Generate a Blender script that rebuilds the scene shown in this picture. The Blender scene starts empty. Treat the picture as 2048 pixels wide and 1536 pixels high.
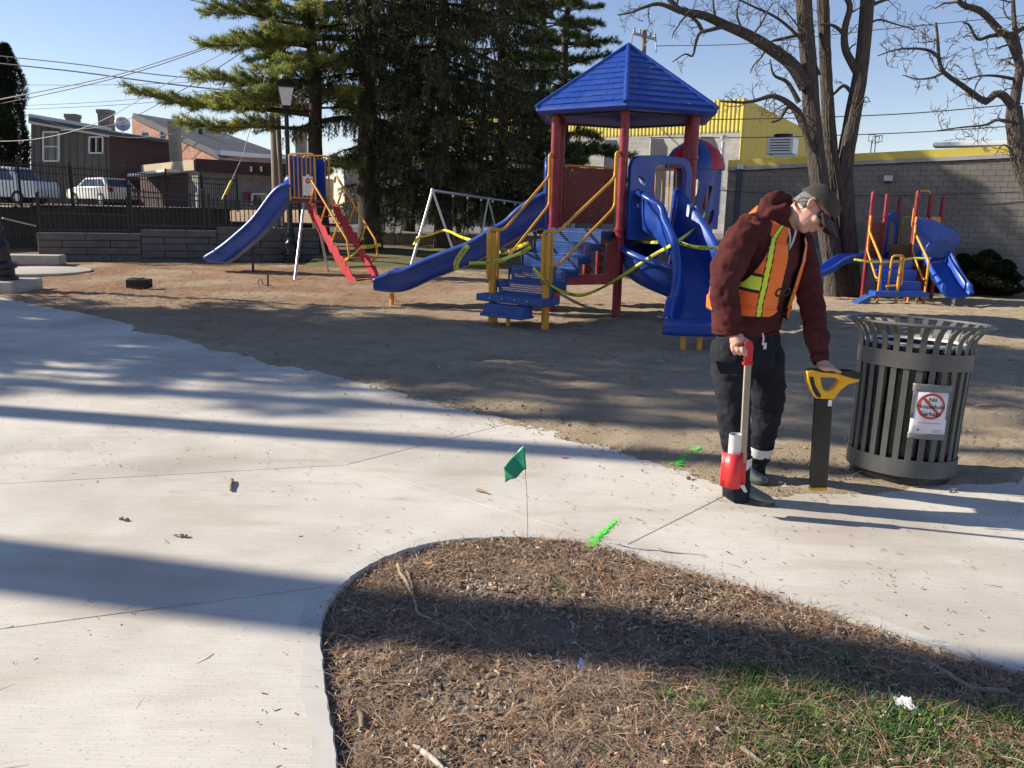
import bpy, bmesh, math, random
import numpy as np
from mathutils import Vector, Matrix, Euler
from mathutils.geometry import delaunay_2d_cdt, tessellate_polygon
random.seed(7); RNG = np.random.default_rng(7)
scene = bpy.context.scene
COL = scene.collection
R = math.radians
# ------------------------------------------------------------------ camera
EYE, PITCH, ROLL, FPX = 1.6, R(12.0), R(1.2), 1650.0      # FPX: focal length for a 2048 wide frame
cam_d = bpy.data.cameras.new('camera'); cam = bpy.data.objects.new('camera', cam_d); COL.objects.link(cam)
cam_d.sensor_width = 36.0; cam_d.lens = FPX / 2048 * 36.0; cam_d.clip_start = 0.05; cam_d.clip_end = 2000
_eu = Vector((1, 0, 0)); _ev = Vector((0, -math.sin(PITCH), -math.cos(PITCH))); _fw = Vector((0, math.cos(PITCH), -math.sin(PITCH)))
_xc = _eu * math.cos(ROLL) - _ev * math.sin(ROLL); _dn = _eu * math.sin(ROLL) + _ev * math.cos(ROLL)
_m = Matrix((( _xc.x, -_dn.x, -_fw.x, 0), (_xc.y, -_dn.y, -_fw.y, 0), (_xc.z, -_dn.z, -_fw.z, EYE), (0, 0, 0, 1)))
cam.matrix_world = _m; scene.camera = cam
# ------------------------------------------------------------------ light
SUN_EL = R(28.0); SHADOW_AZ = R(-11.0)                     # shadows run to the right and a little towards the viewer
sd = Vector((math.cos(SHADOW_AZ) * math.cos(SUN_EL), math.sin(SHADOW_AZ) * math.cos(SUN_EL), -math.sin(SUN_EL)))
sun_d = bpy.data.lights.new('sun', 'SUN'); sun_d.energy = 5.0; sun_d.angle = R(0.53); sun_d.color = (1.0, 0.90, 0.745)
sun = bpy.data.objects.new('sun', sun_d); COL.objects.link(sun)
sun.rotation_euler = sd.to_track_quat('-Z', 'Y').to_euler(); sun.location = (-20, 5, 30)
world = bpy.data.worlds.new('World'); scene.world = world; world.use_nodes = True
_nt = world.node_tree; _nt.nodes.clear()
_sky = _nt.nodes.new('ShaderNodeTexSky'); _sky.sky_type = 'NISHITA'; _sky.sun_disc = False
_sky.sun_elevation = SUN_EL; _sky.sun_rotation = math.atan2(-sd.x, -sd.y); _sky.altitude = 200; _sky.air_density = 1.0; _sky.dust_density = 0.0; _sky.ozone_density = 1.5
_bg = _nt.nodes.new('ShaderNodeBackground'); _bg.inputs[1].default_value = 0.088
_wo = _nt.nodes.new('ShaderNodeOutputWorld'); _mm = _nt.nodes.new('ShaderNodeMix'); _mm.data_type = 'RGBA'; _mm.blend_type = 'MULTIPLY'; _mm.inputs[0].default_value = 1; _mm.inputs[7].default_value = (1.03, .945, 1.04, 1)
_nt.links.new(_sky.outputs[0], _mm.inputs[6]); _nt.links.new(_mm.outputs[2], _bg.inputs[0]); _nt.links.new(_bg.outputs[0], _wo.inputs[0])
scene.view_settings.view_transform = 'Standard'; scene.view_settings.look = 'None'; scene.view_settings.gamma = 1.0
scene.view_settings.exposure = 0.7; scene.view_settings.use_curve_mapping = False
scene.render.engine = 'CYCLES'
# ------------------------------------------------------------------ measuring helpers (pixels of the 2048 photograph -> world)
def ray(x, y):
    u = (x - 1024) / FPX; v = (y - 768) / FPX; c, s = math.cos(ROLL), math.sin(ROLL)
    u2 = c * u + s * v; v2 = -s * u + c * v
    return Vector((u2, math.cos(PITCH) - v2 * math.sin(PITCH), -(math.sin(PITCH) + v2 * math.cos(PITCH))))
def G(x, y, z=0.0):
    r = ray(x, y); p = r * ((z - EYE) / r.z); return Vector((p.x, p.y, z))
def P(x, y, D):
    r = ray(x, y); p = r * (D / r.y); return Vector((p.x, p.y, p.z + EYE))
def sst(t): t = min(1, max(0, t)); return t * t * (3 - 2 * t)
def gz(x, y): return -0.30 * sst((y - 12) / 9) * sst((x - 1) / 6)
def GG(x, y):                                              # ground point on the gently falling ground
    p = G(x, y)
    for _ in range(12): p = G(x, y, gz(p.x, p.y))
    return p
# ------------------------------------------------------------------ mesh helpers
class MB:
    def __init__(s): s.v = []; s.f = []; s.m = []
    def add(s, vs, fs, mi=0):
        o = len(s.v); s.v += [tuple(v) for v in vs]; s.f += [tuple(i + o for i in f) for f in fs]; s.m += [mi] * len(fs); return s
    def box(s, c, size, M=None, mi=0):
        x, y, z = [k / 2 for k in size]; vs = [Vector((a, b, d)) for a in (-x, x) for b in (-y, y) for d in (-z, z)]
        if M is not None: vs = [M @ v for v in vs]
        c = Vector(c); return s.add([v + c for v in vs], [(0, 1, 3, 2), (4, 6, 7, 5), (0, 4, 5, 1), (2, 3, 7, 6), (0, 2, 6, 4), (1, 5, 7, 3)], mi)
    def bar(s, a, b, w, h, up=(0, 0, 1), mi=0):             # rectangular bar a->b, w across, h along up
        a = Vector(a); b = Vector(b); d = (b - a); L = d.length; d.normalize(); up = Vector(up)
        x = d.cross(up)
        if x.length < 1e-5: x = d.cross(Vector((1, 0, 0)))
        x.normalize(); u = x.cross(d)
        vs = [p + x * (i * w / 2) + u * (j * h / 2) for p in (a, b) for i, j in ((-1, -1), (1, -1), (1, 1), (-1, 1))]
        return s.add(vs, [(3, 2, 1, 0), (4, 5, 6, 7), (0, 1, 5, 4), (1, 2, 6, 5), (2, 3, 7, 6), (3, 0, 4, 7)], mi)
    def tube(s, pts, r, n=8, cap=True, mi=0, sx=1.0):
        pts = [Vector(p) for p in pts]; N = len(pts)
        rs = r if isinstance(r, (list, tuple)) else [r] * N
        t0 = (pts[1] - pts[0]).normalized(); ref = Vector((0, 0, 1)) if abs(t0.z) < .9 else Vector((1, 0, 0))
        x = t0.cross(ref).normalized(); vs = []
        for i in range(N):
            t = (pts[min(i + 1, N - 1)] - pts[max(i - 1, 0)])
            t = t.normalized() if t.length > 1e-9 else t0
            x = (x - t * x.dot(t)); x = x.normalized() if x.length > 1e-6 else t.orthogonal().normalized()
            y = t.cross(x)
            for k in range(n):
                a = 2 * math.pi * k / n; vs.append(pts[i] + x * (math.cos(a) * rs[i] * sx) + y * (math.sin(a) * rs[i]))
        fs = [(i * n + k, i * n + (k + 1) % n, (i + 1) * n + (k + 1) % n, (i + 1) * n + k) for i in range(N - 1) for k in range(n)]
        if cap: fs += [tuple(range(n - 1, -1, -1)), tuple((N - 1) * n + k for k in range(n))]
        return s.add(vs, fs, mi)
    def lathe(s, prof, n=24, c=(0, 0, 0), cap=True, mi=0, M=None):
        c = Vector(c); vs = []
        for r, z in prof:
            for k in range(n):
                a = 2 * math.pi * k / n; v = Vector((r * math.cos(a), r * math.sin(a), z)); vs.append(((M @ v) if M is not None else v) + c)
        N = len(prof); fs = [(i * n + k, i * n + (k + 1) % n, (i + 1) * n + (k + 1) % n, (i + 1) * n + k) for i in range(N - 1) for k in range(n)]
        if cap: fs += [tuple(range(n - 1, -1, -1)), tuple((N - 1) * n + k for k in range(n))]
        return s.add(vs, fs, mi)
    def loft(s, rings, closed=True, cap=True, mi=0):        # list of equal length point rings
        n = len(rings[0]); vs = [p for r in rings for p in r]; K = n if closed else n - 1
        fs = [(i * n + k, i * n + (k + 1) % n, (i + 1) * n + (k + 1) % n, (i + 1) * n + k) for i in range(len(rings) - 1) for k in range(K)]
        if cap and closed: fs += [tuple(range(n - 1, -1, -1)), tuple((len(rings) - 1) * n + k for k in range(n))]
        return s.add(vs, fs, mi)
    def plate(s, outer, holes, O, U, V, th, mi=0):          # flat plate with holes in the plane O + a*U + b*V, thickness along U x V
        O = Vector(O); U = Vector(U); V = Vector(V); N = U.cross(V).normalized() * th
        loops = [outer] + holes; pts = []; edges = []
        for lp in loops:
            o = len(pts); pts += [Vector(p) for p in lp]; edges += [(o + i, o + (i + 1) % len(lp)) for i in range(len(lp))]
        v2, e2, f2, ov, oe, of = delaunay_2d_cdt(pts, edges, [], 0, 1e-6)
        def inside(p, lp):
            c = False
            for i in range(len(lp)):
                a, b = lp[i], lp[i - 1]
                if (a[1] > p[1]) != (b[1] > p[1]) and p[0] < (b[0] - a[0]) * (p[1] - a[1]) / (b[1] - a[1]) + a[0]: c = not c
            return c
        keep = []
        for f in f2:
            ctr = sum((v2[i] for i in f), Vector((0, 0))) / len(f)
            if inside(ctr, outer) and not any(inside(ctr, h) for h in holes): keep.append(tuple(f))
        A = [O + U * p[0] + V * p[1] for p in v2]; n = len(A)
        s.add(A + [a + N for a in A], [tuple(reversed(f)) for f in keep] + [tuple(i + n for i in f) for f in keep], mi)
        for lp in loops:
            k = len(lp); a = [O + U * p[0] + V * p[1] for p in lp]
            s.add(a + [q + N for q in a], [(i, (i + 1) % k, k + (i + 1) % k, k + i) for i in range(k)], mi)
        return s
    def build(s, name, mats, parent=None, smooth=None, bevel=0, segs=2):
        me = bpy.data.meshes.new(name); me.from_pydata(s.v, [], s.f)
        mats = mats if isinstance(mats, (list, tuple)) else [mats]
        for m in mats: me.materials.append(m)
        if len(mats) > 1: me.polygons.foreach_set('material_index', s.m)
        bm = bmesh.new(); bm.from_mesh(me); bmesh.ops.remove_doubles(bm, verts=bm.verts, dist=1e-5); bmesh.ops.recalc_face_normals(bm, faces=bm.faces); bm.to_mesh(me); bm.free()
        if smooth is not None:
            me.polygons.foreach_set('use_smooth', [True] * len(me.polygons)); me.set_sharp_from_angle(angle=R(smooth))
        o = link(name, me, parent)
        if bevel:
            b = o.modifiers.new('bevel', 'BEVEL'); b.width = bevel; b.segments = segs; b.limit_method = 'ANGLE'; b.angle_limit = R(40)
        return o
def link(name, me, parent=None):
    o = bpy.data.objects.new(name, me); COL.objects.link(o)
    if parent is not None:
        o.parent = parent; o.matrix_parent_inverse = parent.matrix_basis.inverted()
    return o
def tag(o, label=None, cat=None, group=None, kind=None):
    if label: o['label'] = label
    if cat: o['category'] = cat
    if group: o['group'] = group
    if kind: o['kind'] = kind
    return o
def thing(name, loc, label, cat, group=None):
    o = bpy.data.objects.new(name, None); COL.objects.link(o); o.location = loc; o.empty_display_size = .1
    return tag(o, label, cat, group)
def share(src, name, M, parent):                            # another object with the same mesh
    o = bpy.data.objects.new(name, src if isinstance(src, bpy.types.Mesh) else src.data); COL.objects.link(o)
    if parent is not None: o.parent = parent; o.matrix_parent_inverse = parent.matrix_basis.inverted()
    o.matrix_basis = M; return o
def np_mesh(name, V, Q, mat, parent=None, col=None, smooth=False):
    V = np.asarray(V, np.float32); Q = np.asarray(Q, np.int32); k = Q.shape[1]
    me = bpy.data.meshes.new(name); me.vertices.add(len(V)); me.vertices.foreach_set('co', V.ravel())
    me.loops.add(Q.size); me.loops.foreach_set('vertex_index', Q.ravel()); me.polygons.add(len(Q))
    me.polygons.foreach_set('loop_start', np.arange(0, Q.size, k, dtype=np.int32)); me.polygons.foreach_set('loop_total', np.full(len(Q), k, np.int32))
    if smooth: me.polygons.foreach_set('use_smooth', np.ones(len(Q), bool))
    me.update(calc_edges=True)
    for m in (mat if isinstance(mat, (list, tuple)) else [mat]): me.materials.append(m)
    if col is not None:
        a = me.color_attributes.new('tint', 'FLOAT_COLOR', 'POINT'); a.data.foreach_set('color', np.asarray(col, np.float32).ravel())
    return link(name, me, parent)
def text_mesh(body, size, M, mat, name, parent, depth=0.0, align='CENTER', bold=0.0):
    c = bpy.data.curves.new('t', 'FONT'); c.body = body; c.size = size; c.align_x = align; c.align_y = 'CENTER'; c.extrude = depth; c.offset = bold; c.resolution_u = 3
    o = bpy.data.objects.new('t', c); COL.objects.link(o); dg = bpy.context.evaluated_depsgraph_get(); me = bpy.data.meshes.new_from_object(o.evaluated_get(dg))
    bpy.data.objects.remove(o); me.transform(M); me.materials.clear(); me.materials.append(mat)
    return link(name, me, parent)
# ------------------------------------------------------------------ materials
def _n(nt, t, **kw):
    n = nt.nodes.new(t)
    for k, v in kw.items(): setattr(n, k, v)
    return n
def pm(name, c1, c2=None, scale=4.0, rough=.6, bump=0.0, bscale=40.0, metal=0.0, c3=None, s3=.7, t3=.55, detail=6, spec=.5, coat=0.0, stretch=None, trans=0.0, tint=False, rvar=0.0, w3=.12, sub=0.0, ior=None, obj=False, bdist=.01):
    m = bpy.data.materials.new(name); m.use_nodes = True; nt = m.node_tree; b = nt.nodes['Principled BSDF']; L = nt.links.new
    b.inputs['Roughness'].default_value = rough; b.inputs['Metallic'].default_value = metal; b.inputs['Specular IOR Level'].default_value = spec
    if coat: b.inputs['Coat Weight'].default_value = coat; b.inputs['Coat Roughness'].default_value = .12
    if trans: b.inputs['Transmission Weight'].default_value = trans
    if ior: b.inputs['IOR'].default_value = ior
    if obj: tc = _n(nt, 'ShaderNodeTexCoord'); pos = tc.outputs['Object']
    else: tc = _n(nt, 'ShaderNodeNewGeometry'); pos = tc.outputs['Position']
    if stretch:
        mp = _n(nt, 'ShaderNodeMapping'); mp.inputs['Scale'].default_value = stretch; L(pos, mp.inputs[0]); pos = mp.outputs[0]
    col = None
    if c2 is not None:
        no = _n(nt, 'ShaderNodeTexNoise'); no.inputs['Scale'].default_value = scale; no.inputs['Detail'].default_value = detail; no.inputs['Roughness'].default_value = .62; L(pos, no.inputs['Vector'])
        mr = _n(nt, 'ShaderNodeMapRange'); mr.inputs[1].default_value = .33; mr.inputs[2].default_value = .67; L(no.outputs[0], mr.inputs[0])
        mx = _n(nt, 'ShaderNodeMix', data_type='RGBA'); mx.inputs[6].default_value = (*c1, 1); mx.inputs[7].default_value = (*c2, 1); L(mr.outputs[0], mx.inputs[0]); col = mx.outputs[2]
        if rvar:
            rr = _n(nt, 'ShaderNodeMapRange'); rr.inputs[1].default_value = .3; rr.inputs[2].default_value = .7; rr.inputs[3].default_value = rough - rvar; rr.inputs[4].default_value = rough + rvar; L(no.outputs[0], rr.inputs[0]); L(rr.outputs[0], b.inputs['Roughness'])
        if c3 is not None:
            n3 = _n(nt, 'ShaderNodeTexNoise'); n3.inputs['Scale'].default_value = s3; n3.inputs['Detail'].default_value = 5; L(pos, n3.inputs['Vector'])
            m3 = _n(nt, 'ShaderNodeMapRange'); m3.inputs[1].default_value = t3 - w3 / 2; m3.inputs[2].default_value = t3 + w3 / 2; L(n3.outputs[0], m3.inputs[0])
            x3 = _n(nt, 'ShaderNodeMix', data_type='RGBA'); L(m3.outputs[0], x3.inputs[0]); L(col, x3.inputs[6]); x3.inputs[7].default_value = (*c3, 1); col = x3.outputs[2]
    if tint:
        at = _n(nt, 'ShaderNodeAttribute', attribute_name='tint')
        if col is None: col = at.outputs['Color']
        else:
            mm = _n(nt, 'ShaderNodeMix', data_type='RGBA', blend_type='MULTIPLY'); mm.inputs[0].default_value = 1; L(col, mm.inputs[6]); L(at.outputs['Color'], mm.inputs[7]); col = mm.outputs[2]
    if col is None: b.inputs['Base Color'].default_value = (*c1, 1)
    else: L(col, b.inputs['Base Color'])
    if bump:
        nb = _n(nt, 'ShaderNodeTexNoise'); nb.inputs['Scale'].default_value = bscale; nb.inputs['Detail'].default_value = 6; L(pos, nb.inputs['Vector'])
        bp = _n(nt, 'ShaderNodeBump'); bp.inputs['Strength'].default_value = bump; bp.inputs['Distance'].default_value = bdist; L(nb.outputs[0], bp.inputs['Height']); L(bp.outputs[0], b.inputs['Normal'])
    return m
def brickmat(name, c1, c2, mortar, bw, bh, rot=0.0, ms=.012, rough=.85):
    m = bpy.data.materials.new(name); m.use_nodes = True; nt = m.node_tree; b = nt.nodes['Principled BSDF']; L = nt.links.new; b.inputs['Roughness'].default_value = rough
    tc = _n(nt, 'ShaderNodeTexCoord'); sp = _n(nt, 'ShaderNodeSeparateXYZ'); cb = _n(nt, 'ShaderNodeCombineXYZ'); L(tc.outputs['Object'], sp.inputs[0])
    ad = _n(nt, 'ShaderNodeMath', operation='ADD'); L(sp.outputs[0], ad.inputs[0]); L(sp.outputs[1], ad.inputs[1]); L(ad.outputs[0], cb.inputs[0]); L(sp.outputs[2], cb.inputs[1])
    br = _n(nt, 'ShaderNodeTexBrick'); L(cb.outputs[0], br.inputs['Vector']); br.inputs['Scale'].default_value = 1.0; br.inputs['Brick Width'].default_value = bw; br.inputs['Row Height'].default_value = bh; br.inputs['Mortar Size'].default_value = ms
    br.inputs['Color1'].default_value = (*c1, 1); br.inputs['Color2'].default_value = (*c2, 1); br.inputs['Mortar'].default_value = (*mortar, 1); br.inputs['Bias'].default_value = 0
    no = _n(nt, 'ShaderNodeTexNoise'); no.inputs['Scale'].default_value = 2.0; L(tc.outputs['Object'], no.inputs['Vector'])
    mx = _n(nt, 'ShaderNodeMix', data_type='RGBA', blend_type='OVERLAY'); mx.inputs[0].default_value = .35; L(br.outputs[0], mx.inputs[6]); L(no.outputs[0], mx.inputs[7]); L(mx.outputs[2], b.inputs['Base Color'])
    bp = _n(nt, 'ShaderNodeBump'); bp.inputs['Strength'].default_value = .5; bp.inputs['Distance'].default_value = .02; iv = _n(nt, 'ShaderNodeMath', operation='SUBTRACT'); iv.inputs[0].default_value = 1; L(br.outputs['Fac'], iv.inputs[1]); L(iv.outputs[0], bp.inputs['Height']); L(bp.outputs[0], b.inputs['Normal'])
    return m
M = {}
def add_translucent(m, f=.4):
    nt = m.node_tree; L = nt.links.new; b = nt.nodes['Principled BSDF']; out = [n for n in nt.nodes if n.type == 'OUTPUT_MATERIAL'][0]; t = _n(nt, 'ShaderNodeBsdfTranslucent'); mx = _n(nt, 'ShaderNodeMixShader'); mx.inputs[0].default_value = f
    src = b.inputs['Base Color'].links[0].from_socket; L(src, t.inputs['Color']); L(b.outputs[0], mx.inputs[1]); L(t.outputs[0], mx.inputs[2]); L(mx.outputs[0], out.inputs['Surface']); return m
M['concrete'] = pm('concrete', (.50, .475, .43), (.62, .59, .54), 1.6, .9, .35, 220, c3=(.42, .385, .335), s3=.9, t3=.62, w3=.3, bdist=.004)
M['conc_old'] = pm('old concrete', (.40, .375, .33), (.50, .47, .42), 5, .9, .4, 60)
M['pvc_blue'] = pm('blue moulded plastic', (.012, .052, .30), (.016, .066, .35), 2.5, .34, .06, 300, c3=(.040, .085, .30), s3=1.6, t3=.58, w3=.22, rvar=.12, bdist=.002)
M['blue_bright'] = pm('bright blue plastic', (.014, .075, .40), (.02, .095, .48), 2.5, .38, .05, 300, c3=(.05, .13, .46), s3=1.8, t3=.6, w3=.2, rvar=.12, bdist=.002)
M['steel_blue'] = pm('blue coated steel', (.018, .07, .26), (.028, .095, .32), 6, .45, .25, 120, rvar=.12, c3=(.06, .11, .28), s3=5, t3=.58, w3=.15)
M['red_paint'] = pm('red powder coat', (.20, .007, .022), (.26, .012, .028), 3, .40, .04, 200, rvar=.12, c3=(.29, .035, .05), s3=4, t3=.6, w3=.15)
M['red_plate'] = pm('red step coating', (.42, .012, .03), (.50, .03, .045), 8, .5, .2, 150)
M['maroon'] = pm('maroon panel', (.16, .022, .02), (.20, .032, .028), 5, .5, .05, 200)
M['groove'] = pm('engraved line', (.40, .22, .17), rough=.7)
M['yellow'] = pm('yellow powder coat', (.66, .30, .022), (.74, .37, .035), 5, .4, .05, 200, rvar=.06)
M['galv'] = pm('galvanised steel', (.50, .51, .52), (.62, .63, .64), 20, .42, .1, 100, metal=.7)
M['black_metal'] = pm('black painted metal', (.012, .013, .015), (.02, .021, .023), 8, .4, .05, 100)
M['black'] = pm('black rubber', (.012, .012, .013), (.02, .02, .021), 12, .65, .2, 150)
M['grey_metal'] = pm('grey textured powder coat', (.090, .092, .088), (.115, .117, .112), 10, .48, .25, 500, rvar=.06, bdist=.002)
M['white'] = pm('white paint', (.72, .72, .70), (.80, .80, .78), 6, .5)
M['paper'] = pm('white paper', (.78, .78, .80), (.82, .82, .83), 10, .7)
M['tape_grey'] = pm('grey duct tape', (.17, .175, .175), (.21, .215, .21), 12, .4)
M['ink_red'] = pm('red ink', (.62, .07, .05), (.68, .10, .07), 8, .6)
M['ink_black'] = pm('black ink', (.02, .02, .025), rough=.6)
M['ink_grey'] = pm('grey print', (.38, .38, .42), rough=.6)
M['caution'] = pm('yellow plastic tape', (.62, .60, .035), (.74, .72, .06), 10, .35)
M['wood_post'] = pm('weathered wood', (.17, .135, .10), (.26, .21, .16), 14, .85, .5, 40, stretch=(1, 1, .08))
M['bark'] = pm('furrowed bark', (.040, .033, .028), (.12, .102, .085), 26, .95, 1.0, 34, stretch=(1, 1, .14), bdist=.06)
M['bark_dark'] = pm('dark bark', (.035, .027, .022), (.07, .055, .045), 20, .95, .8, 30, stretch=(1, 1, .3), bdist=.03)
M['twig'] = pm('twig', (.075, .058, .046), (.12, .095, .075), 10, .9)
M['wire'] = pm('cable', (.05, .05, .055), rough=.6)
M['wire_light'] = pm('light cable', (.42, .40, .37), rough=.6)
M['glass'] = pm('window glass', (.03, .035, .045), rough=.06, spec=.9)
M['lamp_glass'] = pm('frosted lamp glass', (.70, .72, .74), (.8, .8, .8), 5, .35)
M['soil'] = pm('bed soil', (.12, .09, .062), (.24, .19, .135), 9, .95, 1.0, 60, c3=(.24, .20, .15), s3=2.2, t3=.56, w3=.2, bdist=.02)
M['litter'] = pm('plant litter', (1, 1, 1), (.75, .75, .75), 30, .8, tint=True)
M['needle'] = add_translucent(pm('conifer needles', (1, 1, 1), (.6, .6, .6), 1.3, .55, tint=True), .4)
M['grass'] = add_translucent(pm('grass blades', (1, 1, 1), (.7, .7, .7), 6, .5, tint=True), .3)
# ================================================================== ground, path, bed
def poly_contains(poly, X, Y):
    c = np.zeros(X.shape, bool); n = len(poly)
    for i in range(n):
        (x1, y1), (x2, y2) = poly[i], poly[i - 1]
        t = ((y1 > Y) != (y2 > Y)) & (X < (x2 - x1) * (Y - y1) / ((y2 - y1) if y2 != y1 else 1e-9) + x1); c ^= t
    return c
def poly_dist(poly, X, Y, closed=True):
    d = np.full(X.shape, 1e9); n = len(poly)
    for i in range(n if closed else n - 1):
        (x1, y1), (x2, y2) = poly[i], poly[(i + 1) % n]; dx, dy = x2 - x1, y2 - y1; L = dx * dx + dy * dy + 1e-12
        t = np.clip(((X - x1) * dx + (Y - y1) * dy) / L, 0, 1); d = np.minimum(d, np.hypot(X - x1 - t * dx, Y - y1 - t * dy))
    return d
def vnoise(X, Y, s, seed=0):
    r = np.random.default_rng(seed); T = r.random((64, 64)); x = X * s + 1000.3; y = Y * s + 1000.7
    xi = np.floor(x).astype(int); yi = np.floor(y).astype(int); fx = x - xi; fy = y - yi; fx = fx * fx * (3 - 2 * fx); fy = fy * fy * (3 - 2 * fy)
    g = lambda a, b: T[a % 64, b % 64]
    return (g(xi, yi) * (1 - fx) + g(xi + 1, yi) * fx) * (1 - fy) + (g(xi, yi + 1) * (1 - fx) + g(xi + 1, yi + 1) * fx) * fy
def fbm(X, Y, s, seed=0, o=4):
    r = 0; a = .5
    for i in range(o): r = r + a * vnoise(X, Y, s * 2 ** i, seed + i); a *= .5
    return r
far_px = [(0, 595), (150, 622), (280, 652), (420, 688), (560, 721), (700, 760), (800, 785), (900, 809), (1000, 834), (1100, 860), (1200, 881), (1300, 908), (1400, 938), (1450, 953), (1520, 966), (1620, 974), (1750, 970), (1880, 951), (2048, 940), (2400, 925)]
far_edge = [tuple(G(*p)[:2]) for p in far_px]
bed_px = [(684, 1600), (672, 1490), (655, 1400), (646, 1320), (640, 1255), (650, 1213), (688, 1165), (735, 1131), (800, 1102), (870, 1084), (950, 1076), (1040, 1074), (1130, 1080), (1200, 1091), (1250, 1103), (1330, 1127), (1440, 1160), (1560, 1195), (1700, 1238), (1850, 1288), (2048, 1347), (2500, 1480)]
bed_edge = [tuple(G(*p)[:2]) for p in bed_px]
# rounded bed outline (Chaikin)
def chaikin(p, n=2):
    for _ in range(n):
        q = [p[0]]
        for a, b in zip(p[:-1], p[1:]): q += [(a[0] * .75 + b[0] * .25, a[1] * .75 + b[1] * .25), (a[0] * .25 + b[0] * .75, a[1] * .25 + b[1] * .75)]
        p = q + [p[-1]]
    return p
bed_edge = chaikin(bed_edge, 3); bed_edge = [(x + .0035 * math.sin(i * 1.7) * math.sin(i * .37) + random.gauss(0, .0016), y + .0035 * math.sin(i * 1.3 + 1) * math.cos(i * .29) + random.gauss(0, .0016)) for i, (x, y) in enumerate(bed_edge)]; far_edge = chaikin(far_edge, 1)
bed_poly = bed_edge + [(6.0, -1.5), (-.2, -1.5)]
fe0 = far_edge[0]; far_ext = (fe0[0] - 9.0, fe0[1] + 3.6)
path_poly = [far_ext] + far_edge + [(9.0, 5.0), (9.0, 1.0)] + [tuple(bed_edge[-1])] + bed_edge[::-1][1:] + [(-.2, -1.5), (-14.0, -1.5), (-20.0, 10.0)]
paved = path_poly
# ground sheet: fine where the camera looks, coarse out to the horizon
def axis(lo, hi, step, far):
    a = list(np.arange(lo, hi + 1e-6, step)); g = step; x = hi; up = []
    while x < far: g *= 1.35; x += g; up.append(x)
    g = step; x = lo; dn = []
    while x > -far: g *= 1.35; x -= g; dn.append(x)
    return np.array(dn[::-1] + a + up)
ax = axis(-9.5, 11.5, .075, 420); ay = axis(2.0, 21.0, .075, 420)
X, Y = np.meshgrid(ax, ay); near = np.exp(-np.maximum(0, np.abs(X) - 12) / 6) * np.exp(-np.maximum(0, np.abs(Y - 10) - 12) / 6)
S = lambda t: np.clip(t, 0, 1) ** 2 * (3 - 2 * np.clip(t, 0, 1))
Z = -0.30 * S((Y - 12) / 9) * S((X - 1) / 6) - .012
Z += near * ((fbm(X, Y, .9, 3) - .47) * .09 + (fbm(X, Y, 4.5, 11) - .47) * .035 + (fbm(X, Y, 9, 21, 3) - .44) * .045)
inp = poly_contains(path_poly, X, Y) | poly_contains(bed_poly, X, Y)
dfe = poly_dist(far_edge, X, Y, False)
edge_n = fbm(X, Y, 1.3, 31) ; spill = (edge_n - .38) * .55 + .10 * (X > .3) * (X < 3.2)
zin = np.maximum(-.14, .012 + (fbm(X, Y, 9, 41, 3) - .45) * .04 - dfe * .03 - .45 * np.maximum(0, dfe - np.maximum(.0, spill) - (fbm(X, Y, 6, 43, 3) - .45) * .12))
Z = np.where(inp, zin, Z + np.where(dfe < .9, (1 - dfe / .9) * (.012 + .05 * np.maximum(0, fbm(X, Y, 1.6, 51) - .45)), 0))
n0, n1 = X.shape; idx = np.arange(n0 * n1).reshape(n0, n1)
Q = np.stack([idx[:-1, :-1], idx[:-1, 1:], idx[1:, 1:], idx[1:, :-1]], -1).reshape(-1, 4)
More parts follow.
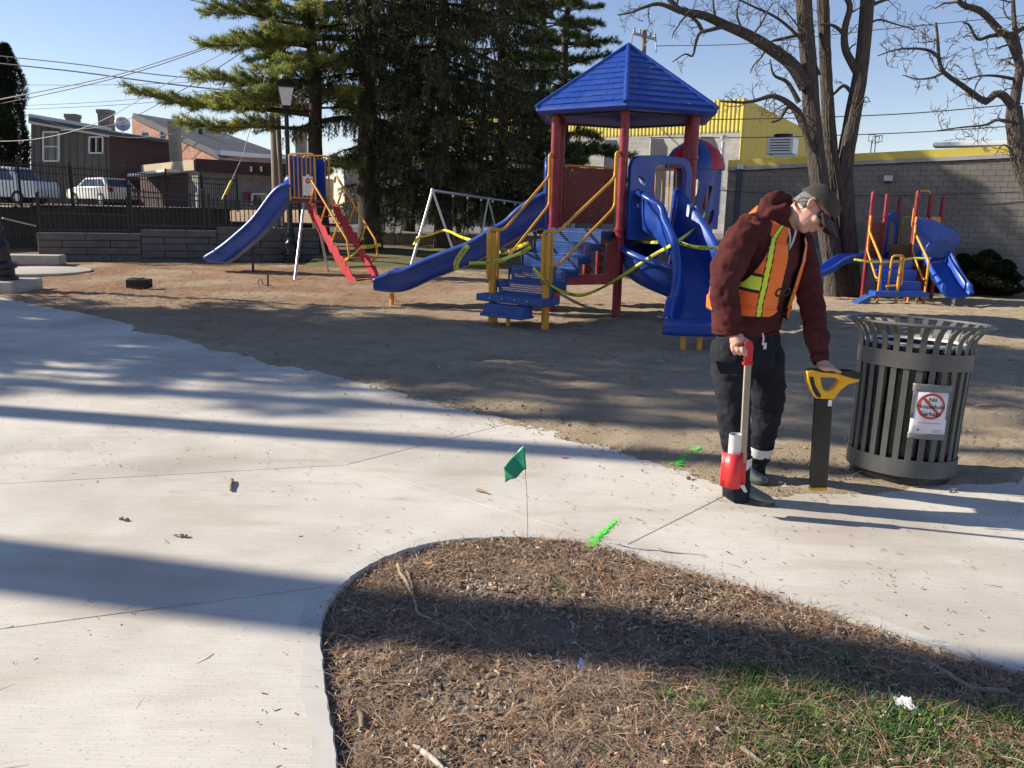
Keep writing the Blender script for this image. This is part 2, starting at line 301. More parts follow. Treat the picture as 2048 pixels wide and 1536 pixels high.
def ground_mat():
    m = bpy.data.materials.new('sandy playground dirt'); m.use_nodes = True; nt = m.node_tree; b = nt.nodes['Principled BSDF']; L = nt.links.new; b.inputs['Roughness'].default_value = .97; b.inputs['Specular IOR Level'].default_value = .15
    ge = _n(nt, 'ShaderNodeNewGeometry'); pos = ge.outputs['Position']
    def noise(s, d=6, r=.6):
        n = _n(nt, 'ShaderNodeTexNoise'); n.inputs['Scale'].default_value = s; n.inputs['Detail'].default_value = d; n.inputs['Roughness'].default_value = r; L(pos, n.inputs['Vector']); return n.outputs[0]
    def mr(i, a, c, lo=0, hi=1):
        n = _n(nt, 'ShaderNodeMapRange'); n.inputs[1].default_value = a; n.inputs[2].default_value = c; n.inputs[3].default_value = lo; n.inputs[4].default_value = hi; L(i, n.inputs[0]); return n.outputs[0]
    def mix(f, a, c):
        n = _n(nt, 'ShaderNodeMix', data_type='RGBA'); L(f, n.inputs[0])
        for k, v in ((6, a), (7, c)):
            if isinstance(v, tuple): n.inputs[k].default_value = (*v, 1)
            else: L(v, n.inputs[k])
        return n.outputs[2]
    def mul(a, c):
        n = _n(nt, 'ShaderNodeMath', operation='MULTIPLY'); L(a, n.inputs[0]); L(c, n.inputs[1]); return n.outputs[0]
    col = mix(mr(noise(2.2), .35, .65), (.52, .415, .28), (.70, .57, .41))
    col = mix(mr(noise(60, 3), .55, .75), col, (.33, .255, .17))
    col = mix(mr(noise(140, 2), .62, .7), col, (.76, .68, .54))
    col = mix(mr(noise(14, 4), .60, .72), col, (.28, .21, .145))
    sp = _n(nt, 'ShaderNodeSeparateXYZ'); L(pos, sp.inputs[0])
    # fallen pine needles: rust coloured drifts towards the trees at the back left
    drift = mul(mr(noise(.55, 5), .36, .54), mul(mr(sp.outputs[1], 9.5, 15.5), mr(sp.outputs[0], 4.0, -3.0)))
    col = mix(mul(drift, mr(noise(45, 4), .35, .6, .25, .95)), col, (.38, .165, .075))
    gr = mul(mr(noise(1.1, 5), .46, .62), mr(sp.outputs[1], 19.5, 21.5))
    col = mix(mul(gr, mr(noise(30, 3), .4, .6, .2, .9)), col, (.10, .115, .035))
    L(col, b.inputs['Base Color'])
    bp = _n(nt, 'ShaderNodeBump'); bp.inputs['Strength'].default_value = 1.0; bp.inputs['Distance'].default_value = .05
    h = _n(nt, 'ShaderNodeMath', operation='ADD'); L(noise(28, 8, .7), h.inputs[0]); L(noise(110, 4), h.inputs[1]); L(h.outputs[0], bp.inputs['Height']); L(bp.outputs[0], b.inputs['Normal'])
    return m
M['dirt'] = ground_mat()
gnd = tag(np_mesh('ground', np.stack([X, Y, Z], -1).reshape(-1, 3), Q, M['dirt'], smooth=True), kind='structure')
# concrete path, cut into slabs along the saw joints
path = tag(bpy.data.objects.new('concrete_path', None), kind='structure'); COL.objects.link(path)
def concrete_mat():
    m = pm('broomed concrete', (.54, .505, .445), (.67, .63, .56), 1.1, .92, 0, c3=(.40, .355, .30), s3=.75, t3=.60, w3=.25)
    nt = m.node_tree; L = nt.links.new; b = nt.nodes['Principled BSDF']; ge = _n(nt, 'ShaderNodeNewGeometry')
    mp = _n(nt, 'ShaderNodeMapping'); mp.inputs['Rotation'].default_value = (0, 0, R(-28)); mp.inputs['Scale'].default_value = (5, 190, 5); L(ge.outputs['Position'], mp.inputs[0])
    n = _n(nt, 'ShaderNodeTexNoise'); n.inputs['Scale'].default_value = 1; n.inputs['Detail'].default_value = 3; L(mp.outputs[0], n.inputs['Vector'])
    n2 = _n(nt, 'ShaderNodeTexNoise'); n2.inputs['Scale'].default_value = 260; n2.inputs['Detail'].default_value = 2; L(ge.outputs['Position'], n2.inputs['Vector'])
    a = _n(nt, 'ShaderNodeMath', operation='ADD'); L(n.outputs[0], a.inputs[0]); L(n2.outputs[0], a.inputs[1])
    bp = _n(nt, 'ShaderNodeBump'); bp.inputs['Strength'].default_value = .35; bp.inputs['Distance'].default_value = .0035; L(a.outputs[0], bp.inputs['Height']); L(bp.outputs[0], b.inputs['Normal'])
    # fine dark grains and worn specks, lighter and darker broom strokes
    s0 = b.inputs['Base Color'].links[0].from_socket; rb = _n(nt, 'ShaderNodeMapRange'); rb.inputs[1].default_value = .3; rb.inputs[2].default_value = .7; rb.inputs[3].default_value = .92; rb.inputs[4].default_value = 1.10; L(n.outputs[0], rb.inputs[0]); xb = _n(nt, 'ShaderNodeMix', data_type='RGBA', blend_type='MULTIPLY'); xb.inputs[0].default_value = 1; L(s0, xb.inputs[6]); L(rb.outputs[0], xb.inputs[7]); src = xb.outputs[2]
    n3 = _n(nt, 'ShaderNodeTexNoise'); n3.inputs['Scale'].default_value = 75; n3.inputs['Detail'].default_value = 3; L(ge.outputs['Position'], n3.inputs['Vector'])
    r3 = _n(nt, 'ShaderNodeMapRange'); r3.inputs[1].default_value = .60; r3.inputs[2].default_value = .72; r3.inputs[4].default_value = .6; L(n3.outputs[0], r3.inputs[0])
    x3 = _n(nt, 'ShaderNodeMix', data_type='RGBA'); L(r3.outputs[0], x3.inputs[0]); L(src, x3.inputs[6]); x3.inputs[7].default_value = (.27, .23, .18, 1)
    # soft stains running with the broom marks and sandy dust
    n4 = _n(nt, 'ShaderNodeTexNoise'); n4.inputs['Scale'].default_value = 1; n4.inputs['Detail'].default_value = 4; mp4 = _n(nt, 'ShaderNodeMapping'); mp4.inputs['Rotation'].default_value = (0, 0, R(-28)); mp4.inputs['Scale'].default_value = (.9, 4.5, 1); L(ge.outputs['Position'], mp4.inputs[0]); L(mp4.outputs[0], n4.inputs['Vector'])
    r4 = _n(nt, 'ShaderNodeMapRange'); r4.inputs[1].default_value = .52; r4.inputs[2].default_value = .72; r4.inputs[4].default_value = .6; L(n4.outputs[0], r4.inputs[0])
    x4 = _n(nt, 'ShaderNodeMix', data_type='RGBA'); L(r4.outputs[0], x4.inputs[0]); L(x3.outputs[2], x4.inputs[6]); x4.inputs[7].default_value = (.42, .355, .28, 1); oi = _n(nt, 'ShaderNodeObjectInfo'); ro = _n(nt, 'ShaderNodeMapRange'); ro.inputs[3].default_value = .93; ro.inputs[4].default_value = 1.03; L(oi.outputs['Random'], ro.inputs[0]); vm = _n(nt, 'ShaderNodeMix', data_type='RGBA', blend_type='MULTIPLY'); vm.inputs[0].default_value = 1; L(x4.outputs[2], vm.inputs[6]); L(ro.outputs[0], vm.inputs[7]); L(vm.outputs[2], b.inputs['Base Color'])
    return m
M['slab'] = concrete_mat()
def line_plane(a, b):
    a = G(*a); b = G(*b); d = b - a; return a, Vector((-d.y, d.x, 0)).normalized()
J1a = line_plane((0, 968), (690, 930)); J1b = line_plane((690, 930), (1000, 852)); J2 = line_plane((0, 759), (300, 726)); J3 = line_plane((242, 791), (1180, 1074)); J4 = line_plane((1240, 1097), (1447, 993)); J5 = line_plane((0, 1258), (690, 1168))
J6 = line_plane((1900, 1010), (2048, 960)); J7 = line_plane((0, 880), (100, 640))
def split(polys, pl, test=None):
    out = []
    for bm in polys:
        c = sum((v.co for v in bm.verts), Vector()) / len(bm.verts)
        if test and not test(c, bm): out.append(bm); continue
        for inner in (True, False):
            b2 = bm.copy(); geom = b2.verts[:] + b2.edges[:] + b2.faces[:]
            r = bmesh.ops.bisect_plane(b2, geom=geom, plane_co=pl[0], plane_no=pl[1], clear_inner=inner, clear_outer=not inner)
            for v in b2.verts:
                if abs((v.co - pl[0]).dot(pl[1])) < 1e-5: v.co += pl[1] * (.003 if inner else -.003)
            if len(b2.faces): out.append(b2)
    return out
b0 = bmesh.new(); b0.faces.new([b0.verts.new((x, y, 0)) for x, y in path_poly])
side = lambda c, pl: (c - pl[0]).dot(pl[1]) > 0
S0 = split([b0], J3)
A = [b for b in S0 if side(max(b.verts, key=lambda v: abs((v.co - J3[0]).dot(J3[1]))).co, J3)]
Bq = [b for b in S0 if b not in A]
upper, lower = (A, Bq) if side(Vector((1, 6, 0)), J3) else (Bq, A)
upper = split(split(split(upper, J1b), J2), J4); lower = split(split(lower, J1a), J5)
for k, b in enumerate(upper + lower):
    bmesh.ops.dissolve_degenerate(b, dist=1e-4, edges=b.edges[:])
    if not b.faces: continue
    if sum(f.calc_area() for f in b.faces) < .02: continue
    for f in b.faces:
        if f.normal.z < 0: f.normal_flip()
    r = bmesh.ops.extrude_face_region(b, geom=b.faces[:]); bmesh.ops.translate(b, verts=[v for v in r['geom'] if isinstance(v, bmesh.types.BMVert)], vec=(0, 0, -.11))
    bmesh.ops.recalc_face_normals(b, faces=b.faces[:])
    me = bpy.data.meshes.new('slab'); b.to_mesh(me); me.materials.append(M['slab']); o = link('slab', me, path); b.free()
    bv = o.modifiers.new('bevel', 'BEVEL'); bv.width = .003; bv.segments = 2; bv.limit_method = 'ANGLE'; bv.angle_limit = R(50)
# trowelled border strip on the slab along the bed
strip = MB(); W = .075
be = [Vector((*p, 0)) for p in bed_edge if p[1] > .9 and p[0] < 5]; ri = []; ro = []
for i, p in enumerate(be):
    t = (be[min(i + 1, len(be) - 1)] - be[max(i - 1, 0)]).normalized(); n = Vector((-t.y, t.x, 0)); n = n if not poly_contains(bed_poly, np.array([p.x + n.x * .05]), np.array([p.y + n.y * .05]))[0] else -n
    ri.append(p + n * .004 + Vector((0, 0, .0022))); ro.append(p + n * (W * (1.0 + .12 * math.sin(i * .35))) + Vector((0, 0, .0022)))
strip.loft([ri, ro], closed=False, cap=False); M['trowel'] = pm('smooth trowelled edge', (.52, .50, .46), (.60, .58, .53), 3, .85, .15, 120, bdist=.003, c3=(.40, .36, .31), s3=3, t3=.6, w3=.2)
tag(strip.build('trowelled_edge', M['trowel'], path), kind='structure')
# planting bed soil
xs = np.arange(-1.6, 5.0, .022); ys = np.arange(1.4, 4.2, .022); BX, BY = np.meshgrid(xs, ys)
inb = poly_contains(bed_poly, BX, BY); db = poly_dist(bed_edge, BX, BY, False)
left_low = S((.5 - BX) / 1.0) * .022
BZ = -.012 - left_low * np.exp(-db / .5) + np.minimum(db, .8) * .035 + (fbm(BX, BY, 3, 61) - .47) * .06 + (fbm(BX, BY, 17, 71, 3) - .44) * .03
BZ = np.where(inb, np.where(db < .03, np.minimum(BZ, -.012), BZ), np.where(db < .05, -.03, -.2))
n0, n1 = BX.shape; idx = np.arange(n0 * n1).reshape(n0, n1); Q = np.stack([idx[:-1, :-1], idx[:-1, 1:], idx[1:, 1:], idx[1:, :-1]], -1).reshape(-1, 4)
ok = (inb | (db < .04)).ravel(); Q = Q[ok[Q].all(1)]
tag(np_mesh('planting_bed', np.stack([BX, BY, BZ], -1).reshape(-1, 3), Q, M['soil'], smooth=True), kind='structure')
def bed_z(x, y):
    i = np.clip(((y - 1.4) / .022).astype(int), 0, n0 - 1); j = np.clip(((x + 1.6) / .022).astype(int), 0, n1 - 1); return BZ[i, j]
# ================================================================== litter, grass, paint marks, flag, sticks
def quads_from(base, d, n, L, W, bend=0.0, up=None):
    """flat strips: base (N,3), unit dir d, unit side n, length L, width W -> two quads each with a bend along 'up'"""
    N = len(base); L = L[:, None]; W = W[:, None]; up = np.array([[0, 0, 1.]]) if up is None else up
    m = base + d * L * .5 + up * (bend[:, None] if np.ndim(bend) else bend); e = base + d * L
    V = np.stack([base - n * W / 2, base + n * W / 2, m - n * W / 2, m + n * W / 2, e - n * W * .25, e + n * W * .25], 1).reshape(-1, 3)
    i = np.arange(N)[:, None] * 6; Q = np.concatenate([i + np.array([[0, 1, 3, 2]]), i + np.array([[2, 3, 5, 4]])], 0); return V, Q
def scatter(n, x0, x1, y0, y1, test, seed):
    r = np.random.default_rng(seed); x = r.uniform(x0, x1, n); y = r.uniform(y0, y1, n); k = test(x, y); return x[k], y[k], r
in_bed = lambda x, y: poly_contains(bed_poly, x, y) & (np.abs(x) < .66 * y + .25)
def lay(x, y, r, Lr, Wr, cols, zf, tilt=.12, lift=.004, bend=(-.004, .012)):
    N = len(x); a = r.uniform(0, 2 * np.pi, N); t = r.normal(0, tilt, N); d = np.stack([np.cos(a) * np.cos(t), np.sin(a) * np.cos(t), np.abs(np.sin(t))], 1)
    n = np.stack([-np.sin(a), np.cos(a), r.normal(0, .35, N)], 1); n /= np.linalg.norm(n, axis=1, keepdims=True)
    z = zf(x, y) + r.uniform(0.002, lift + .002, N); b = np.stack([x, y, z], 1); L = r.uniform(*Lr, N); W = r.uniform(*Wr, N)
    V, Q = quads_from(b, d, n, L, W, r.uniform(*bend, N)); c = np.asarray(cols)[r.integers(0, len(cols), N)] * r.uniform(.65, 1.6, (N, 1)); c = np.concatenate([c, np.ones((N, 1))], 1)
    return V, Q, np.repeat(c, 6, 0)
def merge(parts):
    Vs, Qs, Cs, o = [], [], [], 0
    for V, Q, C in parts: Vs.append(V); Qs.append(Q + o); Cs.append(C); o += len(V)
    return np.concatenate(Vs), np.concatenate(Qs), np.concatenate(Cs)
NEED = [(.31, .19, .115), (.39, .25, .155), (.25, .165, .11), (.47, .36, .24), (.22, .155, .105), (.34, .165, .08)]
LEAF = [(.26, .16, .09), (.34, .24, .15), (.18, .11, .07), (.42, .33, .23), (.13, .085, .06), (.38, .21, .12)]
pts = []
x, y, r = scatter(60000, -1.0, 3.6, 1.6, 4.1, lambda x, y: in_bed(x, y) & (fbm(x, y, 2.2, 5) + .35 * np.exp(-poly_dist(bed_edge, x, y, False) / .25) > .475 + .10 * np.random.default_rng(8).random(x.shape) - .05), 1); pts.append(lay(x, y, r, (.035, .11), (.0011, .0022), NEED, bed_z, .16, .016))
x, y, r = scatter(16000, -1.0, 3.6, 1.6, 4.1, lambda x, y: in_bed(x, y) & (fbm(x, y, 1.7, 15) > .38), 2); pts.append(lay(x, y, r, (.010, .034), (.006, .017), LEAF, bed_z, .22, .008, (-.006, .008)))
x, y, r = scatter(22000, -1.0, 3.6, 1.6, 4.1, in_bed, 3); pts.append(lay(x, y, r, (.008, .03), (.003, .008), LEAF + [(.5, .42, .32)], bed_z, .25, .01))
V, Q, C = merge(pts); tag(np_mesh('bed_litter', V, Q, M['litter'], col=C), 'dry leaves and rust coloured pine needles covering the bed', 'litter', kind='stuff')
# grass tufts in the bed (bottom right)
gc = []
rg = np.random.default_rng(9)
for px, py, sp, n in [(1500, 1362, .085, 620), (1515, 1420, .095, 620), (1580, 1450, .13, 460), (1640, 1390, .10, 260), (1690, 1330, .07, 160), (1640, 1480, .16, 480), (1780, 1490, .14, 420), (1900, 1440, .10, 260), (1990, 1440, .08, 220), (2030, 1430, .06, 200), (1720, 1530, .16, 420), (1900, 1530, .15, 320), (1390, 1425, .025, 60), (1120, 1183, .03, 40), (1330, 1400, .03, 30), (1560, 1530, .13, 360), (2020, 1530, .1, 200), (1840, 1450, .08, 200)]:
    g = G(px, py); n = int(n * 2.6); k = rg.normal(0, 1, (n, 2)) * sp * .8 * (.4 + .8 * rg.random((n, 1))); gc.append(np.stack([g.x + k[:, 0] * 1.3, g.y + k[:, 1]], 1))
gc = np.concatenate(gc); kk = in_bed(gc[:, 0], gc[:, 1]); gc = gc[kk]; N = len(gc)
a = rg.uniform(0, 2 * np.pi, N); t = rg.uniform(.25, 1.15, N); d = np.stack([np.cos(a) * np.cos(t), np.sin(a) * np.cos(t), np.sin(t)], 1); n = np.stack([-np.sin(a), np.cos(a), np.zeros(N)], 1)
b = np.stack([gc[:, 0], gc[:, 1], bed_z(gc[:, 0], gc[:, 1]) - .004], 1)
V, Q = quads_from(b, d, n, rg.uniform(.018, .052, N), rg.uniform(.0018, .0034, N), rg.uniform(-.002, .008, N))
gcol = np.array([(.08, .21, .03), (.12, .28, .04), (.16, .33, .06), (.06, .14, .025), (.22, .30, .08)])[rg.integers(0, 5, N)] * rg.uniform(.7, 1.2, (N, 1))
tag(np_mesh('bed_grass', V, Q, M['grass'], col=np.repeat(np.concatenate([gcol, np.ones((N, 1))], 1), 6, 0)), 'short green grass sprouting through the bed litter', 'grass', kind='stuff')
# crumbs, needles and bits on the path and dirt
pts = []
dirt_z = lambda x, y: np.array([gz(a, b) for a, b in zip(x, y)]) + .004
x, y, r = scatter(5200, -5, 4, 2.0, 9, lambda x, y: poly_contains(path_poly, x, y) & (np.abs(x) < .66 * y + .2) & (fbm(x, y, 1.2, 77) + .5 * np.exp(-poly_dist(far_edge, x, y, False) / .5) + .25 * np.exp(-poly_dist(bed_edge, x, y, False) / .2) > .52), 4); pts.append(lay(x, y, r, (.004, .022), (.0025, .008), LEAF, lambda x, y: np.zeros_like(x) + .0015, .15, .002, (0, .003)))
x, y, r = scatter(420, -5, 4, 2.0, 9, lambda x, y: poly_contains(path_poly, x, y) & (np.abs(x) < .66 * y + .2), 5); pts.append(lay(x, y, r, (.03, .08), (.0015, .004), NEED + LEAF, lambda x, y: np.zeros_like(x) + .002, .06, .002, (0, .004)))
V, Q, C = merge(pts); tag(np_mesh('path_crumbs', V, Q, M['litter'], col=C), 'crumbs of bark, grit and needles scattered on the concrete', 'litter', kind='stuff')
pts = []
x, y, r = scatter(26000, -10, 11, 4.6, 20, lambda x, y: ~poly_contains(path_poly, x, y) & (np.abs(x) < .66 * y + .3) & (fbm(x, y, .8, 87) + .25 * (y > 13) * (x < 0) > .50), 6); pts.append(lay(x, y, r, (.03, .11), (.003, .010), LEAF + NEED, dirt_z, .15, .012))
x, y, r = scatter(9000, -11, 1, 11, 20.5, lambda x, y: ~poly_contains(path_poly, x, y) & (fbm(x, y, .6, 97) > .47), 7); pts.append(lay(x, y, r, (.05, .14), (.004, .010), NEED, dirt_z, .12, .012))
V, Q, C = merge(pts); tag(np_mesh('dirt_litter', V, Q, M['litter'], col=C), 'needles, twigs and leaf bits strewn over the playground dirt', 'litter', kind='stuff')
# clods of loose dirt along the path edge
mb = MB(); rr = random.Random(4)
for k in range(900):
    i = rr.randrange(len(far_edge) - 1); a, b2 = far_edge[i], far_edge[i + 1]; t = rr.random(); px = a[0] + (b2[0] - a[0]) * t + rr.gauss(0, .18); py = a[1] + (b2[1] - a[1]) * t + rr.gauss(.12, .22); s = rr.uniform(.002, .007) * (2.2 if rr.random() < .05 else 1)
    if py > 9: continue
    vs = [Vector((sx, sy, sz)) * s * rr.uniform(.6, 1.2) for sx in (-1, 1) for sy in (-1, 1) for sz in (-.7, .7)]
    mb.add([v + Vector((px, py, .012)) for v in vs], [(0, 1, 3, 2), (4, 6, 7, 5), (0, 4, 5, 1), (2, 3, 7, 6), (0, 2, 6, 4), (1, 5, 7, 3)])
tag(mb.build('dirt_clods', M['dirt'], smooth=80), 'small clods of dry dirt along the path edge', 'dirt', kind='stuff')
# spray paint marks
M['paint_green'] = pm('fluorescent green marking paint', (.10, .80, .06), (.16, .92, .12), 30, .7); M['paint_red'] = pm('red marking paint', (.85, .08, .06), rough=.7)
def paint(name, px, label, mat, w=.03, z=.0045, seed=1, speck=60):
    r = random.Random(seed); P_ = [G(*p) for p in px]; mb = MB(); L, Rr = [], []
    fine = []
    for a, b in zip(P_[:-1], P_[1:]): fine += [a.lerp(b, k / 8) for k in range(8)]
    fine.append(P_[-1])
    for i, p in enumerate(fine):
        t = (fine[min(i + 1, len(fine) - 1)] - fine[max(0, i - 1)]).normalized(); n = Vector((-t.y, t.x, 0)); k = math.sin(math.pi * (i + .5) / len(fine)) ** .4
        L.append(p + n * w * k * r.uniform(.15, .75) + Vector((0, 0, z))); Rr.append(p - n * w * k * r.uniform(.15, .75) + Vector((0, 0, z)))
    mb.loft([L, Rr], closed=False, cap=False)
    for k in range(speck * 7):
        p = r.choice(fine) + Vector((r.gauss(0, w * .75), r.gauss(0, w * .75), z + .0006 + k * 2e-7)); s = r.uniform(.0008, .0045) * (1 if r.random() < .8 else 1.6); mb.add([p + Vector((math.cos(a) * s, math.sin(a) * s * r.uniform(.6, 1.2), 0)) for a in (0, 1.3, 2.5, 3.8, 5.1)], [(0, 1, 2, 3, 4)])
    return tag(mb.build(name, mat), label, 'paint mark')
paint('paint_mark', [(1232, 1042), (1205, 1066), (1190, 1083), (1182, 1098)], 'fluorescent green paint stroke running off the concrete onto the bed edge', M['paint_green'], .022, seed=2)
paint('paint_mark', [(1398, 899), (1376, 916), (1352, 934)], 'fluorescent green paint stroke across the path edge left of the worker', M['paint_green'], .035, .02, seed=3, speck=110)
paint('paint_mark', [(1122, 916), (1134, 917)], 'small orange-red paint dot on the concrete behind the green flag', M['paint_red'], .016, seed=4, speck=4)
paint('paint_mark', [(456, 741), (468, 741)], 'faint red paint dot on the shaded concrete far from the flag', M['paint_red'], .02, seed=5, speck=3)
paint('paint_mark', [(1186, 1074), (1198, 1075)], 'round fluorescent green paint blot on the concrete beside the bed', M['paint_green'], .02, .0062, seed=6, speck=10)
# marking flag
fb = G(1057, 1077); fl = thing('marking_flag', fb, 'green plastic marking flag on a thin wire at the bed tip', 'flag')
top = P(1047, 890, fb.y + .01); mb = MB(); mb.tube([fb + Vector((0, 0, -.06)), fb.lerp(top, .5) + Vector((.004, 0, 0)), top], .0016, 6); mb.build('wire', pm('flag wire', (.30, .27, .23), rough=.5, metal=.5), fl, 40)
M['flag_green'] = pm('green flag plastic', (.005, .27, .14), (.008, .33, .18), 20, .4); mb = MB(); g = []
c0 = [P(1049, 891, fb.y), P(1053, 938, fb.y)]; c1 = [P(1008, 930, fb.y + .035), P(1010, 967, fb.y + .05)]
for i in range(13):
    u = i / 12; row = []
    for j in range(9):
        v = j / 8; p = c0[0].lerp(c0[1], v).lerp(c1[0].lerp(c1[1], v), u); p = p + Vector((0, 1, .25)) * (.016 * math.sin(u * 5.2 + v * 2.2) * u ** .6 + .007 * math.sin(u * 11 + v * 6)); row.append(p)
    g.append(row)
mb.loft(g, closed=False, cap=False); o = mb.build('flag_sheet', M['flag_green'], fl, 180); sm = o.modifiers.new('thick', 'SOLIDIFY'); sm.thickness = .0012
# sticks
M['stick'] = pm('dead stick', (.26, .20, .13), (.40, .33, .24), 20, .85, .5, 60); M['stick_dark'] = pm('weathered grey stick', (.15, .115, .08), (.25, .20, .15), 22, .85, .5, 60)
def stick(px, r0, r1, label, mat, lift=.012, twigs=()):
    pts = []
    for i, p in enumerate(px):
        g = G(*p); z = float(bed_z(np.array([g.x]), np.array([g.y]))[0]) if poly_contains(bed_poly, np.array([g.x]), np.array([g.y]))[0] else 0.0; pts.append(Vector((g.x, g.y, z + lift + r0 * .5)))
    mb = MB(); f = []
    for a, b in zip(pts[:-1], pts[1:]): f += [a.lerp(b, k / 4) + Vector((random.gauss(0, r0 * .25), random.gauss(0, r0 * .25), random.gauss(0, r0 * .15))) for k in range(4)]
    f.append(pts[-1]); mb.tube(f, [r0 + (r1 - r0) * i / (len(f) - 1) for i in range(len(f))], 7)
    for t, dx, dy, dz in twigs:
        p = f[int(t * (len(f) - 1))]; mb.tube([p, p + Vector((dx, dy, dz)) * .5 + Vector((0, 0, .004)), p + Vector((dx, dy, dz))], [r1, r1 * .8, r1 * .5], 5)
    return tag(mb.build('stick', mat, smooth=60), label, 'stick')
stick([(794, 1131), (812, 1165), (828, 1192), (836, 1222), (862, 1243)], .0095, .005, 'long pale curved stick across the left tip of the bed', M['stick'])
stick([(803, 1142), (822, 1134)], .0045, .003, 'short pale twig lying across the top of the curved stick', M['stick'])
stick([(813, 1147), (826, 1180)], .0085, .006, 'short dark broken stick beside the long curved stick', M['stick_dark'])
stick([(720, 1415), (724, 1448)], .011, .009, 'stubby grey stick near the left edge of the bed', M['stick_dark'])
stick([(1560, 1255), (1572, 1275), (1608, 1292), (1660, 1320)], .010, .006, 'grey forked stick in the shaded part of the bed', M['stick_dark'], twigs=((.3, .0, -.05, .02),))
stick([(1845, 1312), (1900, 1350), (1950, 1374), (2015, 1384)], .008, .010, 'long pale stick beside the grass near the concrete edge', M['stick'])
stick([(845, 1500), (888, 1536), (905, 1552)], .010, .007, 'pale bleached stick at the near side of the bed', pm('bleached stick', (.55, .48, .38), (.65, .58, .47), 20, .8), twigs=((.1, -.03, .02, .004),))
stick([(1480, 1515), (1530, 1545)], .008, .006, 'flat light brown stick in front of the grass', M['stick'])
stick([(463, 963), (462, 984)], .011, .007, 'stubby green-grey twig piece lying on the sunlit concrete', M['stick_dark'], lift=.006)
stick([(955, 983), (975, 989)], .010, .004, 'brown seed pod on the concrete left of the flag wire', pm('seed pod', (.33, .19, .10), (.42, .27, .15), 30, .7), lift=.004)
for (px, py), lab in [((250, 1041), 'small dark bark clump on the concrete'), ((368, 1074), 'dark bark chip lying on the concrete near the shadow'), ((1905, 985), 'dark brown curled leaf beside the litter bin'), ((1785, 770), 'clump of dark bark on the dirt behind the litter bin')]:
    g = G(px, py); mb = MB(); rr = random.Random(px)
    for k in range(5): mb.box(g + Vector((rr.gauss(0, .012), rr.gauss(0, .008), .008)), (rr.uniform(.012, .03), rr.uniform(.006, .016), rr.uniform(.004, .01)), Euler((rr.gauss(0, .3), rr.gauss(0, .3), rr.uniform(0, 3))).to_matrix())
    tag(mb.build('bark_piece', M['stick_dark'], smooth=60), lab, 'bark')
# tissue and blue scrap
g = G(1812, 1428); gzv = float(bed_z(np.array([g.x]), np.array([g.y]))[0]); mb = MB(); rows = []
for i in range(15):
    row = []
    for j in range(11):
        u, v = i / 14 - .5, j / 10 - .5; w = .5 + .5 * math.cos(min(1, math.hypot(u * 2, v * 2)) * math.pi); row.append(Vector((g.x + u * .055 + v * .03, g.y - u * .085 + v * .035, gzv + .010 + w * .030 + .010 * math.sin(u * 23 + v * 9) * math.cos(v * 19))))
    rows.append(row)
mb.loft(rows, closed=False, cap=False); tag(mb.build('crumpled_tissue', pm('tissue', (.72, .68, .68), (.85, .82, .83), 60, .9, .4, 90), smooth=70), 'crumpled white paper tissue lying in the grass', 'tissue')
g = G(1161, 1346); gzv = float(bed_z(np.array([g.x]), np.array([g.y]))[0]); mb = MB(); mb.add([g + Vector((-.012, -.012, gzv + .012)), g + Vector((.012, -.008, gzv + .010)), g + Vector((.008, .012, gzv + .03)), g + Vector((-.004, .014, gzv + .034))], [(0, 1, 2, 3)])
tag(mb.build('plastic_scrap', pm('blue scrap', (.18, .30, .62), (.4, .5, .75), 90, .5)), 'tiny pale blue plastic scrap in the shaded bed litter', 'scrap')
# ================================================================== litter bin with notice
bc = G(1797, 944); bin_ = thing('litter_bin', bc, 'dark grey slatted steel litter bin with a flared rim', 'litter bin')
TILT = Matrix.Rotation(R(2.0), 3, 'Y') @ Matrix.Rotation(R(-2.5), 3, 'X')
def bp_(v): return bc + TILT @ Vector(v)
RB, RT, RR = .315, .325, .415; z0, z1, z2, z3, HT = .045, .15, .70, .80, .965
def ring(r0, r1, za, zb, th, name, n=48):
    mb = MB(); prof = [(r0, za), (r1, zb), (r1 - th, zb), (r0 - th, za)]; vs = []
    for r, z in prof:
        for k in range(n): a = 2 * math.pi * k / n; vs.append(bp_((r * math.cos(a), r * math.sin(a), z)))
    fs = [(i * n + k, i * n + (k + 1) % n, ((i + 1) % 4) * n + (k + 1) % n, ((i + 1) % 4) * n + k) for i in range(4) for k in range(n)]
    mb.add(vs, fs); return mb.build(name, M['grey_metal'], bin_, 40)
ring(RB + .006, RB + .008, z0, z1, .007, 'bottom_band'); ring(RT + .004, RT + .005, z2, z3, .007, 'top_band')
mb = MB(); n = 56; mb.tube([bp_((RR * math.cos(2 * math.pi * k / n), RR * math.sin(2 * math.pi * k / n), HT)) for k in range(n + 1)], .011, 10, cap=False); mb.build('rim', M['grey_metal'], bin_, 60)
NS = 28
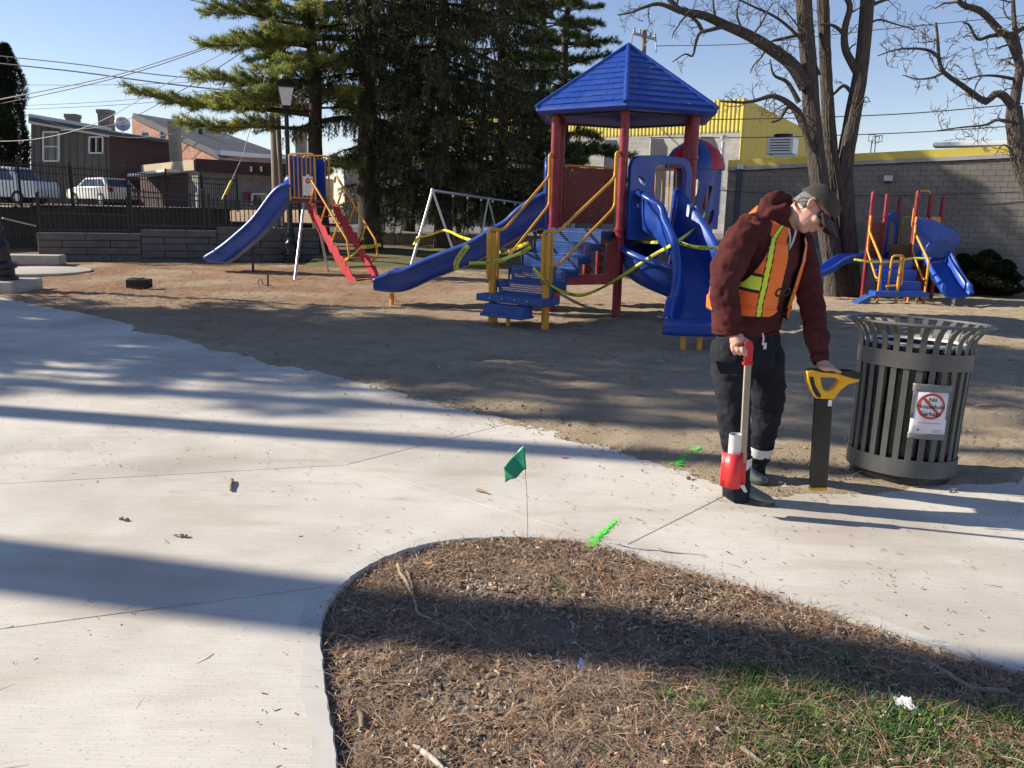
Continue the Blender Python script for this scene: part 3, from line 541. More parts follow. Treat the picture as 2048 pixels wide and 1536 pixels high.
for k in range(NS):
    a = 2 * math.pi * (k + .5) / NS; prof = [(RB - .006, z0 + .02), (RB - .004, .4), (RT - .008, z2), (RT - .006, z3), (RT - .004, .84), (RT + .008, .885), (RT + .035, .925), (RR - .008, HT - .002)]; w = .034
    mb = MB(); t = Vector((-math.sin(a), math.cos(a), 0)); rad = Vector((math.cos(a), math.sin(a), 0)); rings = []
    for i, (r, z) in enumerate(prof):
        q = prof[min(i + 1, len(prof) - 1)]; q0 = prof[max(i - 1, 0)]; dr, dz = q[0] - q0[0], q[1] - q0[1]; l = math.hypot(dr, dz); nn = rad * (dz / l) - Vector((0, 0, 1)) * (dr / l)
        c = rad * r + Vector((0, 0, z)); rings.append([bp_(c + t * (w / 2) + nn * .004), bp_(c - t * (w / 2) + nn * .004), bp_(c - t * (w / 2) - nn * .004), bp_(c + t * (w / 2) - nn * .004)])
    mb.loft(rings); mb.build('slat', M['grey_metal'], bin_, 40)
mb = MB(); mb.lathe([(RB - .02, .0), (RB - .02, .05), (.10, .055)], 36, (0, 0, 0), True); mb.v = [tuple(bp_(v)) for v in mb.v]; mb.build('base_plate', M['black_metal'], bin_, 40)
mb = MB(); n = 40; prof = [(.265, .06), (.275, .45), (.278, .835)]; vs = []
for i, (r, z) in enumerate(prof):
    for k in range(n): a = 2 * math.pi * k / n; vs.append(bp_(((r + .004 * math.sin(k * 5 + i)) * math.cos(a), (r + .004 * math.sin(k * 5 + i)) * math.sin(a), z)))
fs = [(i * n + k, i * n + (k + 1) % n, (i + 1) * n + (k + 1) % n, (i + 1) * n + k) for i in range(2) for k in range(n)]; mb.add(vs, fs); mb.build('liner', pm('black bin liner', (.010, .010, .011), rough=.25, bump=.5, bscale=25), bin_, 60)
mb = MB(); mb.lathe([(.295, .828), (.30, .842), (.285, .85), (.275, .835)], 40, (0, 0, 0), False); mb.v = [tuple(bp_(v)) for v in mb.v]; mb.build('liner_rim', pm('white liner rim', (.55, .57, .63), (.66, .68, .72), 20, .4), bin_, 60)
mb = MB(); mb.lathe([(.0, .72), (.15, .735), (.27, .72)], 30, (0, 0, 0), False); mb.v = [tuple(bp_((v[0], v[1], v[2] + .03 * math.sin(v[0] * 23) * math.cos(v[1] * 19)))) for v in mb.v]; mb.build('bag', pm('bag plastic', (.012, .012, .013), rough=.3, bump=.6, bscale=12), bin_, 80)
# notice: curved sheet that follows the bin, facing the camera and a little to the right
na = math.atan2(-bc.y, -bc.x) + R(22.0)
def on_bin(s, z, off):                                     # s metres along the circumference
    r = RT + .006 + off; a = na + s / RT; return bp_((r * math.cos(a), r * math.sin(a), z))
def sheet(w, h, cz, off, name, mat, parent, s0=0.0, skew=0.0):
    mb = MB(); rows = [[on_bin(s0 + (i / 10 - .5) * w + (j / 4 - .5) * skew, cz + (j / 4 - .5) * h, off) for i in range(11)] for j in range(5)]; mb.loft(rows, closed=False, cap=False); o = mb.build(name, mat, parent, 60)
    sm = o.modifiers.new('t', 'SOLIDIFY'); sm.thickness = .001; return o
nt_ = thing('paper_notice', on_bin(0, .30, .01), 'white paper notice with red prohibition ring taped to the litter bin', 'notice')
sheet(.205, .265, .448, .0035, 'sheet', M['paper'], nt_)
sheet(.225, .045, .60, .0050, 'tape', M['tape_grey'], nt_); sheet(.215, .035, .308, .0050, 'tape', M['tape_grey'], nt_); sheet(.018, .17, .50, .0052, 'tape', M['tape_grey'], nt_, s0=-.098); sheet(.012, .17, .50, .0052, 'tape', M['tape_grey'], nt_, s0=.100)
def wrap(me, off):
    for v in me.vertices: v.co = on_bin(v.co.x, v.co.y, off + v.co.z)
def flat(mbx, name, mat, off):
    o = mbx.build(name, mat, None); wrap(o.data, off); o.parent = nt_; o.matrix_parent_inverse = nt_.matrix_basis.inverted(); return o
mb = MB(); n = 48; cz = .492; ro, ri = .079, .063
mb.add([(r * math.cos(2 * math.pi * k / n), cz + r * math.sin(2 * math.pi * k / n), 0) for r in (ri, ro) for k in range(n)], [(k, (k + 1) % n, n + (k + 1) % n, n + k) for k in range(n)])
flat(mb, 'prohibition_ring', M['ink_red'], .0052)
mb = MB(); q = [Vector((math.cos(a), math.sin(a), 0)) for a in (R(135), R(-45))]; pr = Vector((math.cos(R(45)), math.sin(R(45)), 0)) * .0085; N = 10; L_ = [q[0].lerp(q[1], k / N) * .066 + Vector((0, cz, 0)) for k in range(N + 1)]; mb.loft([[p - pr for p in L_], [p + pr for p in L_]], closed=False, cap=False); flat(mb, 'prohibition_bar', M['ink_red'], .0054)
for body, sz, yy, xx in (('No', .036, .532, .004), ('Household', .036, .489, 0.0), ('Garbage', .036, .446, .0)):
    o = text_mesh(body, sz, Matrix.Translation((xx, yy, 0)), M['ink_black'], 'lettering', None, bold=.0006); wrap(o.data, .0064); o.parent = nt_; o.matrix_parent_inverse = nt_.matrix_basis.inverted()
for k, (yy, w, xx) in enumerate([(.388, .13, 0), (.352, .05, .055), (.347, .06, .05), (.342, .055, .052), (.337, .06, .05)]):
    mb = MB(); mb.add([(xx - w / 2 + w * i / 6, yy + j * (.004 if k == 0 else .0018), 0) for j in (0, 1) for i in range(7)], [(i, i + 1, 8 + i, 7 + i) for i in range(6)]); flat(mb, 'small_print', M['ink_red'] if k == 0 else M['ink_grey'], .0052)
mb = MB(); mb.add([(-.055 + .006 * math.cos(a), .347 + .006 * math.sin(a), 0) for a in [2 * math.pi * k / 10 for k in range(10)]], [tuple(range(10))]); flat(mb, 'emblem', M['ink_black'], .0052)
# ================================================================== big play structure
HC = Vector((1.72, 13.8, 0)); HR = 1.22; DZ = 1.30; A0 = R(-97)
hexv = [HC + Vector((math.cos(A0 + k * math.pi / 3), math.sin(A0 + k * math.pi / 3), 0)) * HR for k in range(6)]
play = thing('play_structure', HC, 'large play structure with hexagonal blue shingled roof, red posts and blue slides', 'play structure')
UPZ = Vector((0, 0, 1))
def arc(c, a, b, n):                                        # points from direction a to direction b about c
    return [c + a * math.cos(t) + b * math.sin(t) for t in [math.pi / 2 * i / n for i in range(n + 1)]]
def smooth_path(pts, r=.08, n=5):
    pts = [Vector(p) for p in pts]; out = [pts[0]]
    for a, b, c in zip(pts[:-2], pts[1:-1], pts[2:]):
        d1 = (a - b); d2 = (c - b); k = min(r, d1.length * .45, d2.length * .45); p1 = b + d1.normalized() * k; p2 = b + d2.normalized() * k
        out += [p1.lerp(b, t).lerp(b.lerp(p2, t), t) for t in [i / n for i in range(n + 1)]]
    return out + [pts[-1]]
def pipe(pts, parent, name='handrail', r=.0165, mat='yellow', rad=.09, n=10):
    mb = MB(); mb.tube(smooth_path(pts, rad), r, n); return mb.build(name, M[mat], parent, 50)
def post(b, h, parent, r=.066, mat='red_paint', collars=(), name='post', cap=True):
    b = Vector(b); p = thing_part = None; mb = MB(); prof = [(r, -.35), (r, h)] + ([(r * .9, h + r * .4), (r * .5, h + r * .75), (.001, h + r * .85)] if cap else [])
    mb.lathe(prof, 20, b); o = mb.build(name, M[mat], parent, 45)
    for z in collars:
        m2 = MB(); m2.lathe([(r + .001, z - .035), (r + .012, z - .03), (r + .014, z), (r + .012, z + .03), (r + .001, z + .035)], 20, b, False); m2.box(b + Vector((0, -(r + .02), z)), (.03, .025, .04)); m2.build('clamp', M[mat], o, 40)
    return o
for k, v in enumerate(hexv): post(v, 3.10, play, .068, collars=(2.42 if k in (0, 5, 1) else 2.2, 1.33, .55 if k in (2, 3, 4) else 1.22), cap=False)
# deck
mb = MB(); mb.add([v + UPZ * z for z in (DZ - .05, DZ) for v in hexv], [(5, 4, 3, 2, 1, 0), (6, 7, 8, 9, 10, 11)] + [(k, (k + 1) % 6, 6 + (k + 1) % 6, 6 + k) for k in range(6)]); mb.build('deck', pm('brown coated deck', (.05, .03, .025), (.07, .045, .035), 30, .6), play, bevel=.006)
for k in range(6): mb = MB(); mb.bar(hexv[k] + UPZ * (DZ - .085), hexv[(k + 1) % 6] + UPZ * (DZ - .085), .05, .07); mb.build('deck_beam', M['black_metal'], play)
# roof
ER, EZ, AZ = 1.53, 3.14, 4.15; apex = HC + UPZ * AZ
ev = [HC + Vector((math.cos(A0 + k * math.pi / 3), math.sin(A0 + k * math.pi / 3), 0)) * ER for k in range(6)]
M['roof_blue'] = pm('blue roof plastic', (.013, .046, .27), (.018, .060, .33), 1.8, .30, .08, 160, c3=(.03, .075, .29), s3=2.6, t3=.6, w3=.3, rvar=.1, bdist=.003)
roof = None
mb = MB()
for k in range(6):
    a, b = ev[k], ev[(k + 1) % 6]
    rows = []
    for (f, z) in [(1.0, EZ), (1.022, EZ - .035), (1.025, EZ - .075), (1.0, EZ - .115), (.93, EZ - .125)]:
        rows.append([HC + (a - HC) * f + UPZ * z, HC + (b - HC) * f + UPZ * z])
    mb.loft([[apex, apex]] + rows, closed=False, cap=False)
    mb.add([HC + (a - HC) * .93 + UPZ * (EZ - .125), HC + (b - HC) * .93 + UPZ * (EZ - .125), HC + UPZ * (AZ - .13)], [(0, 1, 2)])
roof = mb.build('roof', M['roof_blue'], play, 30)
for k in range(6):
    a, b = ev[k] + UPZ * EZ, ev[(k + 1) % 6] + UPZ * EZ; nrm = (b - a).cross(apex - a).normalized(); nrm = nrm if nrm.z > 0 else -nrm; NR = 9
    for r_ in range(NR):
        t0 = r_ / NR * .87; t1 = t0 + .87 / NR * 1.05; la, lb = a.lerp(apex, t0), b.lerp(apex, t0); ua, ub = a.lerp(apex, t1), b.lerp(apex, t1); w = (lb - la).length; n = max(1, round(w / .235)); off = .5 if r_ % 2 else 0
        cuts = sorted(set([0.0, 1.0] + [min(1, max(0, (i + off) / n)) for i in range(n + 1)]))
        for c0, c1 in zip(cuts[:-1], cuts[1:]):
            if (c1 - c0) * w < .05: continue
            jit = random.uniform(-.004, .004); g = .0025 / w; sk = .018 / w * (1 if k in (5,) else -1)
            q = [la.lerp(lb, min(.985, max(.015, c0 + g + sk))), la.lerp(lb, min(.985, max(.015, c1 - g + sk))), ua.lerp(ub, min(.985, max(.015, c1 - g))), ua.lerp(ub, min(.985, max(.015, c0 + g)))]
            hb = .017 + jit; m2 = MB(); m2.add([q[0] + nrm * .001, q[1] + nrm * .001, q[2] + nrm * .001, q[3] + nrm * .001, q[0] + nrm * hb, q[1] + nrm * hb, q[2] + nrm * .006, q[3] + nrm * .006], [(4, 5, 6, 7), (0, 1, 5, 4), (1, 2, 6, 5), (3, 0, 4, 7)]); m2.build('shingle', M['roof_blue'], roof)
for k in range(6):
    m2 = MB(); pts = [HC + (ev[k] - HC) * 1.02 + UPZ * (EZ - .03), ev[k].lerp(HC, .02) + UPZ * (EZ + .02), apex + UPZ * .004]; m2.tube(pts, [.042, .042, .036], 10); m2.build('hip_cap', M['roof_blue'], roof, 50)
m2 = MB()
for k in range(6): m2.bar(hexv[k] + UPZ * 3.02, hexv[(k + 1) % 6] + UPZ * 3.02, .03, .03)
m2.build('roof_frame', M['black_metal'], roof)
# ---- trough slides
def trough(name, mat, pts, wid, hl, hr, parent, th=.02, lip=.035, ups=None, smooth=60):
    pts = [Vector(p) for p in pts]; rings = []
    for i, p in enumerate(pts):
        t = (pts[min(i + 1, len(pts) - 1)] - pts[max(0, i - 1)]).normalized(); s_ = t.cross(UPZ).normalized(); u = s_.cross(t).normalized() if ups is None else ups[i]
        w, a, b = (x[i] if isinstance(x, (list, tuple)) else x for x in (wid, hl, hr)); f = min(.10, w * .2); pr = [(-w / 2 - lip, a - .035), (-w / 2 - lip * .9, a - .004), (-w / 2 - lip * .4, a + .008), (-w / 2 - .002, a - .006), (-w / 2 + .008, a * .55), (-w / 2 + f * .3, .055), (-w / 2 + f, .010), (-w * .2, 0), (0, -.004), (w * .2, 0), (w / 2 - f, .010), (w / 2 - f * .3, .055), (w / 2 - .008, b * .55), (w / 2 + .002, b - .006), (w / 2 + lip * .4, b + .008), (w / 2 + lip * .9, b - .004), (w / 2 + lip, b - .035)]
        rings.append([p + s_ * x + u * z for x, z in pr])
    mb = MB(); mb.loft(rings, closed=False, cap=False); o = mb.build(name, M[mat], parent, smooth); sm = o.modifiers.new('wall', 'SOLIDIFY'); sm.thickness = th; sm.offset = 1; return o
def curve(keys, n):                                         # Catmull-Rom through key points
    K = [Vector(k) for k in keys]; K = [K[0] * 2 - K[1]] + K + [K[-1] * 2 - K[-2]]; out = []; seg = len(K) - 3
    for i in range(n + 1):
        s = i / n * seg; j = min(int(s), seg - 1); t = s - j; p0, p1, p2, p3 = K[j:j + 4]
        out.append(.5 * ((2 * p1) + (p2 - p0) * t + (2 * p0 - 5 * p1 + 4 * p2 - p3) * t * t + (3 * p1 - p0 - 3 * p2 + p3) * t ** 3))
    return out
# wave slide to the left
c = curve([(.62, 13.86, DZ), (.30, 13.87, DZ - .06), (-.12, 13.88, 1.02), (-.62, 13.88, .72), (-1.0, 13.88, .56), (-1.35, 13.88, .42), (-1.75, 13.88, .235), (-2.02, 13.88, .19), (-2.33, 13.88, .215)], 44)
hh = [.56 if i < 3 else max(.34, .62 - i * .03) for i in range(45)]; hh = [h * (1 if i < 40 else 1 - .09 * (i - 39)) for i, h in enumerate(hh)]
trough('wave_slide', 'pvc_blue', c, .56, hh, hh, play, .03, .05)
mb = MB(); out = [(-.36, -.05), (.36, -.05), (.36, .75), (.33, .95), (.24, 1.08), (.1, 1.13), (-.1, 1.13), (-.24, 1.08), (-.33, .95), (-.36, .75)]; hole = [(-.24, .12), (.24, .12), (.24, .72), (.17, .88), (0, .94), (-.17, .88), (-.24, .72)]
mb.plate(out, [hole], (.52, 13.87, DZ), (0, -1, 0), (0, 0, 1), .06); mb.build('slide_hood', M['pvc_blue'], play, 30, bevel=.012)
mb = MB(); mb.tube([(-2.05, 13.88, .17), (-2.05, 13.86, -.2)], .036, 12); mb.build('slide_leg', M['yellow'], play, 50)
# wide slide towards the path
e0, e1 = hexv[0], hexv[1]; em = (e0 + e1) / 2
c = curve([em + Vector((-.02, .05, DZ)), em + Vector((.0, -.28, DZ - .02)), Vector((2.30, 12.2, 1.10)), Vector((2.45, 11.6, .80)), Vector((2.45, 11.0, .52)), Vector((2.38, 10.5, .32)), Vector((2.30, 10.15, .24)), Vector((2.25, 9.86, .25))], 40)
w = [.58 if i < 8 else .52 + .22 * max(0, (i - 20) / 20) for i in range(41)]; hl = [.62 if i < 3 else max(.30, .66 - .016 * i) for i in range(41)]; hl = [h * (1 if i < 36 else 1 - .13 * (i - 35)) for i, h in enumerate(hl)]
trough('wide_slide', 'pvc_blue', c, w, hl, hl, play, .03, .055)
mb = MB(); cc = Vector((2.25, 9.84, .25)); rows = []
for i in range(13):
    a = math.pi * (1 + i / 12); rows.append([cc + Vector((math.cos(a) * .42, math.sin(a) * .10 + .06, z)) for z in (.10, .02, -.06, -.10)])
mb.loft(rows, closed=False, cap=False); o = mb.build('slide_lip', M['pvc_blue'], play, 60); sm = o.modifiers.new('w', 'SOLIDIFY'); sm.thickness = .03
for sx in (-.02, .03): mb = MB(); mb.tube([(2.15 + sx * 4, 9.92 + abs(sx), .22), (2.15 + sx * 4, 9.90, -.25)], .034, 12); mb.build('slide_leg', M['yellow'], play, 50)
# entrance panel of the wide slide: arch with big opening and three slots
U = (e1 - e0).normalized(); Wd = (e1 - e0).length; pO = e0 + U * .07 + UPZ * (DZ - .12) + Vector((U.y, -U.x, 0)) * .02; PW = Wd - .14; PH = 1.24
def rr(cx, cy, w, h, r, n=5, sk=0.0):
    out = []
    for (sx, sy, a0) in ((1, 1, 0), (-1, 1, 90), (-1, -1, 180), (1, -1, 270)):
        for i in range(n + 1): a = R(a0 + 90 * i / n); x = cx + sx * (w / 2 - r) + r * math.cos(a); y = cy + sy * (h / 2 - r) + r * math.sin(a); out.append((x + (y - cy) * sk, y))
    return out
outer = [(0, 0), (PW, 0), (PW, PH * .82), (PW * .95, PH * .93), (PW * .85, PH * .985), (PW * .5, PH), (PW * .12, PH * .985), (PW * .03, PH * .93), (0, PH * .85)]
opening = [(PW * .52, .10), (PW * .86, .10), (PW * .90, .45), (PW * .90, .98), (PW * .86, 1.08), (PW * .78, 1.12), (PW * .45, 1.12), (PW * .39, 1.07), (PW * .375, .96), (PW * .40, .62), (PW * .47, .30)]
slots = [rr(.20, .86, .12, .09, .04, 4, -.3), rr(.21, .66, .17, .09, .04, 4, -.4), rr(.25, .44, .24, .09, .04, 4, -.5)]
def slant(h, k, cx, cy): return [(x, y - (x - cx) * k) for x, y in h]
slots = [slant(slots[0], .45, .20, .86), slant(slots[1], .55, .21, .66), slant(slots[2], .62, .25, .44)]
mb = MB(); mb.plate(outer, [opening] + slots, pO, U, UPZ, .10); mb.build('slide_entrance_panel', M['pvc_blue'], play, 50, bevel=.03, segs=3)
# stairs to the path side, left front edge
f0, f1 = hexv[5], hexv[0]; sm_ = (f0 + f1) / 2; od = (sm_ - HC); od.z = 0; od.normalize(); sw = (f1 - f0).normalized(); SW = .98
nst = 5; run = .30; rise = (DZ - .40) / nst; M['perf'] = M['steel_blue']
def step_mesh():
    mb = MB(); d = run + .03; mb.box((0, d / 2, -.012), (SW, d, .024)); mb.box((0, .012, .02), (SW - .02, .02, .014))
    ridges = 9
    for k in range(ridges): mb.box((0, .03 + k * d / ridges, .003), (SW - .06, .008, .006))
    holes = [rr(-.42 + i * .0295 + (.0147 if j % 2 else 0), -.045 - j * .028, .020, .014, .006, 2) for j in range(4) for i in range(29)]
    m2 = MB(); m2.plate([(-SW / 2, -rise), (SW / 2, -rise), (SW / 2, -.002), (-SW / 2, -.002)], holes, (0, 0, 0), (1, 0, 0), (0, 0, 1), .006); o = len(mb.v); mb.v += m2.v; mb.f += [tuple(i + o for i in f) for f in m2.f]; mb.m += m2.m
    me_o = mb.build('step', M['steel_blue'], None); me = me_o.data; bpy.data.objects.remove(me_o); return me
sme = step_mesh(); top_c = sm_ + od * .02
X_ = sw; Y_ = -od
def frame(p): return Matrix(((X_.x, Y_.x, 0, p.x), (X_.y, Y_.y, 0, p.y), (0, 0, 1, p.z), (0, 0, 0, 1)))
for k in range(nst): share(sme, 'step', frame(top_c + od * ((nst - k) * run) + UPZ * (.40 + rise * (k + 1)) - od * 0), play)
for s in (-1, 1):                                           # stepped side stringers
    o2 = []; lo = []
    for k in range(nst + 1): o2 += [((nst - k) * run + .02, .40 + rise * k - (.01 if k else .0)), ((nst - k) * run + .02, .40 + rise * min(nst, k + 1) - .005)]
    poly = [(-.0, DZ - .005), (-.0, DZ - .16)] + [(x - .02, z - .10) for x, z in o2[::-1][2:]] + [(nst * run + .05, .30)] + o2
    pl = [];
    for q in poly:
        if not pl or math.hypot(q[0] - pl[-1][0], q[1] - pl[-1][1]) > 1e-4: pl.append(q)
    mb = MB(); mb.plate(pl, [], top_c + sw * (s * (SW / 2 + .012)) - sw * .012, od, UPZ, .024); mb.build('stringer', pm('dark blue edge', (.016, .045, .14), (.03, .06, .16), 8, .5), play)
LC = top_c + od * (nst * run + .20)                        # transfer landing
mb = MB(); mb.box((0, 0, 0), (1.16, .42, .10)); o = mb.build('landing', M['steel_blue'], play, bevel=.012); o.matrix_basis = frame(LC + UPZ * .36)
mb = MB(); mb.box((0, 0, .03), (.70, .22, .13)); mb.box((0, -.02, -.05), (.72, .30, .045)); o = mb.build('transfer_step', M['steel_blue'], play, bevel=.01); o.matrix_basis = frame(LC + od * .22 + UPZ * .20)
for i in range(4): m2 = MB(); m2.lathe([(.012, 0), (.012, .006), (.004, .012)], 10, (0, 0, 0), M=Matrix.Rotation(R(90), 3, 'X')); o = m2.build('bolt', M['galv'], play, 40); o.matrix_basis = frame(LC + od * .211 + sw * (-.33 + .22 * i) + UPZ * .365)
for s in (-1, 1):
    b = LC + sw * (s * .47) - od * .02; mb = MB(); mb.tube([b + UPZ * -.3, b + UPZ * 1.26], .052, 16); mb.build('stair_post', M['yellow'], play, 45)
    pp = hexv[5] if s < 0 else hexv[0]; q = pp + od * .10 + sw * (-s * .02); t1 = b + UPZ * 1.30; up_d = -od
    # loop round the landing post and the two rails up the flight
    pipe([b - od * .13 + UPZ * .62, b + od * .10 + UPZ * .60, b + od * .11 + UPZ * 1.30, b - od * .12 + UPZ * 1.32, b - od * .12 + UPZ * .62], play, r=.021)
    pipe([b + UPZ * 1.30, b - od * .26 + UPZ * 1.30, q + UPZ * 2.02 + od * .18, q + UPZ * 2.10 + od * .08, q + UPZ * 2.44 + od * .08, q + UPZ * 2.44 - od * .06], play, r=.0215)
    pipe([b + UPZ * .84, b - od * .28 + UPZ * .84, q + UPZ * 1.60 + od * .14, q + UPZ * 1.68 + od * .05, q + UPZ * 2.42 + od * .05], play, r=.0215)
mb = MB(); b = LC + od * .20; mb.tube([b + UPZ * .12, b + UPZ * -.3], .028, 12); mb.build('landing_leg', M['yellow'], play, 45)
mb = MB(); b = LC - sw * .52 - od * .18; mb.tube([b + UPZ * .3, b + UPZ * -.3], .028, 12); mb.build('landing_leg', M['yellow'], play, 45)
# maze panel and noughts and crosses panel on the back left edge
g0, g1 = hexv[4], hexv[3]; gu = (g1 - g0).normalized(); gl = (g1 - g0).length; gn = Vector((gu.y, -gu.x, 0)); gn = gn if gn.y < 0 else -gn
def gp_(a, z, d=0): return g0 + gu * a + UPZ * z + gn * d
mb = MB(); mb.plate(rr(gl / 2 - .02, 1.84, gl - .24, .94, .05), [], g0, gu, UPZ, .02); maze = mb.build('maze_panel', M['maroon'], play)
pipe([gp_(.08, 2.34), gp_(gl - .08, 2.33)], play, 'panel_rail', .017); pipe([gp_(.11, 2.33), gp_(.11, 1.33)], play, 'panel_rail', .015)
def groove(pts, closed=False):
    q = [gp_(.14 + a * (gl - .30), 1.40 + b * .86, .024) for a, b in pts]; mb = MB(); mb.tube(smooth_path(q, .05, 4) if len(q) > 2 else q, .0045, 5); return mb.build('maze_groove', M['groove'], maze)
groove([(.14, .78), (.20, .66), (.42, .86), (.52, .84), (.52, .72), (.30, .52), (.12, .52), (.06, .44), (.12, .34), (.55, .34)]); groove([(.38, .50), (.66, .76), (.86, .74), (.92, .60), (.84, .48), (.70, .50), (.64, .42), (.74, .34), (.86, .40), (.84, .50)]); groove([(.24, .52), (.24, .34)]); groove([(.06, .02), (.08, .14), (.22, .20), (.40, .10), (.60, .14), (.64, .30), (.56, .40)]); groove([(.44, .02), (.48, .14), (.58, .14), (.70, .0), (.86, .10), (.92, .26), (.80, .30), (.70, .16)]); groove([(.40, .40), (.50, .26)]); groove([(.12, .80), (.16, .80), (.16, .76), (.12, .76), (.12, .80)])
text_mesh('START', .075, Matrix(((gu.x, 0, gn.x, gp_(.27, 2.22, .024).x), (gu.y, 0, gn.y, gp_(.27, 2.22, .024).y), (0, 1, 0, 2.22), (0, 0, 0, 1))), M['groove'], 'lettering', maze)
for a, z in ((.22, 2.27), (gl - .2, 2.26)): m2 = MB(); m2.lathe([(.014, 0), (.012, .006)], 10, gp_(a, z, .022), M=Matrix.Rotation(R(90), 3, 'X')); m2.build('bolt', M['galv'], maze)
tz0 = .38; cw = .235; hole = [(gl / 2 - .40, tz0 + .10), (gl / 2 + .36, tz0 + .10), (gl / 2 + .36, tz0 + .66), (gl / 2 - .40, tz0 + .66)]
mb = MB(); mb.plate([(.07, tz0 - .08), (gl - .07, tz0 - .08), (gl - .07, 1.16), (.07, 1.16)], [hole], g0, gu, UPZ, .02); ttt = mb.build('noughts_and_crosses_panel', M['red_paint'], play)
M['mark_dark'] = pm('dark moulded mark', (.015, .012, .014), rough=.5)
for j in range(3):
    for i in range(3):
        c_ = gp_(gl / 2 - .40 + .127 + i * .253, tz0 + .10 + .093 + j * .187, .0); mb = MB(); mb.tube([c_ - UPZ * .085, c_ + UPZ * .085], .078, 12); ro_ = mb.build('roller', M['red_paint'], ttt, 40)
        kind = ('X', 'O', 'X', 'X', 'X', 'X', 'X', 'O', 'O')[j * 3 + i]; f = c_ + gn * .081; m2 = MB()
        if kind == 'X':
            for s in (-1, 1): m2.bar(f + gu * (-.045 * s) - UPZ * .052, f + gu * (.045 * s) + UPZ * .052, .008, .016, gn)
        else: m2.tube([f + gu * (.045 * math.cos(t)) + UPZ * (.05 * math.sin(t)) for t in [2 * math.pi * q / 16 for q in range(17)]], .009, 6, cap=False)
        m2.build('mark', M['mark_dark'], ro_)
for z in (tz0 + .10, tz0 + .66): pipe([gp_(gl / 2 - .42, z, .0), gp_(gl / 2 + .38, z, .0)], ttt, 'roller_rod', .007, 'galv')
# rails on the right back edges
def barpanel(a, b, z0, z1, parent, nb=7, r=.012, name='rail_panel'):
    a = Vector(a); b = Vector(b); mb = MB(); mb.tube(smooth_path([a + UPZ * z0, a + UPZ * z1, b + UPZ * z1, b + UPZ * z0], .07), .02, 10); mb.tube([a + UPZ * (z0 + .06), b + UPZ * (z0 + .06)], .013, 8); o = mb.build(name, M['yellow'], parent, 50)
    for k in range(1, nb): p = a.lerp(b, k / nb); m2 = MB(); m2.tube([p + UPZ * (z0 + .06), p + UPZ * z1], r, 8); m2.build('bar', M['yellow'], o, 50)
    return o
barpanel(hexv[3].lerp(hexv[2], .12), hexv[3].lerp(hexv[2], .86), DZ, DZ + 1.0, play); barpanel(hexv[1].lerp(hexv[2], .30), hexv[1].lerp(hexv[2], .62), DZ, DZ + .98, play, 3)
# second tower with domed roof behind on the right
T2 = Vector((3.08, 14.75, 0))
for k in range(4):
    a = R(45 + 90 * k); post(T2 + Vector((math.cos(a), math.sin(a), 0)) * .36, 2.32, play, .05, cap=False)
mb = MB(); mb.box(T2 + UPZ * (DZ + .05), (.62, .62, .06)); mb.build('tower_deck', M['black_metal'], play)
def cyl_panel(a0, a1, z0, z1, r, parent, name, mat, holes):
    n = 40; mb = MB(); outer = [(0, 0), (1, 0), (1, 1), (0, 1)]
    seg = 18; outer = [(i / seg, 0) for i in range(seg + 1)] + [(1 - i / seg, 1) for i in range(seg + 1)]
    mb.plate([(x * (a1 - a0) * r, y * (z1 - z0)) for x, y in outer], [[(x * (a1 - a0) * r, y * (z1 - z0)) for x, y in h] for h in holes], (0, 0, 0), (1, 0, 0), (0, 1, 0), .04)
    mb.v = [tuple(T2 + Vector((math.cos(a0 + v[0] / r) * (r + v[2]), math.sin(a0 + v[0] / r) * (r + v[2]), z0 + v[1]))) for v in mb.v]; return mb.build(name, M[mat], parent, 40)
def slot(cx, cy, l, w, sl, n=5):
    out = []
    for i in range(n + 1): a = math.pi * i / n; out.append((cx + w * math.cos(a), cy + l / 2 + w * 1.4 * math.sin(a)))
    for i in range(n + 1): a = math.pi + math.pi * i / n; out.append((cx + w * math.cos(a), cy - l / 2 + w * 1.4 * math.sin(a)))
    return [(x + (y - cy) * sl, y) for x, y in out]
cyl_panel(R(-150), R(-20), DZ + .02, 2.34, .42, play, 'tower_panel', 'pvc_blue', [slot(.40, .66, .14, .06, .25), slot(.62, .52, .26, .05, .25), slot(.40, .24, .12, .06, .25), slot(.72, .2, .12, .05, .25)])
for k in range(8):                                          # dome wedges, alternately red and blue
    a, b = R(45 * k - 22), R(45 * k + 23); mb = MB(); prof = [(.49, 2.32), (.49, 2.40), (.46, 2.52), (.37, 2.66), (.20, 2.78), (.01, 2.86)]; rows = []
    for r_, z in prof: rows.append([T2 + Vector((math.cos(a + (b - a) * i / 4) * r_ * (1 + (.04 if 0 < i < 4 else 0)), math.sin(a + (b - a) * i / 4) * r_ * (1 + (.04 if 0 < i < 4 else 0)), z)) for i in range(5)])
    mb.loft(rows, closed=False, cap=False); mb.build('dome_wedge', M['red_plate'] if k % 2 else M['pvc_blue'], play, 35)
barpanel(hexv[2].lerp(T2, .15) + Vector((.0, -.1, 0)), T2 + Vector((-.1, -.45, 0)), DZ, DZ + 1.0, play, 4)
# curled slide below the deck
cc = Vector((2.42, 12.75, 0)); keys = []
for i in range(46):
    t = i / 45; a = R(60 + 250 * t); keys.append(cc + Vector((math.cos(a) * .55, math.sin(a) * .55, 1.12 - .95 * t)))
trough('curled_slide', 'pvc_blue', keys, .50, .14, .44, play, .03, .04)
mb = MB(); mb.tube([cc + UPZ * 1.3, cc + UPZ * -.2], .05, 14); mb.build('curl_post', M['blue_bright'], play, 50)
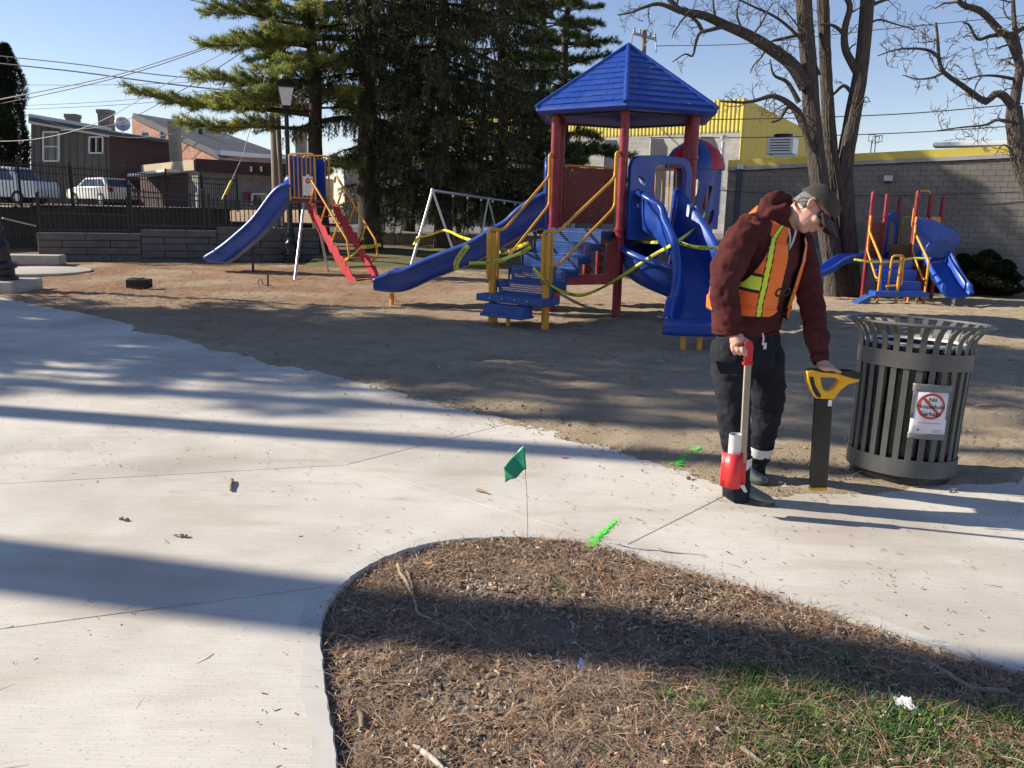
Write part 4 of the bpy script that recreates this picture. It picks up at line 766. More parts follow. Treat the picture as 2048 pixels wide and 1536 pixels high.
# ------------------------------------------------------------------ caution tape
def tape(px_or_pts, label, words=2, w=.052, sag=0.0, twist=(0.0, .4), mirror=True, seed=0, start=.12):
    K = [Vector(p) for p in px_or_pts]; c = curve(K, 40) if len(K) > 2 else [K[0].lerp(K[1], i / 40) - UPZ * (sag * math.sin(math.pi * i / 40)) for i in range(41)]; rs = random.Random(seed); fr = []
    for i, p in enumerate(c):
        t = (c[min(i + 1, 40)] - c[max(i - 1, 0)]).normalized(); toc = (Vector((0, 0, EYE)) - p).normalized(); u = (UPZ - t * UPZ.dot(t)).normalized(); n = t.cross(u); a = twist[0] + twist[1] * math.sin(i / 40 * math.pi * 2.3 + seed); u2 = u * math.cos(a) + n * math.sin(a); fr.append((p, t, u2, t.cross(u2)))
    mb = MB(); mb.loft([[p - u * (w / 2), p + n * .0008, p + u * (w / 2)] for p, t, u, n in fr], closed=False, cap=False); o = mb.build('caution_tape', M['caution'], None, 180); sm = o.modifiers.new('t', 'SOLIDIFY'); sm.thickness = .0012; sm.offset = 0
    tag(o, label, 'tape', 'caution tape tied round the play equipment'); L = sum((b - a).length for a, b in zip(c[:-1], c[1:]))
    for k in range(words):
        tm = text_mesh('CAUTION', w * .78, Matrix.Identity(4), M['ink_black'], 'lettering', o, bold=.0012); me = tm.data; s0 = L * (start + (k + .5) * (1 - start) / words)
        for v in me.vertices:
            s = min(.999, max(0, (s0 + (-v.co.x if mirror else v.co.x) * 1.15) / L)) * 40; i = min(39, int(s)); f = s - i; p, t, u, n = (fr[i][q].lerp(fr[i + 1][q], f) for q in range(4)); off = n * .0008; cs = (Vector((0, 0, EYE)) - p).dot(n); v.co = p + u * v.co.y * 1.05 + off + n * (.0022 if cs > 0 else -.0022)
    return o
tape([P(938, 527, 11.25), P(985, 524, 11.35), P(1040, 506, 11.0), P(1062, 494, 10.95)], 'yellow caution tape strung between the two yellow stair posts', 2, seed=1)
tape([P(936, 490, 11.3), P(925, 505, 11.28), P(913, 525, 11.27), P(913, 541, 11.27)], 'loose end of yellow caution tape hanging from the left stair post', 1, .075, seed=2, twist=(.2, .2))
tape([P(1066, 536, 10.9), P(1090, 560, 11.1), P(1118, 580, 11.5), P(1150, 590, 11.8), P(1180, 586, 11.9), P(1232, 560, 12.35), P(1300, 515, 12.0), P(1352, 485, 11.6)], 'yellow caution tape sagging from the stair post to the wide slide', 4, seed=3, start=.05)
tape([P(1352, 485, 11.55), P(1380, 465, 11.9), P(1398, 450, 12.2), P(1410, 426, 12.6)], 'yellow caution tape running up from the slide wall towards the domed tower', 1, .045, seed=4)
tape([P(1354, 484, 11.52), P(1390, 494, 11.3), P(1442, 497, 11.2)], 'yellow caution tape stretched across the mouth of the wide slide', 2, seed=5, start=0)
tape([P(1258, 476, 13.2), P(1290, 484, 12.6), P(1335, 484, 12.0)], 'yellow caution tape in front of the curled slide under the deck', 2, .045, seed=6, mirror=False)
tape([P(836, 475, 21.0), P(862, 469, 21.0), P(890, 461, 21.2), P(920, 473, 19.5), P(945, 482, 14.6), P(1000, 505, 14.2), P(1058, 486, 11.4)], 'yellow caution tape from the swing frame leg to the stairs', 3, .06, seed=7)
tape([P(836, 474, 20.93), P(828, 490, 20.93)], 'short wrap of yellow caution tape knotted on the swing frame leg', 0, .07, seed=8)
# ================================================================== free-standing slide (left), swing frame
fs = thing('freestanding_slide', Vector((-4.8, 19.5, 0)), 'free-standing blue slide with red steps and yellow rails', 'slide')
pc = P(618, 399, 19.6); PZ = pc.z; ax_ = Vector((-1, .16, 0)).normalized(); sd_ = Vector((ax_.y, -ax_.x, 0))   # ax_: down the chute, sd_: across
sd_ = sd_ if sd_.y < 0 else -sd_
foot = GG(450, 539); st_foot = GG(738, 560)
def L3(a, s, z): return pc + ax_ * a + sd_ * s + UPZ * (z - PZ)
CL = (foot - pc); CL.z = 0; CL = CL.length
keys = [L3(.28, 0, PZ), L3(.48, 0, PZ - .06), L3(.30 + (CL - .3) * .35, 0, 1.02), L3(.30 + (CL - .3) * .62, 0, .55), L3(.30 + (CL - .3) * .80, 0, .28), L3(CL - .22, 0, .19), L3(CL + .12, 0, .20)]
trough('chute', 'blue_bright', curve(keys, 36), .60, [.30] * 31 + [.28, .26, .23, .19, .15, .11], [.30] * 31 + [.28, .26, .23, .19, .15, .11], fs, .06, .05)
mb = MB(); mb.box((0, 0, 0), (.62, .58, .07), Matrix.Rotation(math.atan2(ax_.y, ax_.x), 3, 'Z')); mb.v = [tuple(Vector(v) + pc - UPZ * .04) for v in mb.v]; mb.build('platform', M['maroon'], fs, bevel=.01)
for s in (-1, 1):                                           # splayed galvanised legs
    a = pc + sd_ * (.30 * s) - UPZ * .08; b = GG(587, 558) if s > 0 else L3(-.1, -.95, -.1)
    mb = MB(); mb.tube([a, b - UPZ * .2], .030, 12); mb.build('leg', M['galv'], fs, 45)
mid = L3(.30 + (CL - .3) * .55, 0, .58); mb = MB(); mb.tube([mid, Vector((mid.x, mid.y - .1, -.2))], .03, 10); mb.build('chute_leg', M['black_metal'], fs, 45)
# blue hood panels at the top of the chute
for s in (-1, 1):
    mb = MB(); mb.plate([(-.30, -.02), (.30, -.02), (.34, .35), (.30, .80), (.2, .92), (-.24, .92), (-.30, .84)], [], pc + sd_ * (.27 * s), ax_, UPZ, .035); mb.build('side_panel', M['pvc_blue'], fs, 30, bevel=.012)
mb = MB(); mb.plate([(-.30, .40), (.30, .40), (.30, .98), (-.30, .98)], [], pc + ax_ * .31, sd_, UPZ, .04); mb.build('hood_panel', M['blue_bright'], fs, 30, bevel=.012)
mb = MB(); mb.lathe([(.001, -.16), (.12, -.13), (.19, 0), (.12, .13), (.001, .16)], 20, pc + ax_ * .38 + UPZ * .40 + sd_ * .05); mb.build('bubble', M['blue_bright'], fs, 60)
def fs_panel(a, b, z0, z1, nb): return barpanel(a, b, z0, z1, fs, nb, .013, 'guard_rail')
fs_panel(L3(.30, .33, 0) * Vector((1, 1, 0)) if False else Vector((*L3(.30, .34, 0)[:2], 0)), Vector((*L3(-.30, .34, 0)[:2], 0)), PZ - .03, PZ + 1.0, 6)
fs_panel(Vector((*L3(.25, -.36, 0)[:2], 0)), Vector((*L3(-.36, -.36, 0)[:2], 0)), PZ - .03, PZ + 1.0, 7)
# red steps running down to the right
s0 = L3(-.30, 0, PZ); d = (st_foot - Vector((s0.x, s0.y, 0))); LN = d.length; d.normalize(); sx_ = Vector((-d.y, d.x, 0)); sx_ = sx_ if sx_.y < 0 else -sx_; NSt = 8
wst = .34
for s in (-1, 1):
    poly = []; low = []
    for k in range(NSt + 1):
        t = k / NSt; poly.append((LN * t, PZ * (1 - t) + .07 - (.0 if k else .05))); 
        if k < NSt: poly.append((LN * (t + .55 / NSt), PZ * (1 - t - .55 / NSt) - .015))
    base = [(LN * 1.02, 0.0), (LN * .96, -.02)] + [(LN * (k / 40), PZ * (1 - k / 40) - .30 + .035 * math.sin(k * 1.25)) for k in range(38, -1, -1)]
    mb = MB(); mb.plate(poly + base, [], Vector((s0.x, s0.y, 0)) + sx_ * (s * wst) , d, UPZ, .02); mb.build('stringer', M['red_plate'], fs)
for k in range(NSt):
    t = (k + .6) / NSt; p = Vector((s0.x, s0.y, 0)) + d * (LN * t) + UPZ * (PZ * (1 - t) - .03); mb = MB()
    mb.box((0, 0, 0), (.19, wst * 2, .025), Matrix(((d.x, sx_.x, 0), (d.y, sx_.y, 0), (0, 0, 1)))); mb.box((-.085, 0, -.03), (.015, wst * 2, .06)) if False else None
    mb.v = [tuple(Vector(v) + p) for v in mb.v]; mb.build('tread', M['red_plate'], fs, bevel=.006)
for s in (-1, 1):
    o_ = sx_ * (s * (wst + .03)); q = lambda t, h: Vector((s0.x, s0.y, 0)) + o_ + d * (LN * t) + UPZ * (PZ * (1 - t) + h)
    pipe([q(.0, .40), q(.03, .62), q(.86, .62), q(.90, .30), q(.80, .06)], fs, r=.024, rad=.06)
    for t in (.06, .30, .54): mb = MB(); mb.tube([q(t, .02), q(t + .13, .62)], .02, 8); mb.build('rail_brace', M['yellow'], fs, 50)
# stop notice clipped to the guard rail
nt2c = P(616, 372, 19.15); no2 = thing('stop_notice', nt2c, 'white laminated notice with red stop octagon clipped to yellow rail', 'notice')
nx = Vector((1, -.10, 0)).normalized(); ny = Vector((nx.y, -nx.x, 0)); ny = ny if ny.y < 0 else -ny
fr_ = Matrix(((nx.x, 0, ny.x, nt2c.x), (nx.y, 0, ny.y, nt2c.y), (0, 1, 0, nt2c.z), (0, 0, 0, 1)))
mb = MB(); mb.box((0, 0, 0), (.235, .42, .006)); mb.v = [tuple(fr_ @ Vector(v)) for v in mb.v]; mb.build('sheet', M['paper'], no2)
mb = MB(); mb.add([fr_ @ Vector((.065 * math.cos(R(22.5 + 45 * k)), .11 + .065 * math.sin(R(22.5 + 45 * k)), .0045)) for k in range(8)], [tuple(range(8))]); mb.build('octagon', M['ink_red'], no2)
text_mesh('STOP', .042, fr_ @ Matrix.Translation((0, .11, .006)), M['white'], 'lettering', no2, bold=.0008)
for k, (yy, ww) in enumerate([(.015, .13), (-.01, .15), (-.035, .12), (-.06, .15), (-.10, .16), (-.115, .14)]): mb = MB(); mb.box((0, yy, .004), (ww, .007, .0015)); mb.v = [tuple(fr_ @ Vector(v)) for v in mb.v]; mb.build('small_print', M['ink_grey'], no2)
mb = MB(); mb.add([fr_ @ Vector((.012 * math.cos(R(36 * k)), -.165 + .012 * math.sin(R(36 * k)), .0045)) for k in range(10)], [tuple(range(10))]); mb.build('emblem', M['ink_black'], no2)
mb = MB(); mb.box((0, .21, .004), (.12, .03, .012)); mb.v = [tuple(fr_ @ Vector(v)) for v in mb.v]; mb.build('clip', M['galv'], no2)
tape([P(722, 494, 18.3), P(742, 493, 18.5), P(762, 490, 18.8)], 'yellow caution tape tied across the foot of the red steps', 1, .08, seed=9, start=0); tape([P(722, 494, 18.28), P(703, 512, 18.2), P(680, 522, 18.2)], 'loose yellow tape end trailing from the red steps', 0, .035, seed=10)
# swing frame
sw_ = thing('swing_frame', GG(850, 540), 'galvanised swing frame with bare hanging chains beneath dark spruces', 'swing')
a1 = P(865, 381, 21.6); a2 = P(976, 397, 24.6); ext = a2 + (a2 - a1) * .95
M['chain'] = pm('weathered chain', (.10, .10, .10), (.18, .17, .16), 30, .6, metal=.5)
mb = MB(); mb.tube([a1, ext], .038, 12); mb.build('top_bar', M['galv'], sw_, 45)
for a, lg in ((a1, [GG(815, 541), P(925, 560, 22.0)]), (a2, [P(950, 560, 24.0), P(1012, 560, 25.2)]), (ext, [P(1040, 560, 27), P(1085, 560, 28)])):
    for b in lg: mb = MB(); mb.tube([a, Vector((b.x, b.y, -.2))], .037 if a is a1 and b is lg[0] else .030, 12); mb.build('leg', M['galv'], sw_, 45)
    mb = MB(); mb.lathe([(.05, -.05), (.055, 0), (.03, .05)], 14, a); mb.build('end_fitting', M['galv'], sw_, 45)
for t in (.34, .60, .86, 1.10, 1.35, 1.6):
    p = a1.lerp(a2, t); mb = MB(); q = [p + Vector((random.uniform(-.004, .004), random.uniform(-.004, .004), -k * .05)) for k in range(25)]; mb.tube(q, [.009 if k % 2 else .005 for k in range(25)], 5); mb.build('chain', M['chain'], sw_)
    mb = MB(); mb.box(p - UPZ * .05, (.05, .05, .09)); mb.build('hanger', M['galv'], sw_)
# bag and stake on the dirt
bg = GG(279, 576); bag = thing('equipment_bag', bg, 'small black equipment bag lying on the dirt', 'bag'); mb = MB(); mb.box((0, 0, .085), (.40, .26, .17)); o = mb.build('body', M['black'], bag, 50, bevel=.02, segs=3); o.matrix_basis = Matrix.Translation((0, 0, 0)) ; o.location = (0, 0, 0)
mb = MB(); mb.tube(smooth_path([(.18, -.05, .04), (.27, -.07, .07), (.26, -.07, .15), (.15, -.04, .17)], .05), .014, 8); mb.build('strap', M['black'], bag, 60)
mb = MB(); mb.box((-.05, 0, .172), (.26, .2, .03)); mb.build('flap', M['black'], bag, 50, bevel=.012)
for o in bag.children: o.parent = bag; o.matrix_parent_inverse = Matrix.Identity(4)
sk = GG(536, 573); stk = thing('survey_stake', sk, 'short wooden stake with black wire loop stuck in the dirt', 'stake'); mb = MB(); mb.bar((0, 0, -.1), (.008, 0, .25), .035, .02, (0, 1, 0)); mb.build('peg', pm('stake wood', (.16, .08, .05), (.22, .12, .08), 20, .8), stk); mb = MB(); mb.tube(smooth_path([(-.16, -.05, .0), (-.19, 0, .12), (-.12, 0, .14), (-.10, 0, .03), (.02, .03, .02), (.07, .03, .03)], .05), .009, 6); mb.build('wire_loop', M['black'], stk, 60)
for o in stk.children: o.matrix_parent_inverse = Matrix.Identity(4)
# ================================================================== small play structure (right)
SC = GG(1790, 601); SZ = SC.z; sp_ = thing('small_play_structure', SC, 'small play structure with bare red posts and two blue slides by the block wall', 'play structure')
sc = 1650 / SC.y                                            # px per metre there
def Q_(px, py, dd=0.0): return P(px, py, SC.y + dd)
DS = Q_(1790, 519).z; dk = DS
# posts: three on the left side (front to back), three on the right
pl = [(1729, 603, .0, 386), (1757, 597, .7, 391), (1783, 594, 1.35, 396), (1817, 604, .0, 384), (1843, 600, .7, 390), (1867, 596, 1.35, 395)]
sposts = []
for px, py, dd, ty in pl:
    top = Q_(px + (18 if px < 1800 else 20), ty, dd); b = Vector((top.x, top.y, SZ)); sposts.append(b); post(b, top.z - SZ, sp_, .047, collars=(dk - SZ + .95 if dd else dk - SZ + .80, dk - SZ + .02))
f0, f1, f2, r0, r1, r2 = sposts
mb = MB(); q = [f0, r0, r2, f2]; mb.add([v + UPZ * (dk - SZ + z) for z in (-.05, 0) for v in q], [(3, 2, 1, 0), (4, 5, 6, 7), (0, 1, 5, 4), (1, 2, 6, 5), (2, 3, 7, 6), (3, 0, 4, 7)]); mb.build('deck', M['black_metal'], sp_)
sux = (r0 - f0).normalized(); suy = Vector((-sux.y, sux.x, 0)); wid_ = (r0 - f0).length
def S_(a, b, z): return f0 + sux * a + suy * b + UPZ * z
# front steps
hs = dk - SZ; ns = 3; rs_ = (hs - .26) / ns
for k in range(ns):
    z = .26 + rs_ * (k + 1); y = -(ns - k - 1) * .26 - .26; mb = MB(); mb.box((0, 0, 0), (.86, .28, .02)); mb.box((0, -.14, -rs_ / 2), (.86, .012, rs_)); R3 = Matrix(((sux.x, suy.x, 0), (sux.y, suy.y, 0), (0, 0, 1))); mb.v = [tuple(R3 @ Vector(v) + S_(wid_ / 2 - .02, y + .13, z)) for v in mb.v]; mb.build('step', M['blue_bright'], sp_)
mb = MB(); mb.box((0, 0, 0), (1.15, .34, .11), R3); mb.v = [tuple(Vector(v) + S_(wid_ / 2 - .12, -.95, .24)) for v in mb.v]; mb.build('landing', M['blue_bright'], sp_, bevel=.012)
mb = MB(); mb.add([S_(-.62, -1.15, .0), S_(-.30, -1.15, .20), S_(-.30, -.8, .20), S_(-.62, -.8, .0), S_(-.30, -1.15, .0), S_(-.30, -.8, 0)], [(0, 1, 2, 3), (0, 4, 1), (3, 2, 5)]); o = mb.build('ramp', M['steel_blue'], sp_); s2 = o.modifiers.new('t', 'SOLIDIFY'); s2.thickness = .025
for s, b in ((0, f0), (1, r0)):
    xo = -.06 if s == 0 else wid_ - .04; pipe([S_(xo, -.92, -.2), S_(xo, -.92, .92), S_(xo, -.85, .98), S_(xo + .02, -.10, 1.52), S_(xo + .04, -.05, 1.62), S_(xo + .04, -.05, hs + .92), S_(xo + .06, .0, hs + .94)], sp_, r=.026, rad=.06)
    pipe([S_(xo, -.86, .55), S_(xo, -.74, .55), S_(xo + .03, -.08, 1.1), S_(xo + .04, -.05, 1.2), S_(xo + .04, -.05, hs + .9)], sp_, r=.021, rad=.06)
pipe([S_(.12, -.93, .22), S_(.12, -1.0, 1.04), S_(.36, -1.0, 1.05), S_(.38, -1.0, .42), S_(.06, -1.0, .40)], sp_, r=.022, rad=.07); mb = MB(); mb.tube([S_(.30, -1.02, -.2), S_(.30, -1.02, 1.02)], .032, 12); mb.build('stair_post', M['yellow'], sp_, 45)
for xo in (.9, 1.1): mb = MB(); mb.tube([S_(xo - .1, -.5, -.2), S_(xo - .1, -.5, .4)], .028, 10); mb.build('step_leg', M['yellow'], sp_, 45)
# panels
u = (f1 - f0).normalized(); L_ = (f1 - f0).length
mb = MB(); mb.plate([(.05, hs + .02), (L_ - .05, hs + .02), (L_ - .05, hs + .80), (.05, hs + .80)], [], f0, u, UPZ, .02); pn = mb.build('maroon_panel', M['maroon'], sp_)
for k in range(4): mb = MB(); mb.box((0, 0, 0), (.10, .004, .012)); o = mb.build('print_line', M['groove'], pn); o.matrix_basis = Matrix.Translation(f0 + u * (L_ * .5) + UPZ * (hs + .25 + .12 * k) - suy * .012)
L2 = (f2 - f1).length; u2 = (f2 - f1).normalized(); mb = MB(); mb.plate([(.0, hs - .1), (L2, hs - .1), (L2, hs + .95), (L2 * .5, hs + 1.05), (0, hs + .95)], [rr(L2 / 2, hs + .45, L2 * .5, .75, .1)], f1, u2, UPZ, .05); mb.build('slide_hood', M['pvc_blue'], sp_, 30, bevel=.01)
barpanel(Vector((f2 + sux * .12)) , Vector((f2 + sux * (wid_ * .55))), hs + .0, hs + .93, sp_, 4); pipe([r1 - sux * .36 + UPZ * (hs + .6), r1 - sux * .36 + UPZ * (hs + 1.52), r1 - sux * .02 + UPZ * (hs + 1.52), r1 - sux * .02 + UPZ * (hs + .6)], sp_, 'arch_rail', .02, rad=.1)
L3_ = (r2 - r1).length; u3 = (r2 - r1).normalized(); mb = MB(); mb.plate([(.04, hs), (L3_ - .04, hs), (L3_ - .04, hs + .95), (.04, hs + .95)], [], r1, u3, UPZ, .02); yp = mb.build('yellow_panel', M['yellow'], sp_)
for k in range(7): mb = MB(); mb.bar(r1 + u3 * (.08 + k * (L3_ - .16) / 6) + UPZ * (hs + .05) - sux * .02, r1 + u3 * (.08 + k * (L3_ - .16) / 6) + UPZ * (hs + .92) - sux * .02, .02, .02); mb.build('rib', M['yellow'], yp)
mb = MB(); mb.box(f1.lerp(r1, .52) + UPZ * (hs + .16), (wid_ * .70, .03, .30), R3); mb.build('brown_bench', pm('brown board', (.20, .10, .035), (.25, .13, .05), 10, .6), sp_)
mb = MB(); mb.bar(r0.lerp(r1, .5) + UPZ * .25, r0.lerp(r1, .5) + UPZ * .75, (r1 - r0).length, .02, sux); mb.build('lower_panel', M['maroon'], sp_)
# left straight slide running off to the left
c = curve([f1.lerp(f2, .5) + UPZ * (hs - .0), f1.lerp(f2, .5) + Vector((-.4, .0, hs - .12)), Q_(1690, 527, .8) * 1.0, Q_(1660, 545, .7), Q_(1634, 556, .6), Q_(1606, 561, .5)], 30)
trough('straight_slide', 'blue_bright', c, .42, .17, .17, sp_, .025, .035)
# right curved slide with canopy
mb = MB(); mb.plate([(.0, hs + .05), (.62, hs + .05), (.95, hs + .45), (.80, hs + .68), (.30, hs + .90), (.0, hs + .92)], [], r0 + sux * .02 - suy * .02, (sux * .96 - suy * .28).normalized(), UPZ, .05); can = mb.build('slide_canopy', M['pvc_blue'], sp_, 30, bevel=.02)
mb = MB(); v_ = (sux * .96 - suy * .28).normalized(); o_ = r0 + sux * .02 - suy * .04; mb.tube(smooth_path([o_ + v_ * .22 + UPZ * (hs + .08) - suy * .06, o_ + v_ * .24 + UPZ * (hs + .35) - suy * .06, o_ + v_ * .5 + UPZ * (hs + .52) - suy * .06], .1), .02, 8); mb.build('moulded_rib', M['blue_bright'], can, 60)
c = curve([r0.lerp(r1, .4) + UPZ * hs, r0.lerp(r1, .2) + sux * .35 + UPZ * (hs - .05), P(1868, 528, SC.y - .2), P(1882, 560, SC.y - .62), P(1900, 588, SC.y - 1.0), P(1912, 597, SC.y - 1.2)], 30)
trough('curved_slide', 'blue_bright', c, [.44 + .006 * i for i in range(31)], [.26] * 28 + [.2, .16, .12], [.26] * 28 + [.2, .16, .12], sp_, .03, .045)
mb = MB(); e_ = c[-3]; mb.tube([e_ - UPZ * .02, Vector((e_.x, e_.y, SZ - .1))], .03, 10); mb.build('slide_leg', M['galv'], sp_, 45)
tape([Q_(1708, 519, -.95), Q_(1740, 523, -1.0), Q_(1790, 524, -.6), Q_(1820, 517, -.4), Q_(1862, 517, -.5)], 'yellow caution tape around the small play structure steps', 0, .05, seed=11)
# ================================================================== retaining walls, fences, lamps, cars, houses on the left
M['wallstone'] = pm('grey wall block', (.105, .102, .10), (.155, .15, .145), 5, .9, .5, 50, c3=(.10, .095, .09), s3=1.5, t3=.6, w3=.2)
rw = thing('retaining_wall', G(350, 522), 'low grey retaining wall of long stepped stone blocks', 'wall')
wa, wb = G(78, 522), G(640, 522); wu = (wb - wa); WL = wu.length; wu.normalize(); wn = Vector((wu.y, -wu.x, 0)); ch = .19
secs = [(0, .345, 4), (.345, .615, 5), (.615, 1.0, 5.35)]
def wz(px, py): 
    s = max(0, min(1, (px - 78) / 562)); return P(px, py, wa.lerp(wb, s).y).z
tops = [wz(170, 466), wz(345, 460), wz(520, 455)]
me_cache = {}
for si, (s0, s1, _) in enumerate(secs):
    top = tops[si]; k = 0; z1 = top
    while z1 > -.02:
        z0_ = max(-.1, z1 - ch); x = s0 * WL - (0 if k % 2 == 0 else .0); first = True; a = x
        while a < s1 * WL - .02:
            l = 1.15 if not (first and k % 2) else .58; first = False; b_ = min(a + l, s1 * WL)
            if s1 * WL - b_ < .2: b_ = s1 * WL
            d_ = random.uniform(-.012, .012) + (.03 if k == 0 else 0); mb = MB(); c_ = wa + wu * ((a + b_) / 2) + UPZ * ((z0_ + z1) / 2) - wn * (.17 - d_); mb.box((0, 0, 0), (b_ - a - .012, .34, z1 - z0_ - .012)); o = mb.build('stone_block', M['wallstone'], rw, bevel=.012, segs=1); o.matrix_basis = Matrix(((wu.x, -wn.x, 0, c_.x), (wu.y, -wn.y, 0, c_.y), (0, 0, 1, c_.z), (0, 0, 0, 1))); o.matrix_parent_inverse = rw.matrix_basis.inverted()
            a = b_
        z1 -= ch; k += 1
mb = MB(); mb.box((0, .25, 0), (WL - .04, .2, .70)); o = mb.build('backfill', M['wallstone'], rw); c_ = wa.lerp(wb, .5) + UPZ * .33; o.matrix_basis = Matrix(((wu.x, -wn.x, 0, c_.x), (wu.y, -wn.y, 0, c_.y), (0, 0, 1, c_.z), (0, 0, 0, 1)))
# fences
PK = {}
def picket_fence(a, b, zb0, zb1, h0, h1, label, spacing=.115, posts=(0, 1), rails=(.10, .80, .94), r=.013):
    a = Vector(a); b = Vector(b); L = (b - a).length; u = (b - a) / L; f = thing('picket_fence', a + UPZ * zb0, label, 'fence'); n = int(L / spacing); mt = M['black_metal']
    for k in range(1, n):
        t = k / n; z0_ = zb0 + (zb1 - zb0) * t; h = h0 + (h1 - h0) * t; key = round(h, 2)
        if key not in PK: m_ = MB(); m_.box((0, 0, key / 2), (r * 1.6, r * 1.6, key)); o_ = m_.build('picket', mt, None); PK[key] = o_.data; bpy.data.objects.remove(o_)
        share(PK[key], 'picket', Matrix.Translation(a.lerp(b, t) + UPZ * z0_), f)
    for rf in rails: m_ = MB(); m_.bar(a + UPZ * (zb0 + h0 * rf), b + UPZ * (zb1 + h1 * rf), .03, .035); m_.build('rail', mt, f)
    for t in posts: m_ = MB(); z0_ = zb0 + (zb1 - zb0) * t; h = h0 + (h1 - h0) * t; p = a.lerp(b, t); m_.box(p + UPZ * (z0_ + h * .53), (.06, .06, h * 1.10)); m_.lathe([(.045, 0), (.045, .02), (.01, .05)], 8, p + UPZ * (z0_ + h * 1.08)); m_.build('fence_post', mt, f)
    return f
def on_w(px): s = (px - 78) / 562; return wa.lerp(wb, s) - wn * .17
def fz(px, py): return P(px, py, on_w(px).y).z
picket_fence(on_w(84), on_w(250), tops[0], tops[0], fz(160, 394) - tops[0], fz(160, 398) - tops[0], 'black picket fence on the lowest left step of the retaining wall', rails=(.08, .55, .95))
picket_fence(on_w(256), on_w(400), tops[1] - .02, tops[1] - .02, fz(256, 374) - tops[1], fz(400, 386) - tops[1], 'tall black picket fence on the middle step of the retaining wall', rails=(.12, .80, .93))
picket_fence(on_w(410), on_w(600), tops[2] - .02, tops[2] - .02, fz(410, 394) - tops[2], fz(600, 404) - tops[2], 'black picket fence on the highest step behind the blue chute', rails=(.08, .80, .93), posts=(0, .18, .55, 1))
LOTZ = 1.36
ua, ub = P(-60, 400, 25.5), P(475, 400, 37.0)
picket_fence(Vector((ua.x, ua.y, 0)), Vector((ub.x, ub.y, 0)), LOTZ - .05, LOTZ - .12, P(0, 314, 26.5).z - LOTZ, P(475, 357, 37).z - LOTZ + .12, 'long black picket fence above the upper wall beside the cars', .125, posts=(0, .14, .3, .5, .66, .82, 1), rails=(.06, .78, .93))
# upper wall and parking lot
uw = tag(MB().box((0, 0, 0), (1, 1, 1)).build('upper_wall', pm('dark rough wall', (.055, .054, .053), (.085, .083, .08), 4, .9, .4, 30)), 'plain dark grey upper wall behind the black fences', 'wall'); d_ = Vector((ub.x - ua.x, ub.y - ua.y, 0)); uL = d_.length; d_.normalize(); mid_ = (ua + ub) / 2
uw.matrix_basis = Matrix(((d_.x * uL * 1.2, -d_.y * .3, 0, mid_.x - 1.2), (d_.y * uL * 1.2, d_.x * .3, 0, mid_.y - .3), (0, 0, LOTZ + .3, LOTZ / 2 - .2), (0, 0, 0, 1)))
M['asphalt'] = pm('light worn asphalt', (.16, .155, .15), (.22, .21, .20), 3, .9, .3, 60)
xs = np.linspace(-60, 14, 60); ys = np.concatenate([[25.6, 26.2], np.linspace(27, 75, 40)]); LX, LY = np.meshgrid(xs, ys); LZ = 1.36 - .66 * S((LX + 10.5) / 7) - .15 * S((LX + 2) / 6)
LZ = np.where(LY < 26.5 , np.where(LX > -7.5, .05, LZ), LZ); front = ua.y + (LX - ua.x) * d_.y / d_.x
ok_ = ((LY > front + .1) | (LX > -7.0)) & ((LX > -7) | (LY > 26)); n0_, n1_ = LX.shape; idx = np.arange(n0_ * n1_).reshape(n0_, n1_); Q = np.stack([idx[:-1, :-1], idx[:-1, 1:], idx[1:, 1:], idx[1:, :-1]], -1).reshape(-1, 4); Q = Q[ok_.ravel()[Q].all(1)]
tag(np_mesh('parking_lot', np.stack([LX, LY, LZ], -1).reshape(-1, 3), Q, M['asphalt']), kind='structure')
lw = thing('kerb_wall', Vector((-2, 26.9, 0)), 'low weathered timber kerb wall below the parked bicycle', 'wall')
for k in range(5): mb = MB(); mb.box((-4.9 + k * 2.2, 26.75, .46), (2.17, .22, .62)); mb.build('timber', M['wood_post'], lw, bevel=.02)
# sloping grass bank under the spruces
M['bank'] = pm('thin grass and needles', (.13, .11, .05), (.20, .13, .075), 1.2, .95, .6, 40, c3=(.10, .12, .035), s3=.9, t3=.5, w3=.15)
xs = np.linspace(-5.6, 9, 90); ys = np.linspace(20.6, 26.8, 50); BX2, BY2 = np.meshgrid(xs, ys); BZ2 = -.05 + .45 * S((BY2 - 20.8) / 5.5) * S((3.5 - BX2) / 3.0 + .2) + (fbm(BX2, BY2, 1.2, 131) - .47) * .12 - .35 * S((BX2 - 1) / 5) * S((BY2 - 12) / 9)
BZ2[0, :] = -.5; idx = np.arange(BX2.size).reshape(BX2.shape); Q = np.stack([idx[:-1, :-1], idx[:-1, 1:], idx[1:, 1:], idx[1:, :-1]], -1).reshape(-1, 4)
tag(np_mesh('grass_bank', np.stack([BX2, BY2, BZ2], -1).reshape(-1, 3), Q, M['bank'], smooth=True), kind='structure')
